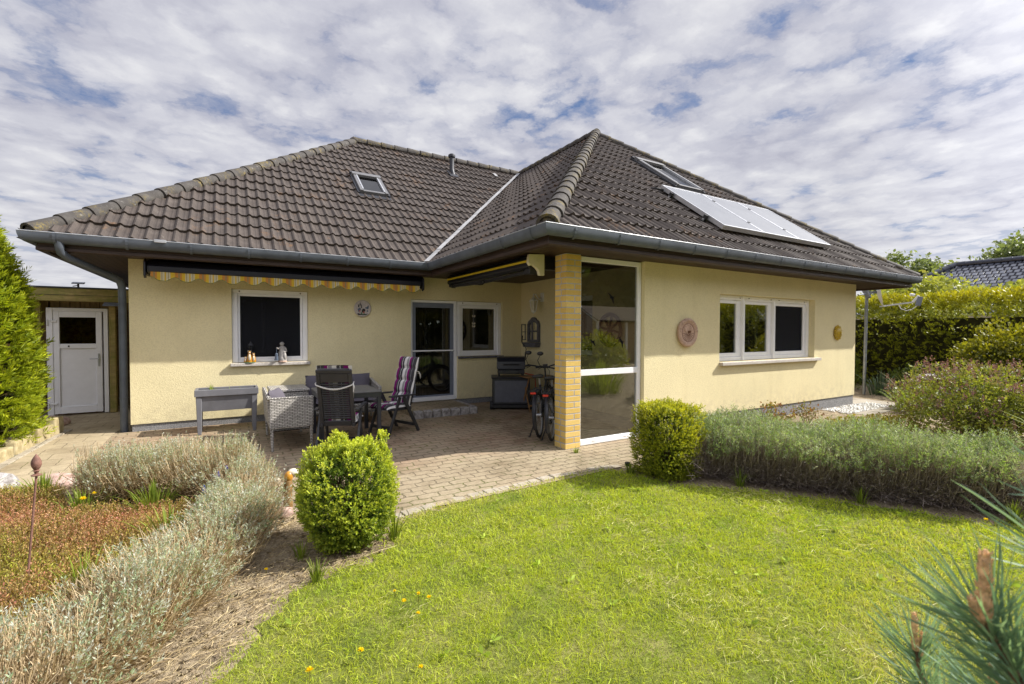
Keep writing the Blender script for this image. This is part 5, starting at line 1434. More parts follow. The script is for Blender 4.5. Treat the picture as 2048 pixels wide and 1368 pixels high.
# low garden table by the golden bush
t = thing('garden_bench', 'low grey topped garden bench with dark red front behind the purple shrub', 'bench', (13.2,4.0,0))
m = MB(); m.box(12.75,13.75,3.55,4.25,.66,.72); m.build('top', M_GREYSTONE, t, bevel=.01)
m = MB(); m.box(12.85,13.65,3.65,4.15,-.02,.655); m.build('base', basic('red_brown_paint',(0.13,0.035,0.03),.7), t, bevel=.01)

# ------------------------------------------------------------------ rusty rod, figurine, stones, path light
t = thing('garden_rod', 'thin rusty iron rod with a flame shaped finial standing in the heather', 'garden stake', (-1.15,4.15,0))
m = MB(); m.tube([(-1.15,4.15,-.15),(-1.083,4.15,.725)],.0065,8); m.build('rod', M_RUST, t)
m = MB(); m.lathe([(.026,0),(.028,.005),(.009,.012),(.013,.028),(.021,.032),(.008,.038)],(-1.083,4.15,.715),14); m.build('collar', M_RUST, t, smooth=True)
m = MB()
for k in range(3):
    vs = []; fs = []; nz, na = 12, 10
    for j in range(nz+1):
        v = j/nz; r = .027*(math.sin(PI*min(1,v*1.02+.10))**.8)*(1-.25*v); tw = 2.4*v + 2*PI*k/3
        for i in range(na+1):
            a = -1.15+2.3*i/na
            rr = r*(1+.10*math.cos(a*1.3)); vs.append((-1.083+rr*math.cos(a+tw), 4.15+rr*math.sin(a+tw), .752+v*.115))
    for j in range(nz):
        for i in range(na):
            q = j*(na+1)+i; fs.append((q,q+1,q+na+2,q+na+1))
    m._add(vs, fs)
m.build('finial', M_RUST, t, smooth=True)
t = thing('garden_figurine', 'carved wooden bird post with orange bill and white head half hidden behind round bush', 'figurine', (.44,4.75,0))
m = MB(); m.lathe([(.035,-.02),(.042,.05),(.036,.12),(.042,.20),(.036,.26),(.03,.275)],(.438,4.75,0),10); m.build('post', M_POSTWOOD, t, smooth=True)
m = MB(); m.ball((.445,4.75,.305),.038,.036,.05,12,8); m.build('bill', M_DOGORANGE, t, smooth=True)
m = MB(); m.ball((.485,4.77,.335),.05,.045,.035,12,8); m.build('head', M_CREAMCER, t, smooth=True)
t = thing('white_figurine', 'small white garden figure peeking out beside the left lavender', 'figurine', (.36,5.02,0))
m = MB(); m.lathe([(.05,0),(.06,.04),(.05,.10),(.035,.15),(.02,.165)],(.36,5.03,0),12); m.ball((.36,5.02,.20),.04,.04,.045); m.build('body', M_CREAMCER, t, smooth=True)

def boulder(name, label, c, rx, ry, rz_, mat, group=None, seed=0):
    r_ = random.Random(seed); m = MB(); n, k = 18, 11
    ph = [r_.uniform(0,6.28) for _ in range(8)]
    vs = []; fs = []
    for i in range(k+1):
        t_ = PI*i/k
        for j in range(n):
            a = 2*PI*j/n
            d = Vector((math.sin(t_)*math.cos(a), math.sin(t_)*math.sin(a), -math.cos(t_)))
            f = 1+.13*math.sin(2.3*d.x+ph[0]+1.7*d.y)+.10*math.sin(3.7*d.y+ph[1]+2*d.z)+.08*math.sin(5*d.z+ph[2]+3*d.x)+.05*math.sin(8*d.x+ph[3])*math.cos(7*d.y+ph[4])
            vs.append((c[0]+rx*d.x*f, c[1]+ry*d.y*f, c[2]+rz_*d.z*f))
    for i in range(k):
        for j in range(n):
            j2 = (j+1)%n; fs.append((i*n+j,i*n+j2,(i+1)*n+j2,(i+1)*n+j))
    m._add(vs, fs)
    return tag(m.build(name, mat, smooth=True), label, 'stone', group)
G = 'field stones bordering the heather bed'
boulder('boulder','flat pink stone at the back edge of the heather bed by the path',(-1.55,6.55,.05),.19,.15,.10,M_PINKROCK,G,1)
boulder('boulder','rounded pale grey stone at the left picture edge above the heather',(-2.12,6.75,.07),.20,.17,.12,M_ROCK,G,2)
boulder('boulder','large grey stone under the left conifer beside the sandstone edging',(-2.52,7.62,.12),.22,.20,.20,M_ROCK,G,3)
boulder('boulder','dark reddish stone in the shade left of the path',(-2.62,9.75,.14),.26,.2,.16,M_PINKROCK,G,4)
boulder('boulder','brown stone in the shade nearest the shed door',(-2.50,10.35,.13),.2,.2,.14,M_PINKROCK,G,5)
G = 'stones beside the carved bird post'
boulder('stone','light stone leaning at the end of the left lavender',(.33,4.86,.06),.10,.08,.09,M_ROCK,G,6)
boulder('stone','small pinkish stone in front of the carved bird post',(.40,4.62,.02),.09,.07,.05,M_PINKROCK,G,7)
boulder('stone','flat tan stone on the soil near the carved bird post',(.27,4.68,.015),.08,.08,.045,M_SANDSTONE,G,8)
G = 'sandstone blocks edging the path'
labs = ['long low sandstone block edging the path nearest the heather','middle sandstone block edging the path','sandstone block edging the path in the half shade','short sandstone block edging the path farthest from the viewer']
for i,(ya,yb) in enumerate(((7.62,8.15),(8.19,8.72),(8.76,9.28),(9.32,9.62))):
    m = MB(); h = (.15,.17,.19,.26)[i]
    xa = -2.42+(ya-7.6)*.09; xb = -2.42+(yb-7.6)*.09; z = gz((ya+yb)/2)
    j = lambda: random.uniform(-.012,.012)
    m.hexa([(xa-.07,ya,z-.05),(xa+.05,ya,z-.05),(xb+.05,yb,z-.05),(xb-.07,yb,z-.05),(xa-.07+j(),ya+.01,z+h+j()),(xa+.045+j(),ya+.01,z+h+j()),(xb+.045+j(),yb-.01,z+h+j()),(xb-.07+j(),yb-.01,z+h+j())])
    tag(m.build('edging_stone', M_SANDSTONE, bevel=.018, seg=2), labs[i], 'stone', G)
m = MB()
for i in range(12):
    y = 7.35+i*.20; x = -2.33+(y-7.6)*.07; z = gz(y)
    m.hexa([(x-.06,y+.004,z-.05),(x+.06,y+.004,z-.05),(x+.07,y+.196,z-.05),(x-.05,y+.196,z-.05),(x-.06,y+.004,z+.012),(x+.06,y+.004,z+.012),(x+.07,y+.196,z+.012),(x-.05,y+.196,z+.012)])
tag(m.build('path_edging', M_EDGE, bevel=.004), kind='structure')
t = thing('path_light', 'tiny black spot light on a spike at the lawn edge left of square bush', 'lamp', (4.02,4.06,0))
m = MB(); m.tube([(4.03,4.05,-.03),(4.03,4.05,.055)],.009,7); m.build('spike', M_BLACK, t)
m = MB(); m.lathe([(.022,.05),(.03,.06),(.034,.095),(.026,.10)],(4.03,4.05,0),12); m.build('head', M_BLACK, t)

# white gravel strip along the wing
N = 520
m = MB()
for i in range(N):
    x = random.uniform(10.7,12.75); y = 5.14-random.random()*.52
    s = random.uniform(.018,.036); a = random.uniform(0,PI)
    c_, s_ = math.cos(a)*s, math.sin(a)*s
    h = s*random.uniform(.6,1.1)
    m._add([(x+c_,y+s_,.0),(x-s_*.8,y+c_*.8,.004),(x-c_,y-s_,.0),(x+s_*.8,y-c_*.8,.004),(x+c_*.3,y+s_*.3,h),(x-c_*.4,y-s_*.2,h*.8)],[(0,1,4),(1,5,4),(1,2,5),(2,3,5),(3,4,5),(3,0,4)])
tag(m.build('white_gravel', basic('white_pebbles',(0.66,0.65,0.62),.7,0,.12,20)), 'strip of white pebbles along the base of the wing wall', 'gravel', kind='stuff')

# ------------------------------------------------------------------ behind the viewer (seen only in the glass)
t = thing('garden_cabin', 'beige garden cabin with white corner trim on the far side of the lawn', 'cabin', (19,-9,0))
m = MB(); m.box(16.4,20.6,-10.8,-8.2,0,2.15); m.prism([(-11.0,2.151),(-8.0,2.151),(-9.5,2.95)],16.42,20.58,'X'); m.build('wall', basic('cabin_wall',(0.33,0.22,0.13),.8), t)
for x in (16.36,18.4,20.56):
    m = MB(); m.box(x,x+.14,-8.199,-8.12,0,2.2); m.build('trim', M_PAINTW, t)
for x in (16.3,20.7):
    m = MB(); m.beam((x,-7.95,2.16),(x,-9.5,3.02),.12,.10); m.build('trim', M_PAINTW, t)
m = MB(); m.hexa([(16.2,-7.9,2.2),(20.8,-7.9,2.2),(20.8,-9.5,3.02),(16.2,-9.5,3.02),(16.2,-7.9,2.25),(20.8,-7.9,2.25),(20.8,-9.5,3.07),(16.2,-9.5,3.07)]); m.build('roof', basic('roof_felt',(0.10,0.075,0.06),.9,0,.1,9,0,60,.1), t)
# ------------------------------------------------------------------ vegetation
def cap_dirs(n):
    v = unit(rng.normal(size=(n,3))); return v
def vnoise(P, f, seed=0):
    """cheap smooth lumpy noise -1..1"""
    r = np.random.default_rng(seed); out = np.zeros(len(P))
    for k in range(5):
        d = unit(r.normal(size=3)); d2 = unit(r.normal(size=3))
        out += np.sin(P@d*f*(1+.35*k)+r.uniform(0,6.28))*np.cos(P@d2*f*(1.1+.3*k)+r.uniform(0,6.28))/(1+.3*k)
    return out/2.6

def boxbush(name, label, c, r, h, sq, n, cols, tips, seed, tuft, leaf=.017):
    """clipped box: leaf whorls on short shoots through the outer shell"""
    c = np.array(c, float)
    U = rng.uniform(-1,1,(n*3,3)); 
    # superellipsoid shell by projecting random directions
    d = unit(rng.normal(size=(n,3)))
    p = sq
    rad_ = (np.abs(d[:,0])**p + np.abs(d[:,1])**p + np.abs(d[:,2])**p)**(-1/p)
    Q = d*rad_[:,None]
    depth = 1 - rng.random(n)**2.2*.42
    Q *= depth[:,None]
    taper = 1 - (.26 if sq < 5 else .08)*np.clip(-Q[:,2],0,1)**1.5
    L = 1 + .10*vnoise(Q*1.0, 5.0, seed) + .075*vnoise(Q, 11, seed+1) + (rng.random(n)<.07)*rng.uniform(0,.13,n)
    P = np.stack([Q[:,0]*r*taper*L, Q[:,1]*r*taper*L, (Q[:,2]*L)*h/2 + h/2], 1)
    P[:,2] = np.maximum(P[:,2], .015)
    if tuft:
        for tx, ty, th, tr in tuft:
            k = int(n*.02); tt = rng.random(k)
            T = np.stack([tx*r + rng.normal(size=k)*tr*(1-tt*.7), ty*r + rng.normal(size=k)*tr*(1-tt*.7), h*.90 + tt*th], 1)
            P = np.concatenate([P, T]); d = np.concatenate([d, np.tile([0,0,1.],(k,1))]); depth = np.concatenate([depth, np.ones(k)])
    gaps = (vnoise(P, 13, seed+6) > -.38) | (depth < .80)          # thin spots that show the inside
    P, d, depth = P[gaps], d[gaps], depth[gaps]
    n = len(P)
    axis = unit(d*np.array([1,1,.6]) + np.array([0,0,.75]) + rng.normal(size=(n,3))*.35)
    V = []; C = []
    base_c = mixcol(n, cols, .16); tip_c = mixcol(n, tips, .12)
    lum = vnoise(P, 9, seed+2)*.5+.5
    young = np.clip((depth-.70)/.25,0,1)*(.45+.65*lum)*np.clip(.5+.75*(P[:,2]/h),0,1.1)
    K = 10
    for k in range(K):
        s = k/(K-1)
        a = k*2.4
        R = unit(np.cross(axis, rng.normal(size=(n,3))))
        pos = P + axis*(s*.045)
        dirn = axis*(.35+.75*s) + R*(1.0-.5*s)
        lf = leaf*(1.1-.25*s)*rng.uniform(.8,1.25,n)
        V.append(leaf_quads(pos, dirn, lf, lf*.60))
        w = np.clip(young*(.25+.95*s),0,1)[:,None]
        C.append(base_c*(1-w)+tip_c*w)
    V = np.concatenate(V)+c; C = np.concatenate(C)
    t = thing(name, label, 'shrub', tuple(c))
    quads_mesh('foliage', V, C, M_LEAF, t)
    # woody inside
    m = 340
    a0 = c + np.stack([rng.normal(size=m)*.06, rng.normal(size=m)*.06, np.zeros(m)],1)
    dd = unit(rng.normal(size=(m,3))*np.array([1,1,.7])+np.array([0,0,.5])); 
    a1 = c + np.array([0,0,h*.38]) + dd*np.array([r*.72,r*.72,h*.40])
    a1[:,2] = np.maximum(a1[:,2], .03)
    quads_mesh('twigs', strip_quads(a0,a1,.012,.004), mixcol(m,[(.07,.05,.03),(.11,.08,.05)]), M_DRY, t)
    return t
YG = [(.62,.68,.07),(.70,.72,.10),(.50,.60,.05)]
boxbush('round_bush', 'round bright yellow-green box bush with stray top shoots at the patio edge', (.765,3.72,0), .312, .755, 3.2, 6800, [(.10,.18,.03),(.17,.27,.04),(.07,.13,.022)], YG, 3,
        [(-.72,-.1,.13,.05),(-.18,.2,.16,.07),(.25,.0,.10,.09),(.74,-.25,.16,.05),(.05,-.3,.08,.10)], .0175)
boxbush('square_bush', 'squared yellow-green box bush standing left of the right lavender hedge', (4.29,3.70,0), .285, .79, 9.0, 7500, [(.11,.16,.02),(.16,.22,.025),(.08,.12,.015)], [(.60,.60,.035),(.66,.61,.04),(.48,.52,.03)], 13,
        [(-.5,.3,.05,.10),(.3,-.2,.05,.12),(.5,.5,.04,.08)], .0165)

def frond_cloud(P, D, size, cols, tips, droop=.15, k=9, wid=.16, seed=0):
    n = len(P); D = unit(D); size = np.broadcast_to(size,(n,))
    R = unit(np.cross(D, rng.normal(size=(n,3))))
    V = []; C = []
    b = mixcol(n, cols, .16); tp = mixcol(n, tips, .12)
    for j in range(k):
        t = j/(k-1); s = 0 if j == k-1 else (1 if j % 2 else -1)
        ang = rad(42)*(1-.35*t)
        pos = P + D*(size*t*.62)[:,None]
        pos[:,2] -= droop*size*t*t
        dirn = D*math.cos(ang if s else 0) + R*math.sin(ang)*s + rng.normal(size=(n,3))*.10
        L = size*(.52-.22*t)*rng.uniform(.75,1.25,n)
        V.append(leaf_quads(pos, dirn, L, L*wid*2))
        w = (.15+.85*t)*rng.uniform(.6,1.2,n); w = np.clip(w,0,1)[:,None]
        C.append(b*(1-w)+tp*w)
    return np.concatenate(V), np.concatenate(C)

def thuja(name, label, c, r, h, n, cols, tips, size, seed):
    c = np.array(c, float)
    z = rng.random(n)**.9*h
    a = rng.uniform(0,2*PI,n)
    prof = r*np.clip(1-(z/h)**2.6,0,1)**.75*(1-.12*np.exp(-z/.25))
    depth = 1-rng.random(n)**1.8*.35 + (rng.random(n)<.16)*rng.uniform(0,.16,n)
    P = np.stack([np.cos(a)*prof*depth, np.sin(a)*prof*depth, z], 1)
    P[:,:2] *= (1+.16*vnoise(P, 4.0, seed)+.08*vnoise(P, 11, seed+4))[:,None]
    D = np.stack([np.cos(a), np.sin(a), .42+.5*rng.random(n)+ .8*(z/h)**3], 1) + rng.normal(size=(n,3))*.28
    V, C = frond_cloud(P + c, D, rng.uniform(.55,1.35,n)*size, cols, tips, .14, 11, .10)
    t = thing(name, label, 'conifer', tuple(c))
    quads_mesh('foliage', V, C, M_LEAF, t)
    m = MB(); m.tube([(c[0],c[1],c[2]-.1),(c[0],c[1],c[2]+h*.4),(c[0],c[1],c[2]+h*.85)],[.09,.06,.015],8); m.build('trunk', M_TRUNK, t)
    # inner dead branches keep the crown from being see-through
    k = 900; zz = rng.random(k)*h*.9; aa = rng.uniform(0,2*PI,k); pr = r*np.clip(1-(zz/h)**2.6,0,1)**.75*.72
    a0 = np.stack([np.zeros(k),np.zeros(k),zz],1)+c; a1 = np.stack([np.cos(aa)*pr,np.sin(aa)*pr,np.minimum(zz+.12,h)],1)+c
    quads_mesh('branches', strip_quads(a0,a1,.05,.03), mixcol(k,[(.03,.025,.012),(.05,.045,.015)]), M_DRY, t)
    return t
thuja('thuja', 'bright yellow-green conifer at the left picture edge in front of the shed', (-3.0,8.75,.09), .76, 3.35, 9500, [(.16,.23,.012),(.22,.29,.015),(.10,.15,.012)], [(.48,.54,.02),(.56,.59,.03),(.36,.44,.015)], .16, 21)
thuja('small_conifer', 'low green conifer beside the satellite pole at the hedge foot', (14.9,6.75,0), .55, 1.35, 900, [(.045,.075,.012),(.07,.10,.014)], [(.13,.17,.02),(.17,.20,.02)], .14, 23)

def hedge(name, label, x0, x1, y0, y1, h, n, size, cols, tips, top, seed, group=None):
    t = thing(name, label, 'hedge', ((x0+x1)/2,(y0+y1)/2,0), 0, group)
    lx, ly = x1-x0, y1-y0
    A = np.array([ly*h, ly*h, lx*h, lx*h, lx*ly*1.5]); f = rng.choice(5, n, p=A/A.sum())
    u, v = rng.random(n), rng.random(n)
    P = np.zeros((n,3)); D = np.zeros((n,3))
    for k,(nx,ny,nz) in enumerate(((-1,0,0),(1,0,0),(0,-1,0),(0,1,0),(0,0,1))):
        q = f == k
        if nx: P[q] = np.stack([np.full(q.sum(), x0 if nx<0 else x1), y0+u[q]*ly, v[q]*h],1)
        elif ny: P[q] = np.stack([x0+u[q]*lx, np.full(q.sum(), y0 if ny<0 else y1), v[q]*h],1)
        else: P[q] = np.stack([x0+u[q]*lx, y0+v[q]*ly, np.full(q.sum(), h)],1)
        D[q] = (nx,ny,nz)
    dep = rng.random(n)**1.5*.28
    P -= D*dep[:,None]; P += D*(.10*vnoise(P,2.2,seed)+.07*vnoise(P,6.5,seed+1))[:,None]
    P[:,2] = np.maximum(P[:,2],.03)
    D2 = D + np.array([0,0,.55]) + rng.normal(size=(n,3))*.38
    V, C = frond_cloud(P, D2, rng.uniform(.7,1.3,n)*size, cols, tips, .1, 8)
    w = np.tile(np.clip((P[:,2]-(h-.34)+.16*vnoise(P,3.1,seed+7)+rng.normal(size=n)*.06)/.3,0,1), 8)[:,None]*.68  # sunlit top put into the colour: fronds turn golden near the top
    tp = mixcol(len(C), top, .15)
    quads_mesh('foliage', V, C*(1-w)+tp*w, M_LEAF, t)
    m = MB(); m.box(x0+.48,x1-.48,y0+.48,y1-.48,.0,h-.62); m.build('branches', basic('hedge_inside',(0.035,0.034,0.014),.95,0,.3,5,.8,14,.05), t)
    return t
hedge('thuja_hedge', 'tall dark clipped conifer hedge with sunlit golden top along the right boundary', 16.5, 17.9, -1.5, 14, 2.66, 15000, .20, [(.16,.19,.018),(.21,.23,.02),(.11,.135,.015)], [(.36,.38,.025),(.43,.42,.028),(.27,.31,.02)], [(.44,.40,.015),(.38,.38,.018),(.50,.44,.018)], 31)
hedge('thuja_hedge', 'long conifer hedge closing the garden behind the viewer', -8, 24, -13.2, -11.8, 2.7, 6500, .34, [(.05,.065,.008),(.07,.085,.010)], [(.13,.14,.012),(.18,.17,.014)], [(.42,.36,.012),(.36,.34,.015)], 32)

def leafbush(name, label, cat, c, rx, ry, h, n, leaf, cols, tips, seed, stems=60, open_=.25, extra=None, zc=.5):
    c = np.array(c, float)
    t = thing(name, label, cat, tuple(c))
    d = unit(rng.normal(size=(n,3)))
    rr = 1-rng.random(n)**1.4*.75
    P = d*rr[:,None]*np.array([rx,ry,h*zc]) ; P[:,2] += h*(1-zc)
    P *= (1+.17*vnoise(P,3.2/max(rx,.3),seed)+.10*vnoise(P,9/max(rx,.3),seed+1))[:,None]
    keep = (vnoise(P,7/max(rx,.3),seed+2) > -.55+open_*.8) & (P[:,2] > .06)
    P = P[keep]; d = d[keep]; rr = rr[keep]; n = len(P)
    V = []; C = []
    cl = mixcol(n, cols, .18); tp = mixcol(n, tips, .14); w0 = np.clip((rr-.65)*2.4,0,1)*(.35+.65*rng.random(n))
    for k in range(4):
        pos = P + rng.normal(size=(n,3))*leaf*.55
        dn = d*.7 + np.array([0,0,.35]) + rng.normal(size=(n,3))*.75
        L = leaf*rng.uniform(.7,1.3,n)
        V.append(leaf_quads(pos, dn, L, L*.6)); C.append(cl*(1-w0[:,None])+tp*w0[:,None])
    quads_mesh('foliage', np.concatenate(V)+c, np.concatenate(C), M_LEAF, t)
    a = rng.uniform(0,2*PI,stems); q = rng.random(stems)**.5
    a0 = np.stack([np.cos(a)*rx*.22*q, np.sin(a)*ry*.22*q, np.zeros(stems)],1)+c
    mid = np.stack([np.cos(a)*rx*.55*q, np.sin(a)*ry*.55*q, np.full(stems,h*.42)],1)+c+rng.normal(size=(stems,3))*.03
    a1 = np.stack([np.cos(a)*rx*.88*q, np.sin(a)*ry*.88*q, h*(1-.42*q**2)*rng.uniform(.7,.95,stems)],1)+c
    sc = mixcol(stems*2,[(.15,.12,.085),(.22,.18,.13),(.10,.08,.06)])
    quads_mesh('stems', np.concatenate([strip_quads(a0,mid,.016,.011),strip_quads(mid,a1,.011,.004)]), sc, M_DRY, t)
    if extra is not None:
        ne, col, sz = extra
        dd = unit(rng.normal(size=(ne,3))*np.array([1,1,.5])+np.array([0,0,.75])); PP = dd*np.array([rx,ry,h*zc])*rng.uniform(.9,1.06,(ne,1)); PP[:,2] += h*(1-zc)
        PP *= (1+.17*vnoise(PP,3.2/max(rx,.3),seed)+.10*vnoise(PP,9/max(rx,.3),seed+1))[:,None]
        Vs = []; Cs = []
        for k in range(14):
            s = k/14
            Vs.append(leaf_quads(PP+np.array([0,0,1])*sz*s*1.5+rng.normal(size=(ne,3))*sz*.22*(1.1-s), rng.normal(size=(ne,3))+np.array([0,0,.8]), sz*.42, sz*.26)); Cs.append(mixcol(ne,col,.2))
        quads_mesh('flowers', np.concatenate(Vs)+c, np.concatenate(Cs), M_LEAF, t)
    return t
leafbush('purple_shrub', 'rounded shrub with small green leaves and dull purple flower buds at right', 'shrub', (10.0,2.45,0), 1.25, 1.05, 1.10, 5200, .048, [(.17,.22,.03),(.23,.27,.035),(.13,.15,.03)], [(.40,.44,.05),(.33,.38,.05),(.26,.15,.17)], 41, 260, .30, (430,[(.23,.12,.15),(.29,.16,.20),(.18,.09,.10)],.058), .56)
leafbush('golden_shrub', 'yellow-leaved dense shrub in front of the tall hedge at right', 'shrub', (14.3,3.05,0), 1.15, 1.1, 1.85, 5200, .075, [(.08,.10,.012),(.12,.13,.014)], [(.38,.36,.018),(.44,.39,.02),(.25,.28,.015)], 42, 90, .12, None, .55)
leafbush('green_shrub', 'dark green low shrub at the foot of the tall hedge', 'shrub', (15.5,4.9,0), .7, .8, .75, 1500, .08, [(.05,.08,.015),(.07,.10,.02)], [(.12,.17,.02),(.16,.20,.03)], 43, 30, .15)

def tuft(name, label, c, n, L, w, cols, spread, group=None, cat='grass', up=1.0):
    c = np.array(c, float)
    a = rng.uniform(0,2*PI,n); q = rng.random(n)
    b = np.stack([np.cos(a)*spread*q*.5, np.sin(a)*spread*q*.5, np.zeros(n)],1)+c
    ln = L*rng.uniform(.55,1.1,n); out = np.stack([np.cos(a),np.sin(a),np.zeros(n)],1)*(q*rng.uniform(.4,1.0,n))[:,None]
    side = np.stack([-np.sin(a),np.cos(a),np.zeros(n)],1)+rng.normal(size=(n,3))*.25; side = unit(side)
    pts = []
    for s in (0,.4,.75,1.0):
        p = b + out*(ln*(s**1.7)*.75)[:,None]; p[:,2] += ln*(s*up-.38*s*s*q); pts.append(p)
    V = [strip_quads(pts[0],pts[1],w,w*.9,side), strip_quads(pts[1],pts[2],w*.9,w*.6,side), strip_quads(pts[2],pts[3],w*.6,w*.08,side)]
    cc = mixcol(n, cols, .15)
    o = quads_mesh(name, np.concatenate(V), np.concatenate([cc*.9,cc,cc*1.08]), M_GRASS)
    return tag(o, label, cat, group)

def tree(name, label, c, h, rx, rz_, n, leaf, cols, tips, seed, group=None, gap=.2, flower=None):
    c = np.array(c, float); t = thing(name, label, 'tree', tuple(c), 0, group)
    m = MB(); r_ = random.Random(seed)
    tr = h*.022+.04
    m.tube([(c[0],c[1],-.1),(c[0]+.1,c[1],h*.3),(c[0]+.05,c[1]+.1,h*.62)],[tr*1.3,tr,tr*.6],9)
    cen = []
    for i in range(12):
        a = r_.uniform(0,6.28); e = r_.uniform(.2,1.0); q = r_.uniform(.35,.82)
        p1 = (c[0]+math.cos(a)*rx*q, c[1]+math.sin(a)*rx*q, h-rz_+ rz_*(e*1.3-.75)); z0 = h*r_.uniform(.28,.6)
        m.tube([(c[0]+.08,c[1],z0),((c[0]+p1[0])/2,(c[1]+p1[1])/2,(z0+p1[2])/2+.1*h*.3),p1],[tr*.5,tr*.3,tr*.1],6); cen.append(p1)
    m.build('trunk', M_TRUNK, t)
    cen = np.array(cen+[(c[0]+r_.uniform(-.7,.7)*rx, c[1]+r_.uniform(-.7,.7)*rx, h-rz_+r_.uniform(-.7,.85)*rz_) for _ in range(22)])
    k = rng.integers(0,len(cen),n)
    d = unit(rng.normal(size=(n,3))); s = np.array([rx,rx,rz_])*.34
    P = cen[k] + d*(rng.random(n)**.45)[:,None]*s*rng.uniform(.7,1.2,(len(cen),1))[k]
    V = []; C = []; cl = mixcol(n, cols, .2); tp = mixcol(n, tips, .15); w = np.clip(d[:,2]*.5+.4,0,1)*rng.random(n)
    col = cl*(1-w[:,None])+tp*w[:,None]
    for j in range(3):
        L = leaf*rng.uniform(.7,1.3,n)
        V.append(leaf_quads(P+rng.normal(size=(n,3))*leaf*.7, rng.normal(size=(n,3))+np.array([0,0,-.2]), L, L*.55)); C.append(col)
    quads_mesh('crown', np.concatenate(V), np.concatenate(C), M_LEAF, t)
    return t
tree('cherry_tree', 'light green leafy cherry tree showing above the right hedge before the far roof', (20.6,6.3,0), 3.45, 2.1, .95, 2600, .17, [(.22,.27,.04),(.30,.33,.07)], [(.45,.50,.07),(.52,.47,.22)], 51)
tree('cherry_tree', 'light green leafy cherry tree farther right behind the sunlit golden hedge top', (20.8,3.6,0), 3.15, 1.5, .7, 1300, .17, [(.22,.27,.04),(.30,.33,.07)], [(.45,.50,.07),(.52,.47,.22)], 52)
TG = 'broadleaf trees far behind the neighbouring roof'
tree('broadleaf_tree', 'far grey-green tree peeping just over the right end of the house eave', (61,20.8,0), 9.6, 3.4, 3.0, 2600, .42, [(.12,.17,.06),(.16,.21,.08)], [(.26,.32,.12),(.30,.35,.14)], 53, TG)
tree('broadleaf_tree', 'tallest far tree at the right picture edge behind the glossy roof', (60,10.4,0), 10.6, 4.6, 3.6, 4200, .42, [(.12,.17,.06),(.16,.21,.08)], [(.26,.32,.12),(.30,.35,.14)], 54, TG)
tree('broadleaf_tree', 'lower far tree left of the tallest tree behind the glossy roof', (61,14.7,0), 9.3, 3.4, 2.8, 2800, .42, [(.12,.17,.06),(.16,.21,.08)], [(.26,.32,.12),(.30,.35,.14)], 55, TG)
for i, (x, y, h) in enumerate(((4,-17,9),(-4,-18,8.5),(11,-18,9.5),(18,-17.5,9),(25,-17,9.5),(32,-14,9))):
    tree('broadleaf_tree', 'tall dense tree number-less in the row closing the garden behind the viewer'.replace(' number-less',''), (x,y,0), h, 4.6, h*.46, 1900, .62, [(.045,.06,.012),(.06,.08,.016)], [(.10,.13,.025),(.13,.15,.03)], 60+i, 'row of tall trees behind the viewer')

leafbush('reflected_shrub', 'yellow-green shrub outside the frame at right, mirrored in the glass screen', 'shrub', (10.6,-1.6,0), 1.1, 1.0, 1.6, 2200, .075, [(.14,.19,.02),(.20,.24,.025)], [(.50,.52,.03),(.56,.54,.04)], 47, 60, .1)
tuft('ornamental_grass', 'yellow-green grass clump outside the frame at right, mirrored in the glass screen', (8.6,.9,0), 500, .95, .016, [(.34,.44,.03),(.44,.50,.05),(.26,.35,.03)], 1.1)
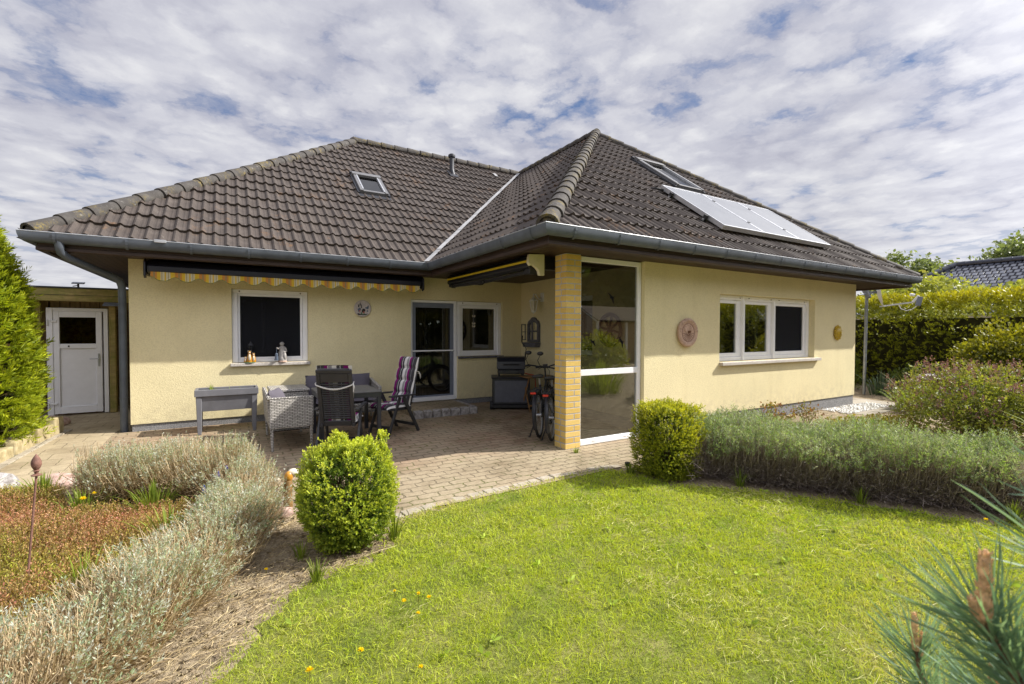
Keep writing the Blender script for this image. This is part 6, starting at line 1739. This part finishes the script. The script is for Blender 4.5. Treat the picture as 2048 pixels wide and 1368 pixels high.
# ------------------------------------------------------------------ lavender
def path_pts(path, n, width):
    """random points in a band along a polyline; returns xy, outward offset (-1..1) and side vector"""
    path = np.array(path, float); seg = np.diff(path,axis=0); L = np.linalg.norm(seg,axis=1); cum = np.r_[0,np.cumsum(L)]
    s = rng.random(n)*cum[-1]; k = np.clip(np.searchsorted(cum,s)-1,0,len(L)-1); f = (s-cum[k])/L[k]
    c = path[k]+seg[k]*f[:,None]
    tang = seg[k]/L[k][:,None]; nor = np.stack([tang[:,1],-tang[:,0]],1)
    o = rng.uniform(-1,1,n); w = np.interp(s, cum, width)
    end = np.minimum(np.clip(s/.22,0,1), np.clip((cum[-1]-s)/.22,0,1))**.5
    return c + nor*(o*w*end)[:,None], o, nor, s
def lavender(name, label, path, width, h, n, leafc, stemc, deadc, K, leafL, dead, seed, ground=0.0, splay=.55, bare=.55, edge=.42, lw=.17, patchy=0.0):
    xy, o, nor, s = path_pts(path, n, width)
    wloc = np.interp(s, np.r_[0,np.cumsum(np.linalg.norm(np.diff(np.array(path),axis=0),axis=1))], width)
    base = np.zeros((n,3)); base[:,:2] = xy - nor*(o*wloc*.45)[:,None] + rng.normal(size=(n,2))*.03
    base[:,2] = ground
    lump = vnoise(np.c_[xy, np.zeros(n)], 5.5, seed)
    H = h*(1-edge*np.abs(o)**3)*(.82+.24*lump)*rng.uniform(.66,1.12,n)
    tip = np.zeros((n,3)); tip[:,:2] = xy + nor*(o*.05)[:,None]*splay*2 + rng.normal(size=(n,2))*.045; tip[:,2] = H + ground
    mid = base*.45+tip*.55; mid[:,2] -= .04*np.abs(o)
    mid[:,:2] += rng.normal(size=(n,2))*.02
    sc = mixcol(n, stemc, .2)
    V = [strip_quads(base,mid,.0055,.0035), strip_quads(mid,tip,.0035,.0022)]; C = [sc, sc*1.05]
    ax = unit(tip-mid); lc = mixcol(n, leafc, .15)
    for k in range(K):
        f = bare + (1-bare)*rng.random(n)
        pos = mid + (tip-mid)*((f-.5)*2).clip(0,1)[:,None]
        R = unit(np.cross(ax, rng.normal(size=(n,3))))
        L = leafL*rng.uniform(.6,1.25,n)
        V.append(leaf_quads(pos, ax*rng.uniform(.5,1.4,(n,1))+R*.9, L, L*lw)); C.append(lc*rng.uniform(.8,1.2,(n,1)))
    patch = np.clip(.42+1.5*vnoise(np.c_[xy,np.zeros(n)], 9.0, seed+5)+rng.normal(size=n)*.25, 0, 1)
    t = thing(name, label, 'lavender', (path[len(path)//2][0], path[len(path)//2][1], 0))
    keep = np.tile(rng.random(n) < (1-patchy+patchy*patch), K) if patchy else np.ones(n*K,bool)
    quads_mesh('foliage', np.concatenate(V[2:])[keep], np.concatenate(C[2:])[keep], M_LEAF, t)
    quads_mesh('stems', np.concatenate(V[:2]), np.concatenate(C[:2]), M_DRY, t)
    if dead:
        nd, side = dead
        xy, o, nor, s = path_pts(path, nd, width)
        o2 = np.where(rng.random(nd)<.5, o, np.sign(o)*(1-rng.random(nd)**2*.35)) if side == 0 else side*(1-rng.random(nd)**1.6*.5)
        wl = np.interp(s, np.r_[0,np.cumsum(np.linalg.norm(np.diff(np.array(path),axis=0),axis=1))], width)
        a0 = np.zeros((nd,3)); a0[:,:2] = xy - nor*((o-o2*.55)*wl)[:,None]; a0[:,2] = ground+rng.random(nd)*h*.35
        a1 = a0.copy(); a1[:,:2] += nor*(o2*rng.uniform(.05,.28,nd)*wl*1.3)[:,None] + rng.normal(size=(nd,2))*.07; a1[:,2] = np.clip(a0[:,2]+rng.uniform(-.05,.26,nd)*h*1.6, .01, h*.86)+ground
        Vd = [strip_quads(a0,a1,.005,.0025)]; Cd = [mixcol(nd,deadc,.22)]
        for k in range(3):
            q = rng.random((nd,1)); Vd.append(leaf_quads(a0+(a1-a0)*q, (a1-a0)+rng.normal(size=(nd,3))*.12, .03, .006)); Cd.append(mixcol(nd,deadc,.25))
        quads_mesh('dead_twigs', np.concatenate(Vd), np.concatenate(Cd), M_DRY, t)
    return t
SILV = [(.40,.44,.35),(.56,.57,.53),(.24,.37,.14),(.64,.64,.62),(.29,.40,.20)]
STRAW = [(.46,.355,.21),(.60,.48,.31),(.29,.215,.13)]
lavender('lavender_hedge', 'far part of the left lavender with silvery tips and straw stems by the patio', [(-1.25,5.98),(-.75,5.95),(-.25,5.76),(.12,5.42)], [.32,.40,.40,.30], .58, 3600, SILV, STRAW, STRAW, 11, .022, (4800,0), 71, .005, .6, .80, .40, .23, .84)
lavender('lavender_hedge', 'near sweeping part of the left lavender running from patio to bottom left corner', [(.14,5.22),(.13,4.7),(-.02,4.15),(-.26,3.6),(-.55,3.1),(-.86,2.65),(-1.25,2.25)], [.24,.25,.26,.30,.34,.38,.42], .46, 5600, SILV, STRAW, STRAW, 11, .022, (10500,0), 72, 0, .9, .82, .42, .23, .82)
GRN = [(.16,.25,.06),(.29,.40,.09),(.37,.43,.33),(.52,.55,.48),(.27,.42,.05),(.12,.19,.08)]
GREYB = [(.30,.245,.215),(.42,.36,.33),(.20,.155,.13)]
lavender('lavender_hedge', 'wide green-topped lavender hedge with dark woody side along the lawn at right', [(4.80,3.72),(5.25,3.12),(5.72,2.42),(6.15,1.70),(6.38,1.32)], [.48,.62,.64,.54,.42], .73, 6600, GRN, GREYB, GREYB, 12, .034, (13000,1), 73, 0, .25, .84, .12, .19)
lavender('lavender_hedge', 'separate looser lavender clump at the right end of the lavender hedge', [(6.55,1.15),(6.8,.85),(7.1,.45)], [.42,.46,.40], .62, 2000, GRN, GREYB, GREYB, 12, .038, (2600,0), 74, 0, .6, .74, .3, .19)

# ------------------------------------------------------------------ heather bed, grass tufts
def in_poly(x, y, poly):
    r = np.zeros(len(x), bool); n = len(poly)
    for i in range(n):
        (x0,y0),(x1,y1) = poly[i], poly[(i+1)%n]
        c = ((y0>y)!=(y1>y)) & (x < (x1-x0)*(y-y0)/(y1-y0+1e-12)+x0); r ^= c
    return r
HE = [(-3.2,6.5),(-2.2,6.55),(-1.5,6.35),(-1.25,5.5),(-.55,5.3),(-.15,5.05),(-.15,4.3),(-.5,3.6),(-.95,3.15),(-1.6,2.8),(-2.4,3.4),(-3.2,5)]
n = 34000
x = rng.uniform(-3.2,0,n); y = rng.uniform(2.8,6.6,n); k = in_poly(x,y,HE); x, y = x[k], y[k]; n = len(x)
P = np.c_[x,y,np.zeros(n)]
lump = vnoise(P,4.2,81)*.5+.5
H = (.05+.15*lump)*rng.uniform(.75,1.15,n)
lean = rng.normal(size=(n,3))*.35; lean[:,2] = 1
ax = unit(lean)
red = np.clip(.52+1.0*vnoise(P,3.1,82)+rng.normal(size=n)*.28,0,1)[:,None]
tipc = mixcol(n,[(.50,.20,.11),(.58,.29,.18),(.46,.15,.15),(.52,.33,.18),(.38,.12,.09)],.16); grc = mixcol(n,[(.36,.38,.04),(.45,.43,.05),(.24,.29,.03)],.16)
V = []; C = []
for j in range(8):
    s = .35+.65*j/7
    pos = P + ax*(H*s)[:,None]
    R = unit(np.cross(ax, rng.normal(size=(n,3))))
    V.append(leaf_quads(pos, ax*.8+R*.8, .017*rng.uniform(.7,1.3,n), .008)); w = red*(s**1.2); C.append(grc*(1-w)+tipc*w)
V.append(strip_quads(P, P+ax*H[:,None], .004,.003)); C.append(mixcol(n,[(.24,.17,.08)],.2))
tag(quads_mesh('heather', np.concatenate(V), np.concatenate(C), M_LEAF), 'low heather carpet with rusty orange tips filling the left bed', 'heather', kind='stuff')

LG = [(.20,.27,.03),(.27,.33,.05),(.15,.22,.03)]
tuft('ornamental_grass', 'bright green arching grass clump beside the purple shrub', (12.1,3.95,0), 420, .62, .014, [(.24,.34,.02),(.32,.40,.03),(.18,.27,.02)], .8)
tuft('ornamental_grass', 'taller tan tipped grass clump behind the bright grass at right', (13.0,4.35,0), 110, .95, .012, [(.25,.24,.08),(.30,.25,.12),(.16,.20,.04)], .5)
tuft('iris_clump', 'blue-green sword leaved clump at the foot of the dark hedge', (14.6,5.55,0), 60, .75, .035, [(.10,.15,.10),(.13,.19,.12)], .6, None, 'plant')
G2 = 'grass tufts in the left flower bed'
for i,(px_,py_,nn,LL,lab) in enumerate(((-.62,5.32,120,.30,'green grass tuft between far lavender and heather'),(-.10,4.95,110,.30,'green tuft with grape hyacinths inside the lavender bend'),(-1.62,6.35,150,.26,'grass tuft beside the flat pink stone'),(-2.15,6.42,150,.30,'grass tuft beside the pale grey stone'),(-.42,4.42,90,.34,'long bladed grass tuft in the middle of the heather'),(-.80,3.85,60,.28,'broad bladed green tuft by the lower heather edge'),(-1.15,5.55,90,.28,'grass tuft at the left end of the far lavender'))):
    tuft('grass_tuft', lab, (px_,py_,0), nn, LL, .011, LG, .28, G2)
G3 = 'weed tufts around the box bushes'
for i,(px_,py_,nn,LL,lab) in enumerate(((1.10,3.66,46,.26,'long thin grass tuft at the right foot of the round bush'),(.42,3.66,16,.16,'small weed on the bare soil left of the round bush'),(.47,3.30,40,.16,'pale green weed tuft where soil meets lawn'),(3.98,3.95,60,.17,'grass tuft at the left foot of the square bush'),(4.66,3.02,30,.22,'weed tuft at the foot of the right lavender near the square bush'),(5.2,2.12,22,.20,'weed tuft at the foot of the right lavender midway'),(5.80,1.22,40,.22,'weed tuft at the far right foot of the lavender'),(4.02,5.0,20,.10,'weed tuft growing from the paving by the brick pillar'))):
    tuft('weed_tuft', lab, (px_,py_,0), nn+14, LL, .008, LG, .09, G3)
# rose shoots in front of the wing wall
for i,(x,y,lab) in enumerate(((7.75,4.55,'young reddish rose shoots left by the wing wall'),(8.15,4.62,'young rose shoots in the middle by the wing wall'),(8.9,4.5,'thin weeds at the right by the wing wall'))):
    leafbush('rose_bush', lab, 'plant', (x,y,0), .28, .25, (.50,.42,.36)[i], 75, .045, [(.15,.18,.04),(.26,.12,.05)], [(.28,.30,.05),(.30,.16,.06)], 90+i, 12, .2)
leafbush('ground_cover', 'low yellow-green cover plant where the gravel path meets the lavender', 'plant', (8.7,3.5,0), 1.25, .50, .26, 1500, .04, [(.20,.22,.03),(.28,.27,.03)], [(.40,.36,.03),(.33,.20,.05)], 95, 12, .2)

# dandelions and grape hyacinths
def dandelion(label, x, y, z, s=1.0):
    n = 46; a = rng.uniform(0,2*PI,n); e = rng.random(n)
    P = np.tile([[x,y,z]],(n,1)).astype(float); D = np.stack([np.cos(a)*(1.1-e*.8),np.sin(a)*(1.1-e*.8),.12+.7*e],1)
    V = [leaf_quads(P,D,.018*s,.0075*s)]; C = [mixcol(n,[(.88,.68,.005),(.92,.76,.02)],.08)]
    V.append(strip_quads(np.array([[x,y,0.]]),np.array([[x,y,z]]),.004,.004)); C.append(np.array([[.22,.22,.06]]))
    o = quads_mesh('dandelion', np.concatenate(V), np.concatenate(C), M_GRASS); return tag(o, label, 'flower', 'yellow dandelions in bloom')
DL = ['dandelion flower in the heather left of centre','smaller dandelion flower just behind the heather dandelion','dandelion in the lawn near the lower picture edge','large dandelion at the bottom picture edge','dandelion in the lawn group, upper one','dandelion in the lawn group, rightmost','dandelion in the lawn group, leftmost','dandelion in the lawn group, lowest','dandelion low in the lawn below the group of four','half open dandelion behind the lawn group','orange-yellow flower on the bare soil','dandelion at the foot of the right lavender']
for (x,y,z,s),l in zip(((-1.13,5.45,.17,1.5),(-1.08,5.58,.17,1.1),(.54,2.36,.06,1.0),(.30,2.34,.06,1.15),(.96,2.70,.06,.8),(1.0,2.63,.06,.9),(.86,2.67,.06,.9),(.89,2.51,.06,.8),(.76,2.11,.05,.8),(.85,2.82,.05,.6),(.19,3.56,.03,.8),(5.49,1.32,.06,1.0)), DL):
    dandelion(l, x, y, z, s)
for (x,y,z),l in zip(((-.12,5.30,.27),(-.22,4.98,.24),(-.05,5.36,.30)),('blue grape hyacinth in front of the far lavender','lowest blue grape hyacinth by the heather edge','rightmost blue grape hyacinth inside the lavender')):
    t = thing('grape_hyacinth', l, 'flower', (x,y,0), 0, 'grape hyacinths in the left bed')
    m = MB(); m.tube([(x,y,0),(x,y,z)],.0035,5); m.build('stem', basic('stem_green',(.12,.18,.04)), t)
    m = MB()
    for k in range(22):
        s = k/21; a = k*2.4; rr = .013*(1-s*.75); m.ball((x+rr*math.cos(a),y+rr*math.sin(a),z-.035+.06*s),.0065,.0065,.0075,6,4)
    m.build('flower', basic('hyacinth_blue',(.035,.03,.30),.6), t)

# dry straw and clippings on the bare strip beside the lavender
SO = [(-.7,2.0),(-.12,2.62),(.02,2.88),(.24,3.22),(.95,3.46),(1.12,3.72),(.95,4.05),(.55,4.6),(.15,4.6),(.25,4.0),(0,3.5),(-.45,2.8),(-1.1,2.1)]
n = 12000; x = rng.uniform(-1.2,1.2,n); y = rng.uniform(1.9,4.7,n); k = in_poly(x,y,SO); x, y = x[k], y[k]; n = len(x)
a = rng.normal(size=n)*.9+.5; L = rng.uniform(.02,.11,n)*(1+(rng.random(n)<.08)*1.6)
P0 = np.c_[x,y,rng.uniform(.001,.012,n)]; P1 = P0 + np.c_[np.cos(a)*L,np.sin(a)*L,rng.normal(size=n)*.008]; P1[:,2] = np.abs(P1[:,2])+.001; Pm = (P0+P1)/2 + np.c_[rng.normal(size=(n,2))*.006, rng.uniform(0,.008,n)]
W = rng.uniform(.0015,.0045,n); cc = mixcol(n,[(.46,.37,.21),(.36,.27,.14),(.56,.48,.31),(.25,.18,.10)],.2)
tag(quads_mesh('straw_litter', np.concatenate([strip_quads(P0,Pm,W,W),strip_quads(Pm,P1,W,W*.6)]), np.concatenate([cc,cc]), M_DRY), 'dry straw and lavender clippings strewn on the bare soil', 'straw', kind='stuff')
# clods
m = MB()
for i in range(260):
    while True:
        x, y = random.uniform(-1.0,1.1), random.uniform(2.1,4.6)
        if in_poly(np.array([x]),np.array([y]),SO)[0]: break
    s = random.uniform(.006,.022); m.ball((x,y,.002),s,s*random.uniform(.6,1.1),s*.6,6,4)
tag(m.build('soil_crumbs', M_GROUND), 'crumbs of soil on the bare strip beside the lavender', 'soil', kind='stuff')

# lawn blades: density falls with distance from the viewer
def blades(n, xr_, yr_, poly, L, w, seed, cols, dens=None):
    x = rng.uniform(*xr_,n); y = rng.uniform(*yr_,n)
    q = np.c_[x,y,np.zeros(n)]; fx = .05*vnoise(q,11,seed+20)+rng.normal(size=n)*.035; fy = .05*vnoise(q,12,seed+21)+rng.normal(size=n)*.035
    k = in_poly(x+fx,y+fy,poly)          # frayed edge
    d = np.hypot(x,y); k &= rng.random(n) < np.clip((3.4/np.maximum(d,1.2))**1.1,.25,1)
    # only what the frame can see, with a margin to each side
    v = x*math.sin(CY)+y*math.cos(CY); u = x*math.cos(CY)-y*math.sin(CY)
    k &= (v > 1.55) & (np.abs(u) < v*1.30+.6)
    x, y = x[k], y[k]; n = len(x)
    P = np.c_[x,y,np.full(n,-.006)]
    cl = vnoise(P,5.2,seed)*.5+.5; c2 = vnoise(P,17,seed+1)*.5+.5; c3 = vnoise(P,1.6,seed+2)*.5+.5
    keep = rng.random(n) < .30+.75*c2; P, cl, c2, c3 = P[keep], cl[keep], c2[keep], c3[keep]; n = len(P)
    a = rng.uniform(0,2*PI,n) ; tilt = np.abs(rng.normal(size=n))*.75+.15
    D = np.c_[np.cos(a)*np.sin(tilt),np.sin(a)*np.sin(tilt),np.cos(tilt)]
    ln = L*rng.uniform(.40,1.35,n)*(.50+.75*cl+.35*c2)
    M1 = P + D*(ln*.55)[:,None]; T = M1 + (D*np.array([1.35,1.35,.55]))*(ln*.5)[:,None]
    s = unit(np.cross(D, rng.normal(size=(n,3))))
    ww = w*rng.uniform(.7,1.4,n)*np.clip(np.hypot(P[:,0],P[:,1])/3.2,.8,2.2)
    V = [strip_quads(P,M1,ww,ww*.9,s), strip_quads(M1,T,ww*.9,ww*.1,s)]
    g = mixcol(n,cols[0],.16); st = mixcol(n,cols[1],.16); dk = mixcol(n,cols[2],.16)
    c4 = vnoise(P,.9,seed+9)*.5+.5
    dry = np.clip((c3-.40)*1.7+(c4-.45)*1.2+.45*(c2-.5)+.3*(cl-.5)+rng.normal(size=n)*.28-.10+(rng.random(n)<.07)*.6,0,.9)[:,None]
    deep = np.clip((.47-cl)*1.9+rng.normal(size=n)*.15,0,.85)[:,None]
    col = g*(1-dry)+st*dry; col = col*(1-deep)+dk*deep
    return np.concatenate(V), np.concatenate([col*.92,col*1.04])
V, C = blades(760000, (-2.2,7.4), (-3.0,4.3), LAWN, .037, .0029, 201, ([(.43,.53,.03),(.52,.59,.04),(.32,.46,.02),(.57,.60,.07)], [(.66,.59,.22),(.72,.65,.34),(.60,.53,.16)], [(.22,.36,.025),(.28,.42,.03)]))
tag(quads_mesh('lawn_grass', V, C, M_GRASS), 'short mown lawn grass with dry thatchy patches', 'grass', kind='stuff')
# loose thatch lying in the turf, in swathes left by the mower
n = 26000; x = rng.uniform(-.6,6.6,n); y = rng.uniform(.4,4.2,n); q = np.c_[x,y,np.zeros(n)]
k = in_poly(x,y,LAWN) & (vnoise(q@np.array([[.8,.6,0],[-.25,.33,0],[0,0,1.]]),3.4,211)+.35*vnoise(q,9,212) > .22+.30*rng.random(n)); x, y = x[k], y[k]; n = len(x)
a = rng.normal(size=n)*.8+.5; L = rng.uniform(.025,.085,n); z0 = rng.uniform(.006,.026,n)
P0 = np.c_[x,y,z0]; P1 = P0+np.c_[np.cos(a)*L,np.sin(a)*L,rng.normal(size=n)*.008]; W = rng.uniform(.0018,.0036,n)*np.clip(np.hypot(x,y)/3,.8,2)
tag(quads_mesh('lawn_thatch', strip_quads(P0,P1,W,W*.5), mixcol(n,[(.60,.57,.24),(.68,.64,.34),(.52,.48,.17),(.50,.56,.12)],.15), M_GRASS), 'pale dry clippings lying in swathes on the lawn', 'thatch', kind='stuff')
# broad leaved weeds in the turf
n = 70; x = rng.uniform(.2,6,n); y = rng.uniform(.5,4.1,n); k = in_poly(x,y,LAWN); x, y = x[k], y[k]; n = len(x)
V = []; C = []
for j in range(7):
    a = rng.uniform(0,2*PI,n); L = rng.uniform(.025,.06,n)
    V.append(leaf_quads(np.c_[x,y,np.full(n,.012)], np.c_[np.cos(a),np.sin(a),rng.uniform(.1,.6,n)], L, L*.42)); C.append(mixcol(n,[(.36,.48,.05),(.42,.52,.08),(.30,.42,.05)],.15))
tag(quads_mesh('lawn_weeds', np.concatenate(V), np.concatenate(C), M_GRASS), 'flat clover and weed leaves scattered through the lawn', 'weeds', kind='stuff')

# ------------------------------------------------------------------ young pine right beside the viewer
t = thing('pine_tree', 'young blue-green pine close to the viewer at the bottom right with brown candles', 'pine tree', (.85,-.05,0))
NB = [(.15,.26,.19),(.22,.35,.23),(.29,.41,.29),(.12,.21,.17)]
def pine_shoot(pts, needle, nn, candles):
    pts = [Vector(p) for p in pts]
    m = MB(); m.tube(pts, [.0065-.0035*i/(len(pts)-1) for i in range(len(pts))], 7)
    br = m.build('branch', M_RUST if False else basic('pine_twig',(.16,.085,.05),.8,0,.3,40,.4,120), t)
    P = np.array([list(p) for p in pts]); seg = np.diff(P,axis=0); Ls = np.linalg.norm(seg,axis=1); cum = np.r_[0,np.cumsum(Ls)]
    s = rng.random(nn)**.75*cum[-1]; k = np.clip(np.searchsorted(cum,s)-1,0,len(Ls)-1)
    b = P[k]+seg[k]*((s-cum[k])/Ls[k])[:,None]; ax = unit(seg[k])
    R = unit(np.cross(ax, rng.normal(size=(nn,3))))
    op = rng.uniform(.35,1.0,nn)[:,None]
    d1 = unit(ax*(1.05-op*.35)+R*op); d2 = unit(d1+ax*.28+np.array([0,0,-.10]))
    L = needle*rng.uniform(.7,1.12,nn)[:,None]
    a1 = b+d1*L*.45; a2 = a1+d2*L*.32; a3 = a2+unit(d2+rng.normal(size=(nn,3))*.08)*L*.25
    side = unit(np.cross(d1, rng.normal(size=(nn,3))))
    c = mixcol(nn, NB, .16)
    V = np.concatenate([strip_quads(b,a1,.0020,.0023,side),strip_quads(a1,a2,.0023,.0020,side),strip_quads(a2,a3,.0020,.0003,side)])
    quads_mesh('needles', V, np.concatenate([c,c,c*1.1]), M_LEAF, br)
    for base, tip, r in candles:
        base, tip = Vector(base), Vector(tip)
        m = MB(); N = 9
        prof = [r*(.80+.12*math.sin(i*1.3))*(1.08-.30*i/(N-1))*(1 if i < N-1 else .45) for i in range(N)]
        m.tube([base+(tip-base)*(i/(N-1)) for i in range(N)], prof, 10)
        dv = (tip-base).normalized()
        for i in range(110):
            q = random.random(); a = random.uniform(0,6.28)
            e = dv.cross(Vector((math.cos(a),math.sin(a),.3))).normalized()
            p = base+(tip-base)*q+e*r*.85*(1-.4*q*q); p2 = p+e*r*.22+dv*r*.6
            m.beam(p, p2, r*.35, r*.2, (0,0,1), r*.1, r*.1)
        m.build('candle', basic('pine_candle',(.68,.42,.21),.75,0,.3,160,.3,300), br, smooth=True)
pine_shoot([(.80,.02,1.02),(.745,.115,1.20),(.712,.148,1.29),(.694,.160,1.325),(.684,.165,1.346)], .098, 620, [((.684,.165,1.344),(.688,.165,1.419),.0074),((.681,.167,1.338),(.674,.172,1.368),.0046)])
pine_shoot([(.88,-.02,.72),(.95,.22,.96),(.955,.285,1.06),(.942,.298,1.105),(.934,.302,1.145)], .090, 460, [((.934,.302,1.143),(.932,.304,1.203),.0054),((.938,.298,1.135),(.943,.296,1.172),.0040)])
pine_shoot([(.88,-.03,1.05),(.87,.03,1.30),(.83,.09,1.43),(.79,.115,1.475)], .095, 170, [])
pine_shoot([(.88,-.05,.95),(.86,.04,1.20),(.82,.10,1.36),(.775,.13,1.41)], .095, 220, [])
pine_shoot([(.86,-.03,.80),(.84,.10,1.0),(.80,.16,1.15),(.77,.175,1.22)], .095, 330, [((.77,.175,1.218),(.77,.176,1.265),.0050)])
m = MB(); m.tube([(.85,-.05,-.05),(.85,-.06,.5),(.84,-.05,1.0),(.85,-.06,1.6)],[.025,.02,.014,.006],10)
m.build('trunk', M_TRUNK, t)
